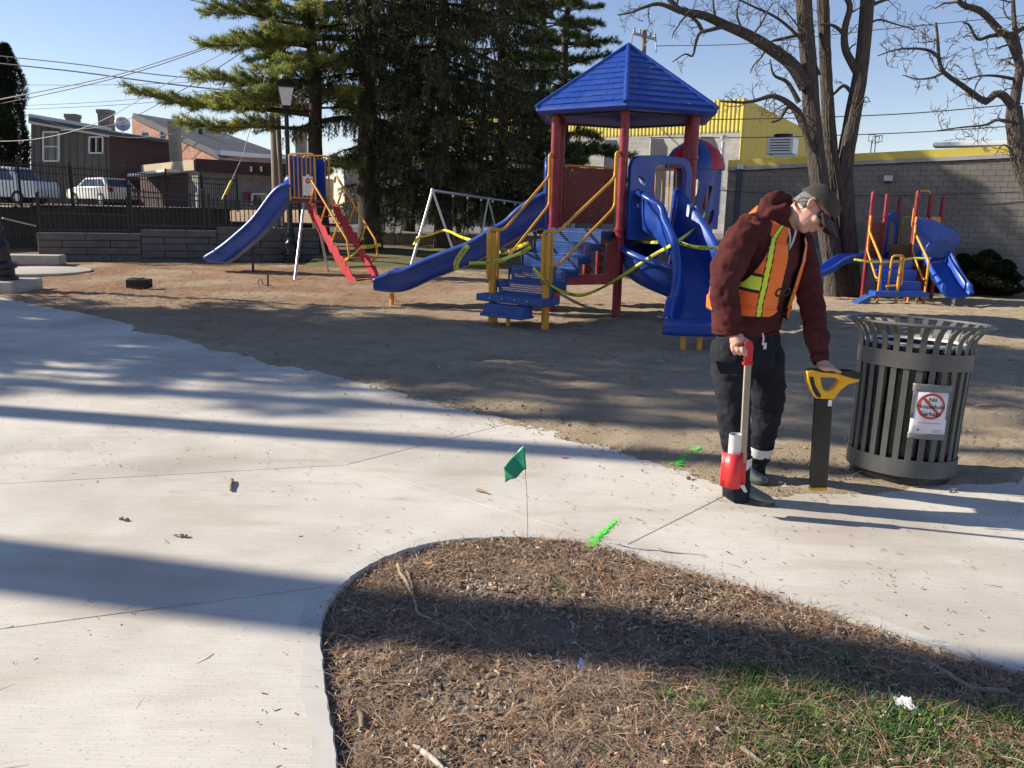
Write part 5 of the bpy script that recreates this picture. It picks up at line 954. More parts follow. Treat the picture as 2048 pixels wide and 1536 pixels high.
# street lamps
def lamp(base, sc_, label):
    L = thing('street_lamp', base, label, 'street lamp', 'black post lamps'); mk = lambda mb, n, m, sm=40: mb.build(n, M[m], L, sm)
    T = lambda prof, n=16: MB().lathe([(r * sc_, z * sc_) for r, z in prof], n, base)
    mk(T([(.24, -.1), (.24, .06), (.20, .08), (.20, .16), (.235, .18), (.235, .24), (.17, .28), (.15, .42), (.165, .50), (.12, .56), (.095, .70), (.115, .74), (.085, .80), (.075, .95)]), 'pedestal', 'black_metal')
    mk(T([(.075, .9), (.062, 2.6), (.058, 4.0), (.075, 4.03), (.05, 4.08), (.13, 4.18)], 12), 'pole', 'black_metal'); z = 4.18
    m = MB(); m.lathe([(.17 * sc_, z * sc_), (.30 * sc_, (z + .46) * sc_)], 4, base, M=Matrix.Rotation(R(45 + 18), 3, 'Z')); lg = mk(m, 'lantern_glass', 'lamp_glass', None)
    m = MB()
    for k in range(4): a = R(45 + 18 + 45 + 90 * k - 45); m.tube([base + Vector((math.cos(a) * .172, math.sin(a) * .172, z)) * sc_, base + Vector((math.cos(a) * .304, math.sin(a) * .304, z + .46)) * sc_], .013 * sc_, 6)
    mk(m, 'lantern_frame', 'black_metal'); m = MB(); m.lathe([(.40 * sc_, (z + .45) * sc_), (.40 * sc_, (z + .48) * sc_), (.24 * sc_, (z + .64) * sc_), (.12 * sc_, (z + .68) * sc_), (.11 * sc_, (z + .75) * sc_), (.03 * sc_, (z + .78) * sc_), (.02 * sc_, (z + .84) * sc_)], 4, base, M=Matrix.Rotation(R(63), 3, 'Z')); mk(m, 'lantern_cap', 'black_metal', 30)
    return L
l1 = P(583, 520, 23.4); lamp(Vector((l1.x, l1.y, .02)), 1.0, 'black lantern street lamp standing behind the free-standing slide')
l2 = G(2, 578); lamp(Vector((l2.x, l2.y, .16)), 1.25, 'black street lamp on a concrete footing beside the gate'); mb = MB(); mb.box((l2.x, l2.y, .06), (.98, .98, .22)); tag(mb.build('lamp_footing', M['conc_old'], None, bevel=.02), 'square concrete footing under the street lamp by the gate', 'footing')
# gate, pad and block
ga, gb = G(2, 512), G(72, 509); gt = picket_fence(ga, gb, .10, .10, 1.22, 1.22, 'black picket gate with silver bar beside the retaining wall', .10, posts=(1,), rails=(.1, .86, .97)); m_ = MB(); m_.tube([P(5, 436, ga.y - .1), P(72, 452, gb.y - .1)], .022, 8); m_.build('gate_bar', M['galv'], gt)
mb = MB(); mb.box(G(60, 528) + UPZ * .11, (1.55, .5, .24), Matrix.Rotation(R(8), 3, 'Z')); tag(mb.build('concrete_block', M['conc_old'], None, bevel=.02), 'long concrete block on the ground in front of the gate', 'block')
pc_ = G(70, 543); mb = MB(); mb.lathe([(1.15, -.05), (1.15, .03), (1.13, .035)], 40, pc_); mb.v = [(pc_.x + (v[0] - pc_.x) * 1.0, v[1], v[2]) for v in mb.v]; tag(mb.build('concrete_pad', M['conc_old'], None, 30), kind='structure')
# utility pole with guy wire, left
up_ = P(556, 410, 29.0); pole = thing('utility_pole', Vector((up_.x, up_.y, .9)), 'tall grey wooden utility pole among the pine branches', 'utility pole'); top_ = P(545, 60, 29); mb = MB(); mb.tube([Vector((up_.x, up_.y, .4)), top_ + UPZ * 1.5], [.20, .15], 14); mb.build('shaft', M['wood_post'], pole, 50); mb = MB(); mb.tube([Vector((up_.x + .16, up_.y - .12, .6)), P(552, 230, 28.8)], .035, 8); mb.build('conduit', M['galv'], pole, 50)
gw = thing('guy_wire', P(447, 405, 28), 'utility pole guy wire with yellow plastic guard', 'guy wire'); mb = MB(); mb.tube([P(444, 405, 28), P(486, 310, 28.6), P(540, 110, 29)], .012, 6); mb.build('cable', M['wire_light'], gw); mb = MB(); mb.tube([P(444, 402, 27.95), P(463, 362, 28.2)], .045, 8); mb.build('guard', pm('yellow guard', (.75, .55, .03), rough=.5), gw, 50)
# overhead cables
def cable(px, label, r=.02, mat='wire'):
    pts = [P(x, y, D) for x, y, D in px]; mb = MB(); mb.tube(curve(pts, 24), r, 5); return tag(mb.build('overhead_cable', M[mat], None, 60), label, 'cable', 'overhead cables')
CB = 'thin distant cable strung level between the cedar and the pine'
for (px, r, m), lb_ in zip([([(-40, 207, 30), (200, 158, 29.5), (330, 120, 29.2), (490, 67, 29)], .020, 'wire_light'), ([(-40, 216, 30), (150, 176, 29.5), (300, 136, 29.2), (490, 69, 29)], .014, 'wire'), ([(-40, 284, 32), (80, 277, 31), (200, 243, 30), (340, 163, 29.5), (505, 75, 29)], .013, 'wire_light'), ([(110, 262, 40), (230, 248, 36), (360, 183, 31), (525, 78, 29)], .014, 'wire'), ([(-40, 108, 33), (150, 128, 32), (330, 151, 31), (540, 168, 30)], .018, 'wire'), ([(-40, 123, 33), (150, 143, 32), (330, 167, 31), (540, 190, 30)], .024, 'wire'), ([(-20, 170, 60), (250, 169, 55), (540, 157, 50)], .018, 'wire'), ([(-20, 214, 60), (250, 200, 55), (540, 163, 50)], .018, 'wire'), ([(-20, 222, 60), (300, 205, 55), (540, 170, 50)], .018, 'wire'), ([(-20, 222, 42), (60, 232, 42), (150, 258, 42), (260, 275, 42), (345, 268, 42)], .016, 'wire_light'), ([(380, 0, 29), (490, 20, 29)], .014, 'wire'), ([(430, 316, 48), (560, 330, 48), (700, 333, 48)], .03, 'wire_light')], ['thick pale twisted cable rising to the pine-side utility pole', 'thin dark cable strung just below the thick pale twisted cable', 'pale sagging service cable passing in front of the grey-brown house', 'dark service cable rising from the grey house roof to the pole', 'dark cable strung high past the columnar cedar to the pine', 'heaviest black cable strung below the high cedar cable', CB, CB, CB, 'pale cable drooping across the grey-brown house wall', 'short cable at the top of the pine', 'pale cable in front of the red brick eave']): cable(px, lb_, r, m)
# ------------------------------------------------------------------ cars
def car(loc, rz, label, paint, sc_=1.0, van=False):
    C_ = thing('parked_car', loc, label, 'car', 'cars parked behind the fence'); RM = Matrix.Rotation(rz, 4, 'Z'); W = .88
    def bl(name, mb, mats, par=None, sm=35, bev=0): mb.v = [tuple(Vector(loc) + RM.to_3x3() @ (Vector(v) * sc_)) for v in mb.v]; return mb.build(name, mats, par or C_, sm, bev)
    if van: low = [(-2.4, .35), (-2.42, .9), (-2.3, 1.15), (2.38, 1.15), (2.45, .8), (2.4, .35)]; cab = [(-1.55, 1.15), (-1.0, 1.85), (2.25, 1.92), (2.38, 1.15)]
    else: low = [(-2.15, .32), (-2.2, .62), (-2.05, .84), (-1.2, .98), (2.0, 1.02), (2.12, .75), (2.1, .32)]; cab = [(-1.15, .98), (-.35, 1.50), (1.45, 1.54), (2.02, 1.02)]
    mb = MB(); rings = []
    for y, k in ((-W, .97), (-W * .97, 1), (W * .97, 1), (W, .97)): rings.append([(x * k, y, z) for x, z in low])
    mb.loft(rings); body = bl('body', mb, paint, bev=.05)
    mb = MB(); mb.loft([[(x, y * (.86 if z > 1.2 else 1.0), z) for x, z in cab] for y in (-W * .96, W * .96)]); bl('cabin', mb, paint, bev=.06)
    h0_, h1_ = cab[0][1] + .05, cab[1][1] - .09
    def wx(side, z): (xa, za), (xb, zb) = (cab[0], cab[1]) if side == 0 else (cab[3], cab[2]); return xa + (xb - xa) * (z - za) / (zb - za)
    for s in (-1, 1):
        spans = [(0.06, .36), (.38, .68), (.70, .95)]
        for a, b in spans:
            q = [];
            for t, z in ((a, h0_), (b, h0_), (b, h1_), (a, h1_)): x0_, x1_ = wx(0, z) + .1, wx(1, z) - .1; yy = W * .96 * (1 - .14 * (z - cab[0][1]) / (cab[1][1] - cab[0][1])) + .012; q.append((x0_ + (x1_ - x0_) * t, s * yy, z))
            mb = MB(); mb.add(q, [(0, 1, 2, 3)]); bl('window', mb, M['glass'], body)
    for sd2 in (0, 1):
        q = []; e = -.012 if sd2 == 0 else .012
        for z, y in ((h0_, -.72), (h0_, .72), (h1_, .62), (h1_, -.62)): q.append((wx(sd2, z) + e, y, z))
        mb = MB(); mb.add(q, [(0, 1, 2, 3)]); bl('windscreen', mb, M['glass'], body)
    for x in (-1.35, 1.35):
        for s in (-1, 1):
            mb = MB(); mb.lathe([(.20, -.10), (.33, -.10), (.34, -.06), (.34, .06), (.33, .10), (.20, .10)], 20, (0, 0, 0), M=Matrix.Rotation(R(90), 3, 'X')); mb.v = [(v[0] + x, v[1] + s * (W - .06), v[2] + .34) for v in mb.v]; w_ = bl('wheel', mb, M['black']); mb = MB(); mb.lathe([(.2, -.02), (.19, .05), (.05, .07)], 14, (0, 0, 0), M=Matrix.Rotation(R(90 if s < 0 else -90), 3, 'X')); mb.v = [(v[0] + x, v[1] + s * (W + .0), v[2] + .34) for v in mb.v]; bl('rim', mb, M['galv'], w_)
    for s in (-1, 1):
        xe = low[-2][0]; mb = MB(); mb.box((xe - .04, s * .72, .85 if not van else 1.0), (.1, .26, .24)); bl('tail_light', mb, pm('tail lamp', (.5, .02, .02), rough=.2), body); mb = MB(); mb.box((low[1][0] + .08, s * .66, .72), (.14, .34, .14)); bl('headlight', mb, pm('head lamp', (.7, .7, .72), rough=.1), body)
    return C_
M['car_white'] = pm('white car paint', (.72, .72, .70), (.76, .76, .74), 3, .25, coat=.6); M['car_dark'] = pm('dark blue car paint', (.03, .04, .065), rough=.25, coat=.6)
p = P(205, 406, 43.0); car(Vector((p.x, p.y, LOTZ)), R(-33), 'white hatchback car parked behind the black fence', M['car_white'], .88)
p = P(42, 404, 36.0); car(Vector((p.x - .6, p.y, LOTZ)), R(172), 'white van parked at the gate end of the fence', M['car_white'], .82, True)
p = P(330, 403, 56); car(Vector((p.x, p.y, LOTZ)), R(-62), 'dark blue car parked beyond the white hatchback', M['car_dark'], .92)
# bicycle
bk = P(792, 452, 29.0); by = thing('bicycle', Vector((bk.x, bk.y, bk.z)), 'black bicycle parked on the lot behind the spruce trunks', 'bicycle')
for dx in (0, -1.02): mb = MB(); mb.tube([bk + Vector((dx + .33 * math.cos(a), 0, .34 + .33 * math.sin(a))) for a in [2 * math.pi * k / 24 for k in range(25)]], .025, 6, cap=False); w_ = mb.build('wheel', M['black'], by, 60); m2 = MB(); [m2.tube([bk + Vector((dx, 0, .34)), bk + Vector((dx + .32 * math.cos(a), 0, .34 + .32 * math.sin(a)))], .004, 4) for a in [2 * math.pi * k / 12 for k in range(12)]]; tag(m2.build('spokes', M['galv'], w_), kind='stuff')
mb = MB(); q = lambda x, z: bk + Vector((x, 0, z)); [mb.tube([q(*a), q(*b)], .016, 6) for a, b in [((0, .34), (-.12, .78)), ((-.12, .78), (-.62, .80)), ((-.12, .72), (-.56, .34)), ((-.56, .34), (-.66, .86)), ((-.66, .8), (-1.02, .34)), ((-.56, .34), (-1.02, .34))]]; mb.build('frame', M['black_metal'], by, 50); mb = MB(); mb.box(q(-.67, .90), (.24, .12, .05)); mb.build('saddle', M['black'], by, bevel=.02); mb = MB(); mb.tube([q(-.12, .78), q(-.10, .95), bk + Vector((-.1, .25, .98))], .014, 6); mb.tube([q(-.10, .95), bk + Vector((-.1, -.25, .98))], .014, 6); mb.build('handlebar', M['black_metal'], by)
# ------------------------------------------------------------------ houses
def quad_house(name, label, mat, px, D, depth, roof=None, cat='building', zbot=.6, thick=.25):
    """front wall polygon traced at distance D, given real depth behind it"""
    pts = [P(x, y, D(x) if callable(D) else D) for x, y in px]; H = thing(name, Vector((pts[0].x, pts[0].y, zbot)), label, cat); n = len(pts); mb = MB(); back = [p + Vector((0, depth, 0)) for p in pts]
    mb.add(pts + back, [tuple(range(n - 1, -1, -1)), tuple(range(n, 2 * n))] + [(i, (i + 1) % n, n + (i + 1) % n, n + i) for i in range(n)]); mb.build('wall', mat, H); return H, pts
def win(H, x0, y0, x1, y1, D, mull=True, fm='white', horiz=True):
    a, b, c, d = P(x0, y1, D - .06), P(x1, y1, D - .06), P(x1, y0, D - .06), P(x0, y0, D - .06); mb = MB()
    for s, e in ((a, b), (b, c), (c, d), (d, a)): mb.bar(s, e, .08, .10, (0, 1, 0))
    if mull: mb.bar(a.lerp(d, .5), b.lerp(c, .5), .06, .07, (0, 1, 0)) if horiz else mb.bar(a.lerp(b, .5), d.lerp(c, .5), .06, .07, (0, 1, 0))
    w_ = mb.build('window', M[fm], H); m2 = MB(); o_ = Vector((0, .04, 0)); m2.add([a + o_, b + o_, c + o_, d + o_], [(0, 1, 2, 3)]); m2.build('pane', M['glass'], w_)
M['siding'] = pm('grey brown siding', (.125, .115, .10), (.17, .155, .135), 2, .8, stretch=(6, 6, .15)); M['siding_red'] = pm('red brown siding', (.050, .026, .024), (.070, .036, .032), 3, .8, stretch=(8, 8, .12)); M['tar'] = pm('roof felt', (.07, .075, .085), (.10, .105, .12), 3, .85); M['chim'] = brickmat('old chimney brick', (.26, .20, .15), (.33, .26, .20), (.35, .32, .28), .22, .075); M['brick'] = brickmat('red brick', (.36, .13, .075), (.46, .19, .11), (.42, .32, .26), .24, .08)
H, pts = quad_house('grey_house', 'grey-brown flat-roofed house with two white framed windows', M['siding'], [(62, 420), (219, 420), (219, 268), (62, 240)], 45, 5)
mb = MB(); mb.bar(P(58, 237, 44.8), P(221, 265, 44.8), .5, .14, (0, 1, 0)); mb.build('fascia', M['white'], H); mb = MB(); a, b = P(58, 234, 44.6), P(221, 262, 44.6); mb.add([a, b, b + Vector((0, 6, .1)), a + Vector((0, 6, .1))], [(0, 1, 2, 3)]); o = mb.build('roof', M['tar'], H); s2 = o.modifiers.new('t', 'SOLIDIFY'); s2.thickness = .2
win(H, 87, 264, 118, 322, 45); win(H, 179, 274, 206, 306, 45, True, 'white', False)
for k in range(11): q = P(66 + k * 14.5, 330, 45); mb = MB(); mb.bar(P(66 + k * 14.5, 418, 44.97), P(66 + k * 14.5, 244 + k * 2.6, 44.97), .05, .03, (0, 1, 0)); mb.build('batten', M['siding'], H)
def chimney(x0, x1, y0, y1, D, label, crown=True):
    a, b = P(x0, y1, D), P(x1, y0, D); w = b.x - a.x; C_ = thing('chimney', Vector(((a.x + b.x) / 2, D, a.z - .8)), label, 'chimney'); mb = MB(); mb.box(((a.x + b.x) / 2, D + w / 2, (a.z + b.z) / 2 - .4), (w, w, b.z - a.z + .8)); mb.build('stack', M['chim'], C_)
    if crown: mb = MB(); mb.box(((a.x + b.x) / 2, D + w / 2, b.z - .1), (w * 1.18, w * 1.18, .22)); mb.build('crown', M['chim'], C_, bevel=.03)
chimney(131, 150, 228, 248, 47, 'short brick chimney on the grey-brown house roof'); chimney(198, 217, 219, 270, 48, 'tall weathered brick chimney at the end of the grey-brown house'); chimney(591, 609, 258, 312, 50, 'tan block chimney seen beyond the street lamp lantern'); chimney(340, 353, 242, 330, 43, 'slim grey chimney in front of the red brick building', False)
H, pts = quad_house('brown_annex', 'dark red-brown boarded annex with a sloping flat roof', M['siding_red'], [(219, 420), (342, 420), (342, 284), (219, 265)], 44, .8); mb = MB(); a, b = P(217, 262, 43.7), P(346, 281, 43.7); mb.add([a, b, b + Vector((0, 1.0, .05)), a + Vector((0, 1.0, .05))], [(0, 1, 2, 3)]); o = mb.build('roof', M['tar'], H); s2 = o.modifiers.new('t', 'SOLIDIFY'); s2.thickness = .16
ds = P(246, 260, 43); dsh = thing('satellite_dish', ds, 'grey satellite dish on the annex roof', 'satellite dish'); mb = MB(); RMx = Matrix.Rotation(R(60), 3, 'X') @ Matrix.Rotation(R(-30), 3, 'Y'); mb.lathe([(.02, 0), (.2, .03), (.34, .10), (.36, .12)], 20, ds + UPZ * .25, False, M=Matrix.Rotation(R(75), 3, 'X') @ Matrix.Rotation(R(25), 3, 'Y')); o = mb.build('dish', M['galv'], dsh, 60); s2 = o.modifiers.new('t', 'SOLIDIFY'); s2.thickness = .02; mb = MB(); mb.tube([ds - UPZ * .2, ds + UPZ * .25], .03, 8); mb.build('mast', M['galv'], dsh)
H, pts = quad_house('brick_building', 'red brick building with long sloping dark roof', M['brick'], [(264, 420), (440, 420), (438, 309), (385, 282), (300, 240), (264, 233)], lambda x: 59 - (x - 264) / 176 * 6, 1.0)
win(H, 284, 265, 297, 279, 58.0); win(H, 321, 262, 335, 281, 56.8)
mb = MB(); a, b, c_, d_2 = P(266, 226, 58.7), P(441, 306, 52.6), P(575, 312, 70), P(395, 247, 74); mb.add([a, b, c_, d_2], [(0, 1, 2, 3)]); o = mb.build('roof', M['tar'], H); s2 = o.modifiers.new('t', 'SOLIDIFY'); s2.thickness = .35
mb = MB(); a, b, c_, d_2 = P(440, 420, 53.1), P(575, 420, 66), P(575, 318, 66), P(440, 312, 53.1); mb.add([a, b, c_, d_2], [(0, 1, 2, 3)]); mb.build('side_wall', M['brick'], H); mb = MB(); mb.bar(P(436, 305, 52.6), P(578, 317, 69), .35, .3); mb.build('eave', M['white'], H)
for x, y, D in ((383, 258, 62), (402, 268, 61)): mb = MB(); p = P(x, y, D); mb.box(p, (.25, .25, .7)); mb.build('roof_vent', M['black_metal'], H)
M['cmu'] = brickmat('grey block', (.19, .18, .165), (.24, .225, .205), (.28, .27, .25), .42, .21)
H, pts = quad_house('block_garage', 'grey block garage with a brown boarded fascia', M['cmu'], [(396, 420), (600, 420), (600, 348), (396, 342)], 38, 7)
mb = MB(); a = P(396, 420, 38); b = P(396, 342, 38); a2_, b2_ = P(276, 420, 45), P(276, 350, 45); mb.add([a, b, b2_, a2_], [(0, 1, 2, 3)]); mb.build('side_wall', M['cmu'], H)
mb = MB(); mb.bar(P(393, 330, 37.7), P(605, 343, 37.7), .25, .55, (0, 0, 1)); mb.build('fascia', M['siding_red'], H); mb = MB(); mb.bar(P(393, 330, 37.7), P(272, 341, 45.2), .25, .45, (0, 0, 1)); mb.build('fascia', pm('tan boarded fascia', (.34, .26, .17), (.42, .33, .22), 5, .8, stretch=(9, 9, .2)), H)
win(H, 505, 388, 534, 412, 38, False); mb = MB(); p = P(492, 392, 37.9); mb.box(p, (.25, .1, .35)); mb.build('meter_box', M['maroon'], H)
for x in (503, 523, 547): mb = MB(); p = P(x, 338, 37.5); mb.box(p, (.09, .1, .22)); mb.build('bracket', M['galv'], H)
sh = thing('shed_canopy', P(330, 360, 40), 'white edged canopy roof beside the block garage', 'canopy'); mb = MB(); mb.bar(P(285, 352, 41), P(362, 342, 39), 1.6, .12); mb.build('canopy_edge', M['white'], sh); mb = MB(); mb.add([P(280, 352, 41.5), P(396, 346, 38.5), P(396, 420, 38.5), P(280, 420, 41.5)], [(0, 1, 2, 3)]); mb.build('carport_wall', M['siding_red'], sh)
# ================================================================== block wall building, yellow hall, beige building, far pole
W0 = G(2000, 588, -.30); wdir = Vector((-math.cos(R(31)), math.sin(R(31)), 0)); wnr = Vector((-math.sin(R(31)), -math.cos(R(31)), 0))
def Wp(px, py, off=0.0):                                    # point of the wall plane seen at a pixel
    r = ray(px, py); o = Vector((0, 0, EYE)); t = ((W0 + wnr * off) - o).dot(wnr) / r.dot(wnr); return o + r * t
def Ws(p): return (p - W0).dot(wdir)
bw = thing('block_building', W0, 'long grey concrete-block building with a yellow roof edge', 'building')
sR, sL = -6.5, Ws(Wp(1452, 400)); zt = lambda s: zR + (zL - zR) * (s - sRr) / (sLl - sRr)
pR, pL = Wp(2040, 306), Wp(1475, 333); sRr, sLl, zR, zL = Ws(pR), Ws(pL), pR.z, pL.z
ZF = Wp(1960, 510).z
M['block_paint'] = pm('painted grey block', (.15, .14, .125), (.195, .183, .163), 1.2, .85, .3, 70, c3=(.24, .225, .20), s3=.5, t3=.58, w3=.2)
M['mortar'] = pm('mortar', (.155, .146, .13), (.19, .18, .16), 5, .9)
def wq(s, z, d=0.0): return W0 * Vector((1, 1, 0)) + wdir * s + wnr * d + UPZ * z
mb = MB(); mb.add([wq(sR, -.6, -.012), wq(sL, -.6, -.012), wq(sL, zt(sL), -.012), wq(sR, zt(sR), -.012), wq(sR, -.6, -8), wq(sL, -.6, -8), wq(sL, zt(sL), -8), wq(sR, zt(sR), -8)], [(0, 1, 2, 3), (4, 7, 6, 5), (3, 2, 6, 7), (0, 4, 5, 1), (1, 5, 6, 2), (0, 3, 7, 4)]); mb.build('core', M['mortar'], bw)
mb = MB(); mb.add([wq(sR, -.6, 0), wq(sL, -.6, 0), wq(sL, ZF, 0), wq(sR, ZF, 0), wq(sR, -.6, .03), wq(sL, -.6, .03), wq(sL, ZF, .03), wq(sR, ZF, .03)], [(4, 5, 6, 7), (7, 6, 2, 3), (0, 4, 7, 3), (1, 2, 6, 5)]); mb.build('foundation', pm('rendered base', (.20, .195, .185), (.27, .265, .25), 2, .9, .3, 40), bw)
BL, BH = .29, .142; bmesh_ = None; objs = []; joined = MB(); row = 0; z = ZF + .005; cells = []
while z < max(zt(sL), zt(sR)) - .02:
    s = sR - (BL / 2 if row % 2 else 0)
    while s < sL:
        a, b = max(s, sR), min(s + BL, sL); ztop = zt((a + b) / 2) - .01; h = min(BH, ztop - z)
        if b - a > .06 and h > .05: cells.append((a, b, z, h))
        s += BL
    z += BH; row += 1
vis = [c for c in cells if 1490 < 1e9]
def dist(c): p = wq((c[0] + c[1]) / 2, c[2]); return p.length if (p.x / p.y) < .64 else 1e6
cells.sort(key=dist); m_ = MB(); m_.box((0, 0, 0), (BL - .009, .03, BH - .009)); o_ = m_.build('block', M['block_paint'], None); full = o_.data; bpy.data.objects.remove(o_)
cnt = 0; Rw = Matrix(((wdir.x, wnr.x, 0), (wdir.y, wnr.y, 0), (0, 0, 1)))
for a, b, z, h in cells:
    c_ = wq((a + b) / 2, z + h / 2, -.003 + random.uniform(-.0015, .0015))
    if cnt < 290 and abs(b - a - BL) < 1e-4 and abs(h - BH) < 1e-4:
        share(full, 'block', Matrix.Translation(c_) @ Rw.to_4x4(), bw); cnt += 1
    else: joined.box(c_, (b - a - .009, .03, h - .009), Rw)
tag(joined.build('blocks', M['block_paint'], bw), kind='stuff')
M['yellow_sheet'] = pm('yellow metal cladding', (.62, .50, .085), (.70, .57, .11), 3, .5); 
mb = MB(); h_ = .30
mb.add([wq(sR, zt(sR) - .01, .05), wq(sL, zt(sL) - .01, .05), wq(sL, zt(sL) + .19, .06), wq(sR, zt(sR) + .19, .06), wq(sR, zt(sR) + .19, -.3), wq(sL, zt(sL) + .19, -.3), wq(sR, zt(sR) - .01, -.02), wq(sL, zt(sL) - .01, -.02)], [(0, 1, 2, 3), (3, 2, 5, 4), (0, 6, 7, 1)]); mb.build('roof_edge', M['yellow_sheet'], bw)
mb = MB(); mb.bar(wq(sR, zt(sR) - .06, .03), wq(sL, zt(sL) - .06, .03), .06, .10); mb.build('flashing', pm('pale flashing', (.30, .30, .31), (.38, .38, .39), 4, .6), bw); mb = MB(); mb.tube([wq(sR, zt(sR) - .125, .05), wq(sL, zt(sL) - .125, .05)], .012, 6); mb.build('conduit', M['black_metal'], bw)
p = Wp(1777, 357, .12); mb = MB(); mb.box((0, 0, 0), (.22, .16, .17)); o = mb.build('wall_light', M['galv'], bw, bevel=.02); o.matrix_basis = Matrix.Translation(p) @ Rw.to_4x4(); mb = MB(); mb.box((0, .04, -.10), (.16, .1, .06)); o = mb.build('wall_light_lens', M['black'], bw); o.matrix_basis = Matrix.Translation(p) @ Rw.to_4x4()
a, b = Wp(1479, 336, .08), Wp(1466, 470, .08); mb = MB(); mb.bar(Vector((a.x, a.y, a.z)), Vector((a.x, a.y, -.4)), .11, .09, (0, 1, 0)); mb.build('downspout', pm('dark blue downspout', (.035, .05, .085), rough=.5), bw); mb = MB(); mb.box(a + UPZ * .05, (.2, .16, .16)); mb.build('downspout_head', M['galv'], bw)
mb = MB(); mb.tube(curve([Wp(1440, 381, .15), Wp(1560, 388, .2), Wp(1700, 391, .2), Wp(1860, 390, .2), Wp(2060, 383, .15)], 24), .012, 5); tag(mb.build('overhead_cable', M['wire'], None), 'thin black cable slung low along the block wall', 'cable')
# roof equipment
p = Wp(1563, 316, -2.5); ac = thing('rooftop_air_conditioner', p, 'grey rooftop air conditioner above the yellow roof edge', 'air conditioner'); mb = MB(); mb.box(p + Vector((0, 0, .35)), (.80, .7, .50), Rw); mb.build('casing', M['galv'], ac, bevel=.02); mb = MB(); mb.lathe([(.28, 0), (.3, .1), (.26, .12)], 18, p + UPZ * .60); mb.build('fan_shroud', M['black_metal'], ac, 40); mb = MB(); mb.box(p + UPZ * .05 - Vector((0, .3, 0)), (.7, .06, .1), Rw); mb.build('skid', M['galv'], ac)
for k in range(5): mb = MB(); mb.box(p + UPZ * (.20 + k * .08) + wnr * .352, (.62, .015, .03), Rw); mb.build('louvre', M['black_metal'], ac)
p = Wp(1745, 303, -3); an = thing('roof_antenna', p, 'square framed antenna standing on the block building roof', 'antenna')
for dx, dz in ((-.06, .40), (.06, .34), (.14, .37)):
    mb = MB(); q_ = p + wdir * -dx + UPZ * dz; w_ = .09; mb.tube([q_ + wdir * -w_ + UPZ * w_, q_ + wdir * w_ + UPZ * w_, q_ + wdir * w_ - UPZ * w_, q_ + wdir * -w_ - UPZ * w_, q_ + wdir * -w_ + UPZ * w_], .012, 5); mb.build('loop', M['black_metal'], an)
for dx in (-.05, .06): mb = MB(); mb.tube([p + wdir * -dx - UPZ * .3, p + wdir * -dx + UPZ * .3], .014, 6); mb.build('mast', M['black_metal'], an)
p = Wp(1950, 292, -4); mb = MB(); mb.box(p + UPZ * .04, (2.2, .8, .12), Rw); tag(mb.build('roof_hatch', M['white'], None, bevel=.02), 'low white hatch on the block building roof', 'hatch')
# yellow hall behind: corner at px 1473
yh = thing('yellow_hall', P(1473, 420, 44), 'large hall with corrugated yellow cladding over pale block walls', 'building')
c0 = P(1473, 420, 44); dl = Vector((-math.cos(R(38)), math.sin(R(38)), 0)) * -1; ul = Vector((-math.cos(R(36)), math.sin(R(36)), 0)); ur = Vector((math.cos(R(48)), math.sin(R(48)), 0))
ztop = P(1473, 196, 44).z; zmid = P(1473, 259, 44).z
def corr(a, b, z0a, z1a, z0b, z1b, name, pitch=.22, amp=.035):
    L = (b - a).length; u = (b - a).normalized(); n_ = Vector((u.y, -u.x, 0)); n_ = n_ if n_.y < 0 else -n_; k = int(L / pitch); top, bot = [], []
    for i in range(k + 1):
        for off, f in ((0, 0), (.30, 0), (.5, 1), (.8, 1)):
            t = min(1, (i + off) / k); p = a + (b - a) * t + n_ * (amp * f); top.append(Vector((p.x, p.y, z1a + (z1b - z1a) * t))); bot.append(Vector((p.x, p.y, z0a + (z0b - z0a) * t)))
    mb = MB(); mb.loft([bot, top], closed=False, cap=False); return mb.build(name, M['yellow_sheet'], yh)
A_ = Vector((c0.x, c0.y, 0)); BL_ = A_ + ul * 24.0; BR_ = A_ + ur * 11
zl = P(1130, 236, BL_.y).z
corr(BL_, A_, zmid - .1, ztop - .1, zmid - .1, ztop, 'cladding'); corr(A_, BR_, zmid - 2.6, ztop, zmid - 2.6, ztop - 1.3, 'cladding')
M['pale_block'] = brickmat('pale block', (.36, .34, .31), (.43, .405, .37), (.40, .38, .35), .42, .21); mb = MB(); mb.add([BL_ + UPZ * -.5, A_ + UPZ * -.5, A_ + UPZ * zmid, BL_ + UPZ * zmid], [(0, 1, 2, 3)]); mb.build('wall', M['pale_block'], yh); mb = MB(); mb.add([A_ + UPZ * -.5, BR_ + UPZ * -.5, BR_ + UPZ * (zmid - 2.55), A_ + UPZ * (zmid - 2.55)], [(0, 1, 2, 3)]); mb.build('wall', M['pale_block'], yh)
bk_ = A_ + ur * 11 + ul * 24; mb = MB(); mb.add([BL_ + UPZ * (ztop - .1), A_ + UPZ * ztop, BR_ + UPZ * (ztop - 1.3), bk_ + UPZ * (ztop - 1.8)], [(0, 1, 2, 3)]); mb.build('roof', M['tar'], yh); mb = MB(); mb.bar(A_ + UPZ * (zmid - 2.6), A_ + UPZ * ztop, .12, .12, (0, 1, 0)); mb.build('corner_trim', M['yellow_sheet'], yh)
for t in (.08, .2, .32, .44): q_ = A_.lerp(BL_, t); mb = MB(); mb.box(q_ + Vector((0, -.12, zmid * .5 - .3)), (.75, .2, zmid)); mb.build('pilaster', M['pale_block'], yh)
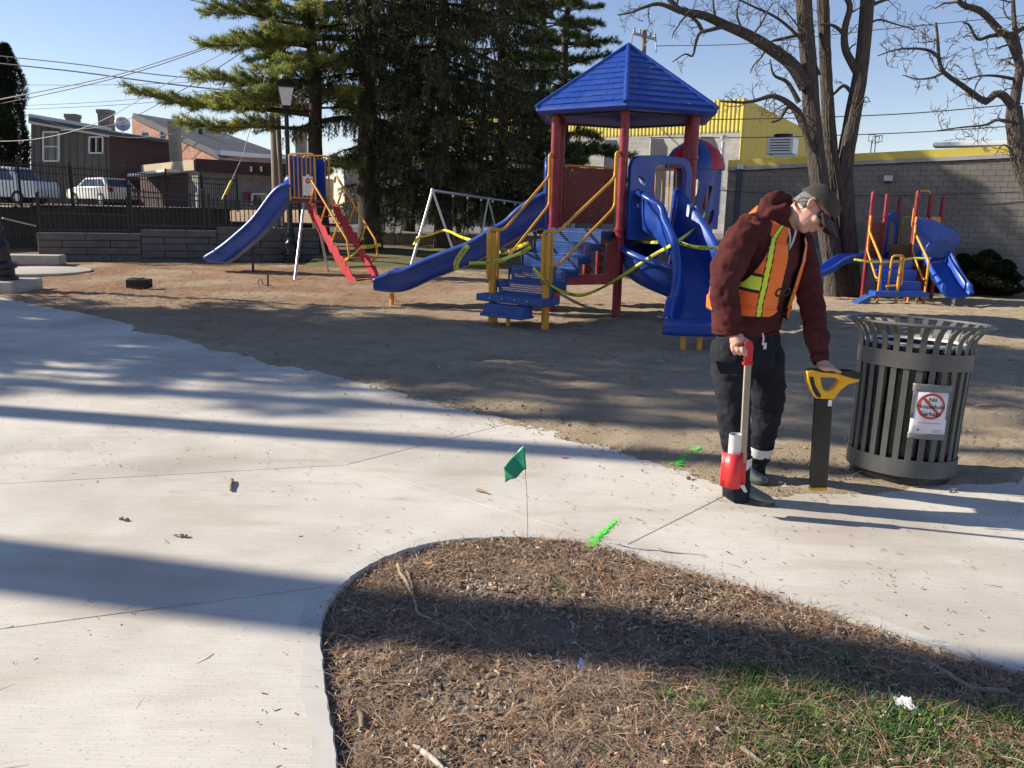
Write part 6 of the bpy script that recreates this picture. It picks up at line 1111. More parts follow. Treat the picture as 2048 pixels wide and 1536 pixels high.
p = P(1446, 292, 40); vp = thing('vent_pipe', Vector((p.x, p.y, 2)), 'capped metal vent pipe beside the yellow hall', 'vent'); mb = MB(); mb.tube([Vector((p.x, p.y, 1.5)), p + UPZ * .2], .10, 12); mb.build('pipe', M['galv'], vp, 45); mb = MB(); mb.lathe([(.16, 0), (.17, .1), (.05, .2)], 14, p + UPZ * .3); mb.build('cowl', M['galv'], vp, 40)
# beige building seen between the spruce trunks
M['beige'] = pm('beige wall', (.46, .41, .34), (.54, .49, .41), 2, .85, .2, 20); bb = thing('beige_building', P(900, 440, 42), 'low beige building across the lot behind the spruces', 'building'); a, b = P(690, 450, 43), P(1150, 450, 42); mb = MB(); zt_ = P(900, 325, 42).z; mb.add([Vector((a.x, a.y, 0)), Vector((b.x, b.y, 0)), Vector((b.x, b.y, zt_)), Vector((a.x, a.y, zt_)), Vector((a.x, a.y + 9, 0)), Vector((b.x, b.y + 9, 0)), Vector((b.x, b.y + 9, zt_)), Vector((a.x, a.y + 9, zt_))], [(0, 1, 2, 3), (3, 2, 6, 7), (0, 3, 7, 4), (1, 5, 6, 2), (4, 7, 6, 5)]); mb.build('wall', M['beige'], bb); mb = MB(); mb.box(((a.x + b.x) / 2, a.y + 4.4, zt_ + .1), (b.x - a.x + .5, 9.6, .22)); mb.build('roof', M['tar'], bb)
for x in (735, 800, 905, 1010): win(bb, x, 365, x + 28, 395, 42.6, True)
# far utility pole with crossarm
fp = P(1285, 150, 52); up2 = thing('utility_pole', Vector((fp.x, fp.y, 0)), 'far utility pole with crossarm rising behind the hexagonal roof', 'utility pole'); tz = P(1284, 60, 52).z; mb = MB(); mb.tube([Vector((fp.x, fp.y, 0)), Vector((fp.x, fp.y, tz))], [.19, .14], 12); mb.build('shaft', M['wood_post'], up2, 50); a, b = P(1266, 66, 51.8), P(1312, 79, 52.2); mb = MB(); mb.bar(a, b, .12, .14); mb.build('crossarm', pm('grey crossarm', (.33, .34, .34), (.42, .43, .43), 5, .8), up2)
for t in (.05, .3, .75, .95):
    p = a.lerp(b, t); mb = MB(); mb.lathe([(.05, .07), (.09, .12), (.05, .2), (.08, .26), (.03, .34)], 10, p); mb.build('insulator', M['galv'], up2, 40)
for t, q_ in ((.0, (1262, 90)), (1.0, (1312, 105))): mb = MB(); mb.tube([a.lerp(b, t), P(*q_, 52)], .05, 6); mb.build('insulator_string', M['galv'], up2)
mb = MB(); mb.bar(Vector((fp.x, fp.y - .15, tz - .9)), b.lerp(a, .25), .05, .05); mb.build('brace', M['galv'], up2)
CR = 'cable strung level in front of the yellow hall'
for (px, r, m), lb_ in zip([([(1262, 88, 52), (1180, 160, 48), (1130, 200, 46)], .03, 'wire'), ([(1312, 92, 52), (1500, 87, 50), (1750, 60, 48), (2060, 30, 46)], .022, 'wire'), ([(1300, 238, 40), (1500, 238, 40), (1800, 228, 38), (2060, 206, 36)], .024, 'wire'), ([(1300, 275, 40), (1500, 275, 40), (1800, 266, 38), (2060, 250, 36)], .022, 'wire')], ['cable slanting down from the far pole crossarm', 'thin cable from the far pole crossarm behind the bare trees', CR, CR]): cable(px, lb_, r, m)
# ================================================================== trees
def unit(a): return a / np.maximum(1e-9, np.linalg.norm(a, axis=-1, keepdims=True))
class Fol:                                                  # thin needle strips collected for one crown
    def __init__(s, seed): s.r = np.random.default_rng(seed); s.V = []; s.C = []
    def tufts(s, pos, dirs, n, L, W, spread, cols, jit=.0):
        """n needles per tuft around dirs"""
        N = len(pos); r = s.r; p = np.repeat(pos, n, 0) + r.normal(0, jit, (N * n, 3)); d = np.repeat(dirs, n, 0); d = unit(d + r.normal(0, spread, d.shape)); side = unit(np.cross(d, r.normal(0, 1, d.shape)))
        l = r.uniform(L * .65, L * 1.2, (N * n, 1)); w = r.uniform(W * .7, W * 1.3, (N * n, 1)); e = p + d * l
        s.V.append(np.stack([p - side * w / 2, p + side * w / 2, e + side * w * .35, e - side * w * .35], 1).reshape(-1, 3))
        c = np.asarray(cols)[r.integers(0, len(cols), N)] * r.uniform(.75, 1.2, (N, 1)); c = np.repeat(np.repeat(c, n, 0) * r.uniform(.8, 1.2, (N * n, 1)), 4, 0); s.C.append(np.concatenate([c, np.ones((len(c), 1))], 1))
    def build(s, name, parent, mat='needle'):
        V = np.concatenate(s.V); C = np.concatenate(s.C); Q = np.arange(len(V)).reshape(-1, 4); o = np_mesh(name, V, Q, M[mat], parent, col=C); tag(o, kind='stuff'); return o
PINE = [(.34, .40, .10), (.42, .45, .12), (.27, .34, .10), (.48, .45, .12), (.21, .30, .09)]
SPRUCE = [(.058, .078, .030), (.080, .098, .038), (.044, .060, .026), (.12, .135, .05), (.09, .082, .04), (.18, .185, .07)]  # palest tones paint sunlit strands into the needle colour at random
def branch_path(base, az, L, rise, droop, n=9, wig=.06, rs=None):
    rs = rs or random; out = []; d = Vector((math.cos(az), math.sin(az), 0)); sd2 = Vector((-d.y, d.x, 0)); w1, w2 = rs.uniform(-1, 1), rs.uniform(-1, 1)
    for i in range(n + 1):
        t = i / n; out.append(base + d * (L * t) + UPZ * (L * (rise * t - droop * t * t)) + sd2 * (L * wig * (math.sin(t * 3 + w1 * 3) * t)) + UPZ * (L * wig * .4 * math.sin(t * 7 + w2 * 3) * t))
    return out
def pine(name, label, base, H, guided, rnd, seed, lean=0.0, r0=.22, crown_z=2.0, tw=15, gap=1.0, cols=PINE, bark='bark_dark', needle=.16, nn=18, sparse=1.0, nw=.012):
    T = thing(name, base, label, 'tree'); rs = random.Random(seed); F = Fol(seed); tr = MB(); n = 14; pts = [base + Vector((lean * (k / n) ** 1.5 + .05 * math.sin(k * 1.3), .04 * math.sin(k * 2.1), H * k / n - .3 * (k == 0))) for k in range(n + 1)]
    tr.tube(pts, [r0 * (1.25 if k == 0 else 1) * (1 - .86 * k / n) + .02 for k in range(n + 1)], 14); tr.build('trunk', M[bark], T, 60); limbs = MB()
    def at(z): t = max(0, min(.999, z / H)) * n; i = int(t); return pts[i].lerp(pts[i + 1], t - i)
    specs = list(guided)
    z = crown_z
    while z < H * .97:
        k = rs.randint(3, 5); a0 = rs.uniform(0, 6.28)
        for i in range(k): specs.append((z + rs.uniform(-.15, .15), a0 + 6.28 * i / k + rs.uniform(-.3, .3), rnd * (1 - .72 * z / H) * rs.uniform(.7, 1.15), rs.uniform(.12, .38), rs.uniform(.1, .3), 1.0))
        z += gap * rs.uniform(.6, 1.0)
    for (z, az, L, rise, droop, dens) in specs:
        b = branch_path(at(z), az, L, rise, droop, rs=rs); limbs.tube(b, [.045 * L / 2.5 * (1 - .85 * i / 9) + .006 for i in range(10)], 6)
        m = int(tw * L * dens * sparse); P0, D0 = [], []
        for q in range(m):
            t = .22 + .78 * (q + rs.random()) / m; i = min(8, int(t * 9)); p = b[i].lerp(b[i + 1], t * 9 - i); f = (b[i + 1] - b[i]).normalized(); sgn = 1 if q % 2 else -1; lat = f.cross(UPZ).normalized() * sgn; l2 = (.25 + .55 * (1 - t)) * min(1.3, L / 2.2) * rs.uniform(.6, 1.2)
            dd = (f * .75 + lat * rs.uniform(.5, 1.0) + UPZ * rs.uniform(-.25, .55)).normalized(); tip = p + dd * l2; limbs.tube([p, p.lerp(tip, .5) + UPZ * .03, tip], [.008, .006, .004], 4, cap=False)
            nt2 = max(3, int(l2 / .075))
            for j in range(nt2):
                u = .25 + .75 * j / max(1, nt2 - 1); P0.append(p.lerp(tip, u) + Vector((rs.gauss(0, .02), rs.gauss(0, .02), rs.gauss(0, .02)))); D0.append(dd + UPZ * .35)
        P0.append(b[-1]); D0.append((b[-1] - b[-2]).normalized())
        F.tufts(np.array([tuple(p) for p in P0]), unit(np.array([tuple(d) for d in D0])), nn, needle, nw, .62, cols)
    limbs.build('limbs', M[bark], T, 60); F.build('crown', T); return T
def spruce(name, label, base, H, R0, seed, crown_z=1.4, r0=.26, hang=.55, dens=1.0, skip=None):
    T = thing(name, base, label, 'tree'); rs = random.Random(seed); F = Fol(seed); tr = MB(); n = 12; pts = [base + Vector((.04 * math.sin(k * 1.7), .04 * math.cos(k * 2.3), H * k / n - .4 * (k == 0))) for k in range(n + 1)]
    tr.tube(pts, [r0 * (1.3 if k == 0 else 1) * (1 - .85 * k / n) + .02 for k in range(n + 1)], 14); tr.build('trunk', M['bark_dark'], T, 60); limbs = MB(); z = crown_z
    while z < H * .98:
        k = rs.randint(4, 6); a0 = rs.uniform(0, 6.28)
        for i in range(k):
            az = a0 + 6.28 * i / k + rs.uniform(-.35, .35); L = R0 * (1 - .80 * (z - crown_z) / H) * rs.uniform(.65, 1.15)
            if (skip and skip(z, az)) or rs.random() < .13: continue
            t0 = max(0, min(.999, z / H)) * n; ii = int(t0); b = branch_path(pts[ii].lerp(pts[ii + 1], t0 - ii), az, L, rs.uniform(-.10, .12), rs.uniform(.10, .34), rs=rs); limbs.tube(b, [.04 * L / 2.5 * (1 - .85 * q / 9) + .006 for q in range(10)], 5)
            # the branch tips turn up again, twigs hang down along them
            P0, D0, P1, D1 = [], [], [], []; m = int(14 * L * dens)
            for q in range(m):
                t = .12 + .88 * (q + rs.random()) / m; j = min(8, int(t * 9)); p = b[j].lerp(b[j + 1], t * 9 - j); f = (b[j + 1] - b[j]).normalized(); lat = f.cross(UPZ).normalized() * rs.choice((-1, 1)); w = rs.uniform(.05, .42) * (1.1 - .5 * t); p2 = p + lat * w + f * w * .6 - UPZ * w * .25
                for u in (.3, .6, .9): P0.append(p.lerp(p2, u)); D0.append((p2 - p).normalized())
                hl = hang * rs.uniform(.3, 1.15) * (1 - .35 * t); hn = max(2, int(hl / .09)); hd = (-UPZ + f * rs.uniform(0, .25) + lat * rs.uniform(-.15, .15)).normalized()
                for v in range(hn): P1.append(p2 + hd * (hl * v / hn) + Vector((rs.gauss(0, .015), rs.gauss(0, .015), 0))); D1.append(hd)
            if P0: F.tufts(np.array([tuple(p) for p in P0]), unit(np.array([tuple(d) for d in D0])), 6, .12, .019, .55, SPRUCE)
            if P1: F.tufts(np.array([tuple(p) for p in P1]), unit(np.array([tuple(d) for d in D1])), 6, .12, .018, .42, SPRUCE)
        z += rs.uniform(.28, .46)
    limbs.build('limbs', M['bark_dark'], T, 60); F.build('crown', T); return T
# white pine, left, with one long low bough reaching over the fence
b = P(640, 500, 24.7); zz = lambda y, x=620, D=25.0: P(x, y, D).z
pine('white_pine', 'sunlit white pine with a long low bough beside the street lamp', Vector((b.x, b.y, .2)), 10.8, [(zz(232) - .2, R(186), 5.0, .06, -.02, 1.15), (zz(262) - .2, R(196), 3.6, .02, .02, 1.0), (zz(215) - .2, R(170), 3.6, .10, .05, 1.1), (zz(190) - .2, R(200), 3.2, .12, .08, 1.1), (zz(120) - .2, R(190), 2.9, .18, .1, 1.1), (zz(100) - .2, R(165), 2.6, .2, .1, 1.1), (zz(60) - .2, R(185), 2.8, .2, .1, 1.1), (zz(30) - .2, R(205), 2.6, .2, .1, 1.1), (zz(10) - .2, R(180), 2.7, .2, .1, 1.1), (zz(330) - .2, R(-40), 1.9, .0, .05, 1.2), (zz(345) - .2, R(-75), 1.6, .0, .05, 1.1), (zz(150) - .2, R(-60), 1.7, .2, .1, 1.0), (zz(60) - .2, R(-80), 1.8, .2, .1, 1.0), (zz(200) - .2, R(230), 2.0, .1, .1, 1.0), (zz(100) - .2, R(250), 1.9, .2, .1, 1.0)], 2.6, 11, lean=-.15, r0=.24, crown_z=4.0, gap=.6)
b = P(738, 492, 25.0); spruce('norway_spruce', 'dark drooping spruce with thick trunk behind the red steps', Vector((b.x, b.y, .2)), 11.0, 2.9, 21, 1.9, .34, skip=lambda z, az: z < 3.6 and math.cos(az) < -.2)
b = P(884, 490, 25.8); spruce('norway_spruce', 'dark drooping spruce standing over the swing frame', Vector((b.x, b.y, .25)), 11.4, 3.4, 22, 1.7, .26, hang=.75)
b = P(1000, 488, 28.4); spruce('norway_spruce', 'dark drooping spruce farthest along the row by the wave slide', Vector((b.x, b.y, .25)), 11.4, 3.4, 23, 1.5, .24, hang=.65)
b = P(815, 470, 30.5); spruce('norway_spruce', 'dark spruce at the back between two nearer spruces', Vector((b.x, b.y, .4)), 13, 2.6, 26, 3.2, .22, hang=.6)
b = P(1120, 470, 31.5); pine('dark_pine', 'dense green pine behind the hexagonal roof of the big play structure', Vector((b.x, b.y, .3)), 11.5, [], 3.0, 24, r0=.22, crown_z=1.6, gap=.55, cols=[(.10, .16, .045), (.13, .19, .05), (.17, .22, .06), (.075, .12, .04)])
b = P(1060, 60, 33); pine('dark_pine', 'tall pine whose boughs reach out above the play structure', Vector((P(1075, 470, 34).x, 34, .3)), 15, [(11.0, R(0), 4.2, .1, .1, 1.0), (9.8, R(-20), 3.6, .1, .1, 1.0)], 2.8, 25, r0=.22, crown_z=4.5, gap=.7, cols=[(.10, .15, .045), (.14, .19, .05), (.18, .21, .06)])
# arborvitae column at far left
def column(name, label, base, H, Rr, seed, n=5200, cols=((.016, .028, .012), (.024, .038, .015), (.035, .045, .018)), cone=.25, cat='tree', lob=2):
    T = thing(name, base, label, cat); r = np.random.default_rng(seed); F = Fol(seed); t = r.random(n); a = r.uniform(0, 2 * np.pi, n); prof = np.clip(np.minimum(1, (1 - t) * (1 / cone)) ** .6, 0, 1) * (.8 + .2 * np.sin(t * 17 + a * 2)) * np.clip(.55 + t * 4, 0, 1)
    rad = Rr * prof * (.66 + .40 * r.random(n) ** .6) * (1 + .14 * np.sin(a * 3 + t * 9 + seed) + .10 * np.sin(a * 7 - t * 13)); off = (r.integers(0, lob, n) - (lob - 1) / 2) * Rr * .9 if lob > 1 else np.zeros(n)
    pos = np.stack([np.cos(a) * rad + off + base.x, np.sin(a) * rad + base.y, base.z + .05 + t * H * (1 - .06 * (off > 0))], 1); d = unit(np.stack([np.cos(a), np.sin(a), np.full(n, 1.1)], 1)); F.tufts(pos, d, 6, .16 * min(1, H / 4) + .03, .022, .5, list(cols)); F.build('crown', T)
    mb = MB(); mb.tube([base - UPZ * .2, base + UPZ * (H * .8)], [.10 * min(1, H / 4), .03], 8); mb.build('trunk', M['bark_dark'], T); mb = MB(); return T
b = P(36, 420, 41); column('arborvitae', 'tall dark columnar cedar beside the grey-brown house', Vector((b.x - .1, b.y, 1.2)), P(26, 72, 41).z - 1.2, .62, 31, 9000)
M['shrub'] = M['needle']
for px, py, wpx, hpx, lab, sd3 in [(1862, 585, 66, 96, 'narrow dark evergreen shrub behind the curved slide', 41), (1966, 590, 104, 82, 'rounded dark evergreen shrub against the block wall base', 42), (1918, 588, 84, 72, 'bushy dark evergreen shrub between the slide and the rounded shrub', 43), (2004, 589, 66, 66, 'small dark evergreen shrub at the end of the shrub row', 44)]:
    q_ = Wp(px, py, .55); sc2 = q_.y / 1650; column('evergreen_shrub', lab, Vector((q_.x, q_.y, -.32)), hpx * sc2, wpx * sc2 * .52, sd3, 3800, ((.012, .022, .010), (.02, .034, .013), (.06, .075, .022)), .75, 'shrub', 1)
# ------------------------------------------------------------------ bare locust trees
def zig(p, d, L, n, rs, kink=.35, up=.0):
    pts = [p]; d = d.normalized()
    for i in range(n):
        d = (d + Vector((rs.gauss(0, kink), rs.gauss(0, kink), rs.gauss(0, kink) + up))).normalized(); p = p + d * (L / n); pts.append(p)
    return pts
def twigs(mb, pts, r0, r1, rs, level, dens, Lc, n=5, maxl=3):
    """child branches off a polyline"""
    L = sum((b - a).length for a, b in zip(pts[:-1], pts[1:])); k = max(2, int(L * dens * 1.5))
    for q in range(k):
        t = .15 + .85 * (q + rs.random()) / k; f = t * (len(pts) - 1); i = min(len(pts) - 2, int(f)); p = pts[i].lerp(pts[i + 1], f - i); d = (pts[i + 1] - pts[i]).normalized(); o = d.cross(Vector((rs.gauss(0, 1), rs.gauss(0, 1), rs.gauss(0, 1)))); o = o.normalized() if o.length > 1e-4 else UPZ
        dd = (d * rs.uniform(.2, .7) + o * rs.uniform(.6, 1.1) + UPZ * rs.uniform(-.1, .25)).normalized(); l = Lc * rs.uniform(.5, 1.25); rr_ = max(.0065, (r0 + (r1 - r0) * t) * rs.uniform(.35, .55)); c = zig(p, dd, l, n, rs, .33, .03); rr_ = min(rr_, .018 * (4 - level) * .6)
        mb.tube(c, [rr_ * (1 - .6 * j / n) for j in range(n + 1)], 4 if level < 2 else 3, cap=False)
        if level < maxl: twigs(mb, c, rr_, rr_ * .3, rs, level + 1, dens * 1.7, Lc * .58, 5, maxl)
def limb(mb, keys, r0, r1, rs, dens=2.0, Lc=.9, seg=18, nside=10, tw=True, mbt=None, maxl=3):
    c = curve(keys, seg) if len(keys) > 2 else [Vector(keys[0]).lerp(Vector(keys[1]), i / seg) for i in range(seg + 1)]; mb.tube(c, [r0 + (r1 - r0) * i / seg for i in range(seg + 1)], nside)
    if tw: twigs(mbt or mb, c, r0 * .6, r1, rs, 1, dens, Lc, 5, maxl)
    return c
def stem(mb, keys, r0, r1, seed, n=70, ns=52):
    c = curve(keys, n); rings = []; A = np.linspace(0, 2 * np.pi, ns, endpoint=False)
    for i, p in enumerate(c):
        r = r0 + (r1 - r0) * i / n; z = p.z; a = A + .25 * math.sin(z * .7 + seed); rg = np.abs(fbm(np.cos(a) * 3.2 + seed * 7, np.sin(a) * 3.2 + z * .55, 2.1, seed, 3) - .46) * 2.4; fl = 1 + .35 * math.exp(-max(0, z + .3) / .5); rad = r * fl * (.91 + .24 * np.minimum(.6, rg) + .05 * np.sin(a * 2 + z))
        rings.append([p + Vector((math.cos(q) * k, math.sin(q) * k, 0)) for q, k in zip(A, rad)])
    mb.loft(rings)
def locust(label, base, D, stems, limbs_, seed, roots=True):
    T = thing('locust_tree', base, label, 'tree'); rs = random.Random(seed); tr = MB(); bt = MB(); tw_ = MB()
    for q_, (px, r0, r1) in enumerate(stems): stem(tr, [P(x, y, d) for x, y, d in px], r0, r1, seed + q_)
    tr.build('trunk', M['bark'], T, 70)
    for px, r0, r1, dens, Lc in limbs_: limb(bt, [P(x, y, d) for x, y, d in px], r0, r1, rs, dens, Lc, mbt=tw_)
    bt.build('limbs', M['bark'], T, 70); o = tw_.build('twigs', M['twig'], T, 70); tag(o, kind='stuff'); return T
d0 = 20.2; lb = P(1690, 560, d0)
def seq(d, *xy): return [(x, y, d + (0 if i == 0 else .0)) for i, (x, y) in enumerate(xy)]
locust('tall bare multi-stemmed locust tree standing behind the worker', Vector((lb.x, lb.y, -.3)), d0,
  [(seq(d0 - .2, (1672, 600), (1668, 540), (1650, 430), (1637, 350), (1625, 240), (1616, 120), (1608, 0), (1602, -140)), .235, .17), (seq(d0 + .15, (1685, 600), (1680, 520), (1668, 400), (1660, 290), (1652, 150), (1646, 0), (1640, -140)), .18, .13), (seq(d0, (1700, 600), (1700, 520), (1692, 420), (1690, 330), (1704, 240), (1722, 140), (1730, 60), (1734, 0), (1740, -140)), .215, .14), (seq(d0 - .1, (1690, 600), (1693, 480), (1686, 400), (1676, 340), (1664, 280)), .13, .06)],
  [(seq(d0 - .3, (1612, 175), (1585, 130), (1545, 100), (1500, 72), (1450, 50), (1405, 30), (1362, 22), (1340, 0), (1330, -20)), .16, .045, 2.3, .75), (seq(d0 - .5, (1362, 24), (1320, 8), (1290, 14), (1262, 25), (1235, 30)), .055, .015, 3.0, .55), (seq(d0 - .5, (1450, 52), (1420, 60), (1400, 66), (1392, 85), (1385, 112), (1370, 108), (1345, 124)), .05, .012, 2.2, .35), (seq(d0 - .4, (1405, 64), (1395, 45), (1375, 28)), .05, .03, 2.0, .4), (seq(d0 - .6, (1612, 265), (1600, 230), (1575, 205), (1545, 192), (1515, 200), (1485, 205), (1440, 202)), .09, .02, 2.6, .55), (seq(d0 - .5, (1598, 205), (1575, 165), (1548, 150), (1540, 118)), .06, .012, 2.6, .5), (seq(d0 - .4, (1625, 300), (1608, 260), (1590, 222), (1575, 215), (1560, 238), (1542, 245)), .08, .02, 2.0, .35), (seq(d0 + .1, (1628, 62), (1580, 74), (1545, 82), (1530, 95)), .05, .012, 2.2, .45), (seq(d0, (1719, 152), (1704, 126), (1690, 95), (1690, 55), (1700, 15), (1690, -10)), .10, .06, 1.6, .6), (seq(d0, (1690, 70), (1668, 52), (1640, 48)), .05, .02, 2.0, .5), (seq(d0, (1728, 24), (1745, 10), (1770, 0), (1800, -8)), .055, .02, 2.8, .6), (seq(d0, (1722, 60), (1755, 40), (1790, 48), (1830, 60)), .03, .01, 3.0, .5), (seq(d0, (1712, 200), (1690, 172), (1670, 186), (1662, 196)), .05, .02, 2.0, .4), (seq(d0 - .2, (1706, 232), (1730, 195), (1742, 205)), .02, .006, 2.0, .25), (seq(d0 - .3, (1625, 100), (1560, 40), (1500, 10), (1460, -10)), .04, .012, 3.0, .7), (seq(d0 - .3, (1640, 150), (1600, 60), (1560, 10)), .03, .01, 3.0, .6)], 51)
d1 = 14.5; lb = P(2110, 640, d1)
locust('bare locust tree with crooked limbs at the right of the bin', Vector((lb.x, lb.y, -.1)), d1,
  [(seq(d1, (2125, 660), (2105, 520), (2075, 400), (2045, 330), (2030, 250), (2028, 212)), .24, .11)],
  [(seq(d1, (2028, 212), (2036, 160), (2040, 130), (2018, 75), (1998, 60), (1962, 22), (1930, 12), (1915, 0)), .085, .04, 2.6, .42), (seq(d1 - .2, (2026, 216), (2008, 192), (1990, 188), (1972, 204), (1950, 190), (1920, 168), (1888, 145), (1878, 120), (1876, 85), (1872, 45)), .07, .018, 3.0, .48), (seq(d1 - .3, (1880, 118), (1860, 102), (1830, 97), (1790, 100), (1755, 112)), .03, .008, 4.2, .42), (seq(d1 - .2, (1888, 145), (1865, 155), (1835, 158), (1805, 150)), .022, .007, 4.0, .38), (seq(d1, (2036, 160), (1995, 152), (1960, 152), (1925, 160)), .03, .008, 3.6, .38), (seq(d1 + .1, (2004, 68), (1980, 72), (1955, 78), (1938, 50), (1925, 45)), .04, .01, 3.4, .42), (seq(d1, (2020, 70), (2050, 55), (2090, 30)), .05, .02, 2.6, .5), (seq(d1 - .2, (2030, 245), (1995, 240), (1970, 250), (1920, 255), (1870, 262)), .03, .007, 3.8, .42), (seq(d1, (2045, 330), (2010, 290), (1990, 310)), .018, .006, 3.0, .3), (seq(d1, (2040, 110), (2030, 60), (2026, 0)), .05, .03, 2.6, .5)], 52)
# ------------------------------------------------------------------ trees outside the frame on the left: their shadows cross the path
def off_tree(x, y, H, r, seed, label, crown_z, dens=1.0, Lm=2.6):
    T = thing('locust_tree', Vector((x, y, 0)), label, 'tree'); rs = random.Random(seed); tr = MB(); pts = [Vector((x + .10 * math.sin(k * .8 + seed), y + .06 * math.sin(k * 1.1 + seed), H * k / 12 - .3 * (k == 0))) for k in range(13)]; tr.tube(pts, [r * (1.2 if k == 0 else 1) * (1 - .45 * k / 12) for k in range(13)], 12); tr.build('trunk', M['bark'], T, 60); bt = MB(); tw_ = MB()
    for k in range(int(7 * dens)):
        z = crown_z + (H - crown_z) * k / max(1, 7 * dens); i = min(11, int(z / H * 12)); az = rs.uniform(0, 6.28); L = Lm * rs.uniform(.6, 1.1); c = zig(pts[i], Vector((math.cos(az), math.sin(az), .7)), L, 8, rs, .22, .05); bt.tube(c, [.07 * (1 - .8 * j / 8) for j in range(9)], 6); twigs(tw_, c, .05, .01, rs, 1, 1.1, .9, 5, 2)
    bt.build('limbs', M['bark'], T, 60); o = tw_.build('twigs', M['twig'], T, 60); tag(o, kind='stuff'); return T
ta = math.tan(-SHADOW_AZ)
def src(px, py, dist): g = G(px, py); return g.x - dist, g.y + dist * ta
x, y = src(640, 1200, 13.0); off_tree(x, y, 15, .31, 61, 'bare locust tree beside the near end of the path', 11.5)
x, y = src(500, 856, 14.0); off_tree(x, y, 15, .21, 62, 'slim bare locust tree beyond the first path-side locust', 11.5)
x, y = src(500, 797, 16.0); off_tree(x, y, 16, .17, 63, 'slender bare locust tree between the path-side locust and the pines', 12.5)
for k, (px, py, dist, H, rad, cz) in enumerate([(500, 690, 12, 11, 2.4, 3.2), (250, 640, 9, 11, 2.3, 2.6), (900, 700, 15, 13, 2.4, 5.2), (1200, 690, 19, 15, 2.4, 7.0), (1500, 700, 22, 16.5, 2.2, 9.0), (100, 690, 8.5, 8, 2.0, 3.0), (1000, 665, 14, 12, 2.6, 4.6), (1450, 775, 19, 14, 1.7, 8.0), (1800, 705, 24, 16, 2.2, 9.5), (330, 752, 17, 13, 1.5, 7.5)]):
    x, y = src(px, py, dist); pine('pine_tree', ('tall pine', 'broad pine', 'old pine', 'high-crowned pine', 'straight pine', 'young pine', 'dense pine', 'thin pine', 'tallest pine', 'sparse pine')[k] + ' in the row left of the playground that shades the dirt', Vector((x, y, 0)), H, [], rad * 1.25, 70 + k, r0=.2, crown_z=cz, gap=.95, nn=8, tw=9, needle=.22, nw=.03)
# ================================================================== the worker
pg = G(1490, 1000); man = thing('person', Vector((pg.x, pg.y, 0)), 'stooping worker in orange safety vest, maroon hoodie and dark cap beside the litter bin', 'person')
Fd = Vector((.70, -.714, 0)); Lt = Vector((.714, .70, 0))
def remesh(mb, name, mat, voxel, parent, smooth_it=2, disp=0.0, dsize=.1, keep=False, factor=.5, disp2=0.0, ds2=.03):
    o = mb.build(name, mat, None); m = o.modifiers.new('r', 'REMESH'); m.mode = 'VOXEL'; m.voxel_size = voxel
    if smooth_it: s = o.modifiers.new('s', 'SMOOTH'); s.iterations = smooth_it; s.factor = factor
    for d_, sz in ((disp, dsize), (disp2, ds2)):
        if d_: t = bpy.data.textures.new('clouds', 'CLOUDS'); t.noise_scale = sz; t.noise_depth = 2; dm = o.modifiers.new('d', 'DISPLACE'); dm.texture = t; dm.strength = d_; dm.texture_coords = 'GLOBAL'; dm.mid_level = .5
    dg = bpy.context.evaluated_depsgraph_get(); me = bpy.data.meshes.new_from_object(o.evaluated_get(dg)); bpy.data.objects.remove(o); me.name = name
    me.polygons.foreach_set('use_smooth', [True] * len(me.polygons)); me.materials.clear(); me.materials.append(mat); return link(name, me, parent)
def ell(mb, c, ax, n=14, m=10):
    """ellipsoid with axis vectors ax"""
    c = Vector(c); a, b, d = ax; rings = []
    for i in range(1, m): t = math.pi * i / m; rings.append([c + d * math.cos(t) + (a * math.cos(2 * math.pi * k / n) + b * math.sin(2 * math.pi * k / n)) * math.sin(t) for k in range(n)])
    o = len(mb.v); mb.loft(rings); return mb
def PX(*q): return [P(x, y, d) for x, y, d in q]
M['skin'] = pm('skin', (.50, .285, .215), (.58, .34, .26), 14, .5, .25, 300, c3=(.55, .26, .20), s3=12, t3=.6, w3=.2, bdist=.002); M['skin'].node_tree.nodes['Principled BSDF'].inputs['Subsurface Weight'].default_value = .08
M['hoodie'] = pm('maroon fleece', (.070, .021, .021), (.095, .029, .028), 6, .95, .5, 350, bdist=.003, spec=.1); M['navy'] = pm('dark navy work cloth', (.012, .014, .021), (.022, .024, .033), 9, .85, .5, 160, bdist=.004, spec=.2)
M['vest'] = pm('orange mesh', (.90, .125, .012), (.95, .16, .02), 60, .6); M['vest_band'] = pm('orange tape', (.88, .17, .015), (.92, .20, .02), 10, .5); M['lime'] = pm('lime reflective strip', (.62, .78, .03), (.70, .85, .06), 20, .45); M['binding'] = pm('black binding', (.01, .01, .011), rough=.7); M['cap'] = pm('worn dark cap', (.036, .030, .027), (.058, .050, .044), 14, .9, .4, 200, bdist=.003); M['reflect'] = pm('silver reflective band', (.62, .63, .66), (.7, .71, .74), 20, .4)
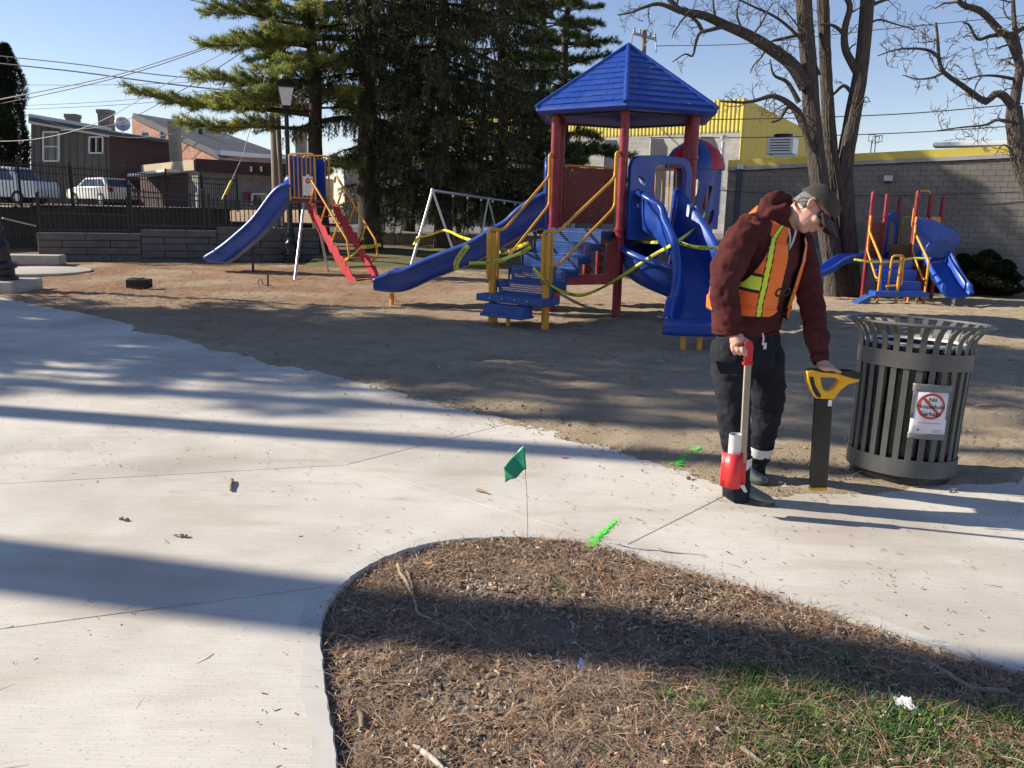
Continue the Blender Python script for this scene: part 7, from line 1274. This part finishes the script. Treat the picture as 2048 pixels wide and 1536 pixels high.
# spine rings: (px, py, D, half width, half depth)
SP = [(1490, 668, 4.60, .178, .142), (1491, 650, 4.60, .205, .165), (1498, 605, 4.60, .212, .178), (1512, 555, 4.59, .218, .182), (1528, 505, 4.58, .222, .178), (1543, 468, 4.57, .212, .155), (1556, 447, 4.56, .150, .118), (1566, 432, 4.55, .082, .085)]
SC_ = [P(x, y, d) for x, y, d, a, b in SP]
def spine(h):                                               # h 0..1 -> centre, tangent, a, b
    f = max(0, min(.9999, h)) * (len(SP) - 1); i = int(f); t = f - i; c = curve_pt(SC_, f); tan = (curve_pt(SC_, min(len(SP) - 1, f + .15)) - curve_pt(SC_, max(0, f - .15))).normalized(); return c, tan, SP[i][3] + (SP[i + 1][3] - SP[i][3]) * t, SP[i][4] + (SP[i + 1][4] - SP[i][4]) * t
def curve_pt(K, f):
    i = min(len(K) - 2, int(f)); t = f - i; p0, p1, p2, p3 = K[max(0, i - 1)], K[i], K[i + 1], K[min(len(K) - 1, i + 2)]
    return .5 * ((2 * p1) + (p2 - p0) * t + (2 * p0 - 5 * p1 + 4 * p2 - p3) * t * t + (3 * p1 - p0 - 3 * p2 + p3) * t ** 3)
def tsurf(h, phi, off=0.0):
    c, t, a, b = spine(h); fw = (Fd - t * Fd.dot(t)).normalized(); cs, sn = math.cos(phi), math.sin(phi); e = .86; cx = math.copysign(abs(cs) ** e, cs); sx_ = math.copysign(abs(sn) ** e, sn)
    return c + fw * ((b + off) * cx) - Lt * ((a + off) * sx_)
def limb_tube(mb, keys, n=18, ns=14, wr=0.0):
    c = [Vector(P(x, y, d)) for x, y, d, r in keys]; rs = [k[3] for k in keys]; pts = [curve_pt(c, i / n * (len(c) - 1)) for i in range(n + 1)]; rr2 = []
    for i in range(n + 1): f = i / n * (len(rs) - 1); j = min(len(rs) - 2, int(f)); rr2.append((rs[j] + (rs[j + 1] - rs[j]) * (f - j)) * (1 + wr * math.sin(i * 1.55 + math.sin(i * .7) * 2) * (.35 + .65 * math.exp(-((i / n - .52) / .2) ** 2) + .5 * (i / n > .82))))
    if wr: pts = [q + Vector((math.sin(i * 1.1), math.cos(i * 1.7), 0)) * (wr * .06) for i, q in enumerate(pts)]
    mb.tube(pts, rr2, ns); return pts
RA = [(1490, 462, 4.42, .088), (1470, 505, 4.38, .088), (1452, 555, 4.34, .082), (1449, 595, 4.32, .075), (1458, 635, 4.30, .062), (1467, 664, 4.29, .047)]
LA = [(1588, 476, 4.72, .090), (1606, 520, 4.68, .086), (1617, 570, 4.62, .078), (1624, 620, 4.55, .070), (1632, 675, 4.46, .058), (1641, 722, 4.39, .043)]
RL = [(1468, 675, 4.52, .118), (1464, 735, 4.50, .112), (1466, 790, 4.48, .098), (1469, 850, 4.47, .090), (1474, 910, 4.47, .076), (1472, 962, 4.47, .074), (1472, 992, 4.47, .073)]
LL = [(1516, 675, 4.70, .118), (1530, 735, 4.72, .110), (1536, 790, 4.75, .096), (1532, 840, 4.79, .086), (1520, 890, 4.84, .078), (1508, 935, 4.88, .074), (1505, 960, 4.89, .070)]
# --- head frame
hc = P(1625, 418, 4.46); hup = (P(1666, 391, 4.44) - P(1589, 448, 4.46)).normalized(); hlat = Vector((.30, .95, 0)); hlat = (hlat - hup * hlat.dot(hup)).normalized(); hf = hup.cross(hlat).normalized()
hf = hf if hf.x > 0 else -hf
# turn the face a little to the viewer
rot = Matrix.Rotation(R(-8), 3, hup); hf = rot @ hf; hlat = rot @ hlat
def H(l, f, u): return hc + hlat * l + hf * f + hup * u
body = MB()
ell(body, H(0, -.005, .030), (hlat * .076, hf * .098, hup * .092)); ell(body, H(0, .022, -.040), (hlat * .060, hf * .072, hup * .080)); ell(body, H(0, .052, -.092), (hlat * .032, hf * .032, hup * .028)); ell(body, H(0, .062, -.040), (hlat * .046, hf * .030, hup * .050)); ell(body, H(0, .085, .018), (hlat * .050, hf * .016, hup * .016))
body.tube([H(0, .088, .012), H(0, .108, -.018), H(0, .118, -.034), H(0, .098, -.044)], [.009, .012, .0155, .009], 10)
for s in (-1, 1): ell(body, H(s * .013, .102, -.036), (hlat * .010, hf * .012, hup * .009)); ell(body, H(s * .047, .060, -.028), (hlat * .020, hf * .024, hup * .020))
ell(body, H(0, .094, -.061), (hlat * .026, hf * .010, hup * .0065)); ell(body, H(0, .090, -.074), (hlat * .022, hf * .010, hup * .007))
for s in (-1, 1):
    body.tube([H(s * .077, -.012, .030), H(s * .088, -.028, .026), H(s * .090, -.033, .004), H(s * .084, -.022, -.018), H(s * .077, -.008, -.026)], [.006, .009, .009, .009, .006], 8); ell(body, H(s * .078, -.016, .002), (hlat * .008, hf * .014, hup * .024))
body.tube([H(0, -.030, -.035), P(1583, 443, 4.52), P(1566, 455, 4.55)], [.062, .060, .066], 14)
# inner body under the clothes, one continuous surface with head and hands
body.tube([P(1566, 452, 4.55), P(1545, 490, 4.57), P(1512, 560, 4.59), P(1495, 640, 4.60), P(1494, 680, 4.60)], [.075, .11, .12, .115, .11], 14)
for K in (RA, LA): limb_tube(body, [(x, y, d, r * .52) for x, y, d, r in K])
for K in (RL, LL): limb_tube(body, [(x, y, d, r * .55) for x, y, d, r in K])
body.tube([P(1490, 462, 4.44), P(1545, 470, 4.57), P(1588, 476, 4.70)], .06, 10); body.tube([P(1468, 680, 4.54), P(1516, 680, 4.68)], .07, 10)
def finger(mb, pts, r0=.0098, r1=.0078): mb.tube([Vector(p) for p in pts], [r0 + (r1 - r0) * i / (len(pts) - 1) for i in range(len(pts))], 8); ell(mb, pts[-1], (Vector((r1, 0, 0)), Vector((0, r1, 0)), Vector((0, 0, r1))), 8, 6)
# right hand: fist round the red grip, index finger down the trigger
w = P(1468, 666, 4.29); gx = Vector((1, 0, 0)); gy = Vector((0, 1, 0)); kn = P(1478, 690, 4.255)
body.tube([w, w.lerp(kn, .5), kn], [.030, .036, .034], 10); ell(body, w.lerp(kn, .62), (gx * .040, gy * .026, UPZ * .046))
for k, (dx, dy) in enumerate([(-.036, .018), (-.014, .004), (.008, -.008)]):
    b0 = kn + gx * dx + gy * (dy - .012) + UPZ * -.006; finger(body, [b0, b0 + Vector((.004, -.016, -.022)), b0 + Vector((.018, -.010, -.040)), b0 + Vector((.034, .008, -.038)), b0 + Vector((.038, .024, -.026))], .0112, .0085)
b0 = kn + gx * .024 + gy * -.018; finger(body, [b0, b0 + Vector((.006, -.012, -.026)), b0 + Vector((.010, -.008, -.050)), b0 + Vector((.012, -.002, -.070))], .0112, .0082)
finger(body, [w.lerp(kn, .35) + gx * .022 + gy * .004, w.lerp(kn, .5) + Vector((.046, .010, -.002)), kn + Vector((.062, .020, .012)), kn + Vector((.064, .016, -.012))], .0128, .0092)
# left hand: over the bar of the locator, fingers round the far side and back under it
w = P(1642, 724, 4.39); kn = P(1651, 735, 4.340); body.tube([w, w.lerp(kn, .6), kn + gy * .01], [.028, .034, .030], 10); ell(body, P(1652, 735, 4.345), (gx * .048, gy * .036, UPZ * .021))
for k, dx in enumerate((-.034, -.011, .012, .034)):
    b0 = kn + gx * (dx + .004) + Vector((0, .026, .002)); finger(body, [b0, b0 + Vector((.001, .018, -.012)), b0 + Vector((.001, .018, -.036)), b0 + Vector((0, -.006, -.050)), b0 + Vector((-.001, -.034, -.050))], .0108, .0084)
finger(body, [kn + Vector((.012, -.022, 0)), kn + Vector((.034, -.036, -.004)), kn + Vector((.054, -.036, -.012)), kn + Vector((.068, -.032, -.018))], .0125, .0092)
bo = remesh(body, 'body', M['skin'], .0048, man, 5)
# --- hoodie
hd = MB(); hd.loft([[tsurf(h, 2 * math.pi * k / 40) for k in range(40)] for h in [i / 28 for i in range(28)]])
limb_tube(hd, RA, 44, 18, .036); limb_tube(hd, LA, 44, 18, .036); hd.tube([P(1492, 462, 4.42), P(1545, 466, 4.57), P(1588, 474, 4.72)], [.09, .12, .088], 14)
nb = P(1566, 433, 4.55); nd = (P(1583, 443, 4.52) - P(1556, 447, 4.56)).normalized(); na_ = (P(1588, 425, 4.52) - P(1560, 445, 4.55)).normalized(); u1 = Lt; u2 = na_.cross(u1).normalized()
hd.tube([nb + (u1 * math.cos(a) * .092 + u2 * math.sin(a) * .082) for a in [2 * math.pi * k / 24 for k in range(25)]], .034, 10, cap=False)
hd.tube(PX((1522, 432, 4.50), (1534, 408, 4.53), (1552, 397, 4.58), (1572, 402, 4.64), (1582, 420, 4.68)), [.03, .046, .05, .042, .03], 12); hd.tube(PX((1530, 440, 4.46), (1548, 424, 4.47), (1566, 420, 4.48), (1574, 436, 4.46)), [.03, .036, .034, .026], 10); hd.tube(PX((1536, 428, 4.58), (1552, 415, 4.62), (1566, 425, 4.66)), [.05, .06, .045], 12)
ho = remesh(hd, 'hoodie', M['hoodie'], .009, man, 2, .036, .12, disp2=.016, ds2=.05)
for K in (RA, LA):                                          # ribbed cuffs
    a, b = P(*K[-1][:3]), P(*K[-2][:3]); d_ = (a - b).normalized(); mb = MB(); mb.tube([a - d_ * .035, a - d_ * .01, a + d_ * .012], [K[-1][3] + .007, K[-1][3] + .004, K[-1][3] - .002], 18, cap=False); o = mb.build('cuff', M['hoodie'], ho, 60); s_ = o.modifiers.new('t', 'SOLIDIFY'); s_.thickness = .006
mb = MB(); mb.loft([[tsurf(h, 2 * math.pi * k / 48, o_) for k in range(48)] for h, o_ in ((.0, .004), (.03, .010), (.06, .012), (.085, .006))], cap=False); o = mb.build('waistband', M['hoodie'], ho, 60)
# --- trousers
tr = MB(); limb_tube(tr, RL, 48, 18, .035); limb_tube(tr, LL, 48, 18, .035); tr.loft([[P(x, y, d) + Fd * (b * math.cos(t)) - Lt * (a * math.sin(t)) for t in [2 * math.pi * k / 30 for k in range(30)]] for x, y, d, a, b in ((1490, 640, 4.60, .165, .135), (1490, 668, 4.60, .182, .150), (1491, 705, 4.60, .19, .155), (1494, 730, 4.60, .175, .14))])
to = remesh(tr, 'trousers', M['navy'], .009, man, 2, .030, .10, disp2=.010, ds2=.04)
for K, i, nm in ((RL, 4.05, 0), (LL, 3.95, 1)):
    c = [P(*k[:3]) for k in K]; p0, p1 = curve_pt(c, i), curve_pt(c, i + .36); mb = MB(); mb.tube([p0, p1], [K[4][3] + .007, K[4][3] + .005], 24, cap=False); mb.build('reflective_band', M['reflect'], to, 60)
mb = MB(); mb.loft([[P(x, y, 4.375 + k * .012) for k in range(2)] for x, y in ((1430, 722), (1462, 727), (1492, 738))], closed=False, cap=False)
fl_ = MB(); q = [P(1430, 722, 4.395), P(1484, 727, 4.375), P(1487, 745, 4.372), P(1470, 752, 4.368), P(1440, 747, 4.385)]; fl_.add(q, [(0, 1, 2, 3, 4)]); o = fl_.build('pocket_flap', M['navy'], to); s_ = o.modifiers.new('t', 'SOLIDIFY'); s_.thickness = .008
mb = MB(); mb.tube(PX((1524, 664, 4.44), (1527, 676, 4.43), (1525, 690, 4.43)), .006, 6); mb.box(P(1530, 692, 4.43), (.016, .006, .035)); mb.build('key_clip', M['reflect'], to, 60)
# --- shoes
M['shoe'] = pm('grey green work shoe', (.15, .185, .155), (.22, .255, .215), 12, .75, .5, 90, c3=(.08, .09, .08), s3=9, t3=.62, w3=.2, bdist=.004); M['sole'] = pm('shoe sole', (.05, .055, .05), rough=.8)
def shoe(heel, toe, name='shoe'):
    h_, t_ = Vector(heel), Vector(toe); d_ = (t_ - h_); L = d_.length; d_.normalize(); s_ = Vector((-d_.y, d_.x, 0)); prof = [(-.02, .030, .06), (.0, .038, .085), (.10, .042, .105), (.25, .043, .112), (.42, .044, .100), (.58, .050, .078), (.74, .052, .062), (.88, .046, .052), (.97, .030, .040), (1.0, .012, .026)]
    mb = MB(); rings = []
    for t, w_, z in prof: c = h_ + d_ * (L * t); rings.append([c + s_ * (w_ * math.cos(a)) + UPZ * (.016 + (z - .016) * (.5 + .5 * math.sin(a)) if math.sin(a) > -.5 else .014) for a in [2 * math.pi * k / 18 for k in range(18)]])
    mb.loft(rings); o = mb.build(name, M['shoe'], man, 60); ss = o.modifiers.new('s', 'SUBSURF'); ss.levels = 1; ss.render_levels = 1
    m2 = MB(); pts = [(t, w_ + .005) for t, w_, z in prof]; loop = [h_ + d_ * (L * t) + s_ * w_ for t, w_ in pts] + [h_ + d_ * (L * t) - s_ * w_ for t, w_ in pts[::-1]]; n = len(loop); m2.add([p + UPZ * .001 for p in loop] + [p + UPZ * .024 for p in loop], [tuple(range(n - 1, -1, -1)), tuple(range(n, 2 * n))] + [(i, (i + 1) % n, n + (i + 1) % n, n + i) for i in range(n)]); m2.build('sole', M['sole'], o, 50)
shoe(G(1452, 988), G(1546, 1013)); shoe(G(1478, 962), G(1535, 972))
# --- vest, a separate shell over the hoodie
NV, NH = 320, 200; vs, fsx, mi = [], [], []
def vest_cell(h, p):                                        # p in degrees, 0 front, + to his right (viewer) side ; returns material index or None
    q = abs(p); edge = 9 + 20 * max(0, (h - .30) / .6) ** 1.3 if p > 0 else 7 + 24 * max(0, (h - .30) / .6) ** 1.3
    bottom = (.235 if p > 0 else .20) + (.05 * max(0, 1 - (q - edge) / 14) ** 2 if q > edge else 0)
    ahc, ahw = 98, 44 * math.sqrt(max(0, 1 - ((h - .70) / .30) ** 2)) if h < .70 else 44 * math.sqrt(max(0, 1 - ((h - .70) / .165) ** 2))
    dd = min((q - edge) * .0036, (h - bottom) * .62, (.97 - h) * .6, ((abs(q - ahc) - ahw) * .0036) if .40 < h < .865 else 9)
    if dd < 0: return None
    if dd < .007: return 3
    if q < 120:
        st = edge + 22 + 6 * math.sin(h * 4)
        if abs(q - st) < .9 or abs(q - st - 9) < .9: return 3
        if st < q < st + 9: return 2
        if edge < q < st: return 1
        if p > 0 and .405 < h < .475 and st + 10 < q < 86: return 2
        if p > 0 and (.39 < h < .405 or .475 < h < .49) and st + 10 < q < 88: return 3
    return 0
grid = {}
for j in range(NH + 1):
    h = .13 + (.98 - .13) * j / NH
    for i in range(NV + 1):
        p = -180 + 360 * i / NV; grid[i, j] = len(vs); vs.append(tsurf(h, R(p), .026 + .006 * math.sin(h * 9 + p * .07) + (.008 if h < .3 else 0) + .022 * max(0, (h - .72) / .28)))
for j in range(NH):
    for i in range(NV):
        m_ = vest_cell(.13 + .85 * (j + .5) / NH, -180 + 360 * (i + .5) / NV)
        if m_ is not None: fsx.append((grid[i, j], grid[i + 1, j], grid[i + 1, j + 1], grid[i, j + 1])); mi.append(m_)
mb = MB(); mb.v = [tuple(v) for v in vs]; mb.f = fsx; mb.m = mi; vo = mb.build('safety_vest', [M['vest'], M['vest_band'], M['lime'], M['binding']], man, 180)
bm = bmesh.new(); bm.from_mesh(vo.data); bmesh.ops.delete(bm, geom=[v for v in bm.verts if not v.link_faces], context='VERTS'); bm.to_mesh(vo.data); bm.free(); s_ = vo.modifiers.new('t', 'SOLIDIFY'); s_.thickness = .004
# drawstrings and chest print
for q in (((1577, 458, 4.405), (1580, 478, 4.40), (1576, 500, 4.405), (1574, 520, 4.41)), ((1592, 462, 4.41), (1586, 482, 4.40), (1578, 498, 4.402))): mb = MB(); mb.tube(curve(PX(*q), 12), .0055, 6); mb.build('drawstring', pm('white cord', (.6, .6, .62), rough=.8), ho, 60)
tm = text_mesh('OO', .062, Matrix.Identity(4), M['binding'], 'lettering', None, bold=.003)
for v in tm.data.vertices: v.co = tsurf(.40 + v.co.y * 1.05, R(8 - v.co.x * 290), .022)
tm.parent = ho; tm.matrix_parent_inverse = ho.matrix_basis.inverted()
# --- hair, cap, glasses
mb = MB(); rows = []
for i in range(11):
    ph = R(100 + 160 * i / 10); rows.append([H(math.sin(ph) * .0785 * (1.02), math.cos(ph) * .101 - .004, u) for u in (-.045, -.02, .01, .04, .06)])
mb.loft(rows, closed=False, cap=False); o = mb.build('hair', pm('short grey hair', (.16, .15, .14), (.30, .29, .28), 160, .8, .8, 400), man, 80); s_ = o.modifiers.new('t', 'SOLIDIFY'); s_.thickness = .007
mb = MB(); rings = []
for i in range(10):
    t = i / 9; u = .030 + .098 * math.sin(t * math.pi / 2); k = math.cos(t * math.pi / 2) ** .62; rings.append([H(math.cos(a) * .091 * k, math.sin(a) * .116 * k - .002 + .004 * (1 - t), u - (.018 * -math.sin(a) if t < .6 else 0) * (1 - t) * .8) for a in [2 * math.pi * q / 36 for q in range(36)]])
mb.loft(rings, cap=False); cp_ = mb.build('cap', M['cap'], man, 60); s_ = cp_.modifiers.new('t', 'SOLIDIFY'); s_.thickness = .004
mb = MB(); rows = []
for i in range(13):
    a = R(-62 + 124 * i / 12); row = []
    for j in range(7): r_ = j / 6; row.append(H(math.sin(a) * (.088 + .004 * r_), math.cos(a) * .110 + r_ * .098 * math.cos(a * .9), .040 - .034 * r_ - .030 * (abs(a) / R(62)) ** 2 * (1 - .1 * r_)))
    rows.append(row)
mb.loft(rows, closed=False, cap=False); o = mb.build('brim', M['cap'], cp_, 80); s_ = o.modifiers.new('t', 'SOLIDIFY'); s_.thickness = .005
mb = MB(); mb.tube([H(math.sin(R(50)) * .0 - .0925 * math.cos(t) * .55, .116 * math.cos(t) * .83, .030 + .103 * math.sin(t)) for t in [math.pi / 2 * k / 10 for k in range(11)]], .0012, 4); mb.build('seam', pm('pale stitching', (.35, .34, .33), rough=.8), cp_)
M['lens'] = pm('dark glasses lens', (.008, .008, .010), rough=.08, spec=.8); mb = MB(); rows = []
for i in range(17):
    a = R(-68 + 136 * i / 16); rows.append([H(math.sin(a) * (.079 + .004 * math.cos(a)), math.cos(a) * .104 + .004, u) for u in (-.020 - .006 * math.cos(a * 2), -.006, .008, .020)])
mb.loft(rows, closed=False, cap=False); o = mb.build('sunglasses', M['lens'], man, 80); s_ = o.modifiers.new('t', 'SOLIDIFY'); s_.thickness = .004
for s in (-1, 1): mb = MB(); mb.tube([H(s * .078, .042, .014), H(s * .086, -.01, .022), H(s * .086, -.03, .012)], .0032, 6); mb.build('temple_arm', M['binding'], o)
mb = MB(); mb.tube(curve([H(-.086, -.03, .012), H(-.080, -.075, -.030), P(1590, 428, 4.47), P(1578, 432, 4.50)], 10), .0022, 5); mb.build('glasses_cord', M['binding'], o)
# ------------------------------------------------------------------ marking wand with paint can
wp = P(1470, 975, 4.27); wand = thing('marking_wand', wp, 'marking wand with red trigger grip, wooden shaft and red can holder', 'marking wand')
mb = MB(); a, b = P(1496, 722, 4.235), P(1485, 925, 4.275); mb.bar(a, b, .034, .022, (0, 1, 0)); mb.build('shaft', pm('bare wood shaft', (.30, .25, .18), (.40, .34, .25), 12, .7, .3, 60, stretch=(1, 1, .1)), wand, bevel=.003)
M['red_tool'] = pm('red enamel', (.62, .022, .028), (.70, .035, .04), 6, .4)
mb = MB(); g0_ = [(1489, 684), (1497, 681), (1505, 684), (1507, 694), (1504, 728), (1488, 728), (1487, 716), (1491, 704)]; mb.loft([[P(x, y, d) for x, y in g0_] for d in (4.222, 4.252)]); mb.build('grip', M['red_tool'], wand, 30, bevel=.004); mb = MB(); mb.box(P(1495, 727, 4.235), (.048, .034, .012)); mb.build('grip_plate', M['red_tool'], wand)
hl_ = [P(1447, y, 4.275) for y in (905, 975)]; mb = MB(); cx = P(1467, 930, 4.265); rows = []
for z in (P(1467, 905, 4.265).z, P(1467, 940, 4.265).z, P(1467, 973, 4.265).z): rows.append([Vector((cx.x + x, cx.y + y, z)) for x, y in [(-.062, .012), (-.056, .004), (-.044, -.004)] + [(.0395 * math.cos(a), .0395 * math.sin(a) - .004) for a in [R(195 + 150 * k / 10) for k in range(11)]] + [(.042, -.004), (.050, .004), (.066, .004), (.070, .014)]])
mb.loft(rows, closed=False, cap=False); o = mb.build('can_holder', M['red_tool'], wand, 50); s_ = o.modifiers.new('t', 'SOLIDIFY'); s_.thickness = .004
mb = MB(); q = [P(1478, 970, 4.255), P(1489, 970, 4.255), P(1495, 984, 4.25), P(1489, 985, 4.25)]; mb.loft([q, [v + Vector((0, .01, 0)) for v in q]]); mb.build('foot_tab', M['galv'], wand)
for x, y in ((1482, 912), (1489, 912), (1447, 925), (1447, 958)): m2 = MB(); m2.lathe([(.004, 0), (.0035, .003)], 8, P(x, y, 4.262), M=Matrix.Rotation(R(90), 3, 'X')); m2.build('rivet', M['galv'], wand)
can = thing('spray_can', P(1466, 970, 4.265), 'white and silver paint can standing upside down in the red holder', 'spray can'); zt2, zb2 = P(1466, 868, 4.265).z, P(1466, 965, 4.265).z; cb_ = Vector((cx.x, cx.y, 0)); mb = MB(); mb.lathe([(.0345, zb2), (.0345, zt2 - .004), (.036, zt2 - .002), (.036, zt2)], 26, cb_, False); mb.build('can_body', pm('white printed can', (.62, .62, .61), (.74, .74, .73), 24, .35, c3=(.50, .51, .52), s3=40, t3=.58), can, 40); mb = MB(); mb.lathe([(.0355, zt2), (.034, zt2 - .006), (.02, zt2 - .014), (.001, zt2 - .016)], 26, cb_, False); mb.build('can_bottom', M['galv'], can, 40)
# ------------------------------------------------------------------ cable locator
D2 = 4.345; loc = thing('cable_locator', P(1640, 978, D2), 'yellow and black handheld cable locator with long black shaft', 'locator'); M['tool_yellow'] = pm('yellow tool plastic', (.78, .40, .012), (.84, .46, .02), 8, .4)
def pl2(px, dep, name, mat, hole=None, d0=D2, bev=.004):
    o_ = P(1660, 770, d0); s = d0 / 1650 / math.cos(PITCH) * .985; f2 = lambda q: [((x - 1660) * s, -(y - 770) * s) for x, y in q][::-1]
    mb = MB(); mb.plate(f2(px), [f2(hole)] if hole else [], o_ + Vector((0, dep / 2, 0)), (1, 0, 0), (0, 0, 1), dep); return mb.build(name, M[mat] if isinstance(mat, str) else mat, loc, 35, bevel=bev)
pl2([(1608, 742), (1618, 739), (1640, 743), (1672, 744), (1700, 753), (1716, 756), (1714, 760), (1694, 766), (1680, 778), (1672, 790), (1667, 798), (1632, 797), (1624, 786), (1612, 764)], .048, 'housing', 'tool_yellow', [(1636, 752), (1664, 753), (1674, 757), (1673, 764), (1664, 776), (1654, 782), (1646, 780), (1640, 770)])
pl2([(1608, 741), (1616, 736), (1642, 737), (1668, 741), (1672, 746), (1640, 744), (1618, 744)], .040, 'grip_top', 'black'); pl2([(1613, 752), (1621, 752), (1627, 770), (1640, 789), (1640, 796), (1631, 792), (1622, 780)], .053, 'side_stripe', 'black', bev=.001); pl2([(1670, 738), (1700, 738), (1714, 742), (1716, 754), (1700, 753), (1672, 746)], .060, 'display_unit', 'black')
mb = MB(); q = [P(1680, 737.2, D2 - .02), P(1704, 738.5, D2 - .02), P(1704, 737.0, D2 + .022), P(1680, 736, D2 + .022)]; mb.add(q, [(0, 1, 2, 3)]); mb.build('screen', pm('grey lcd', (.35, .40, .45), rough=.15), loc)
a, b = P(1647, 796, D2), P(1636, 973, D2 + .012); mb = MB(); mb.bar(a, b, .092, .046, (0, 1, 0)); mb.build('shaft', pm('satin black shaft', (.010, .012, .011), (.016, .018, .016), 5, .3), loc, bevel=.010, segs=3); d_ = (b - a).normalized(); mb = MB(); mb.bar(b - d_ * .001, b + d_ * .020, .094, .048, (0, 1, 0)); mb.build('foot_cap', M['tool_yellow'], loc, bevel=.008)
mb = MB(); mb.box(P(1660, 806, D2 - .026), (.020, .002, .035)); mb.build('label_sticker', M['paper'], loc)
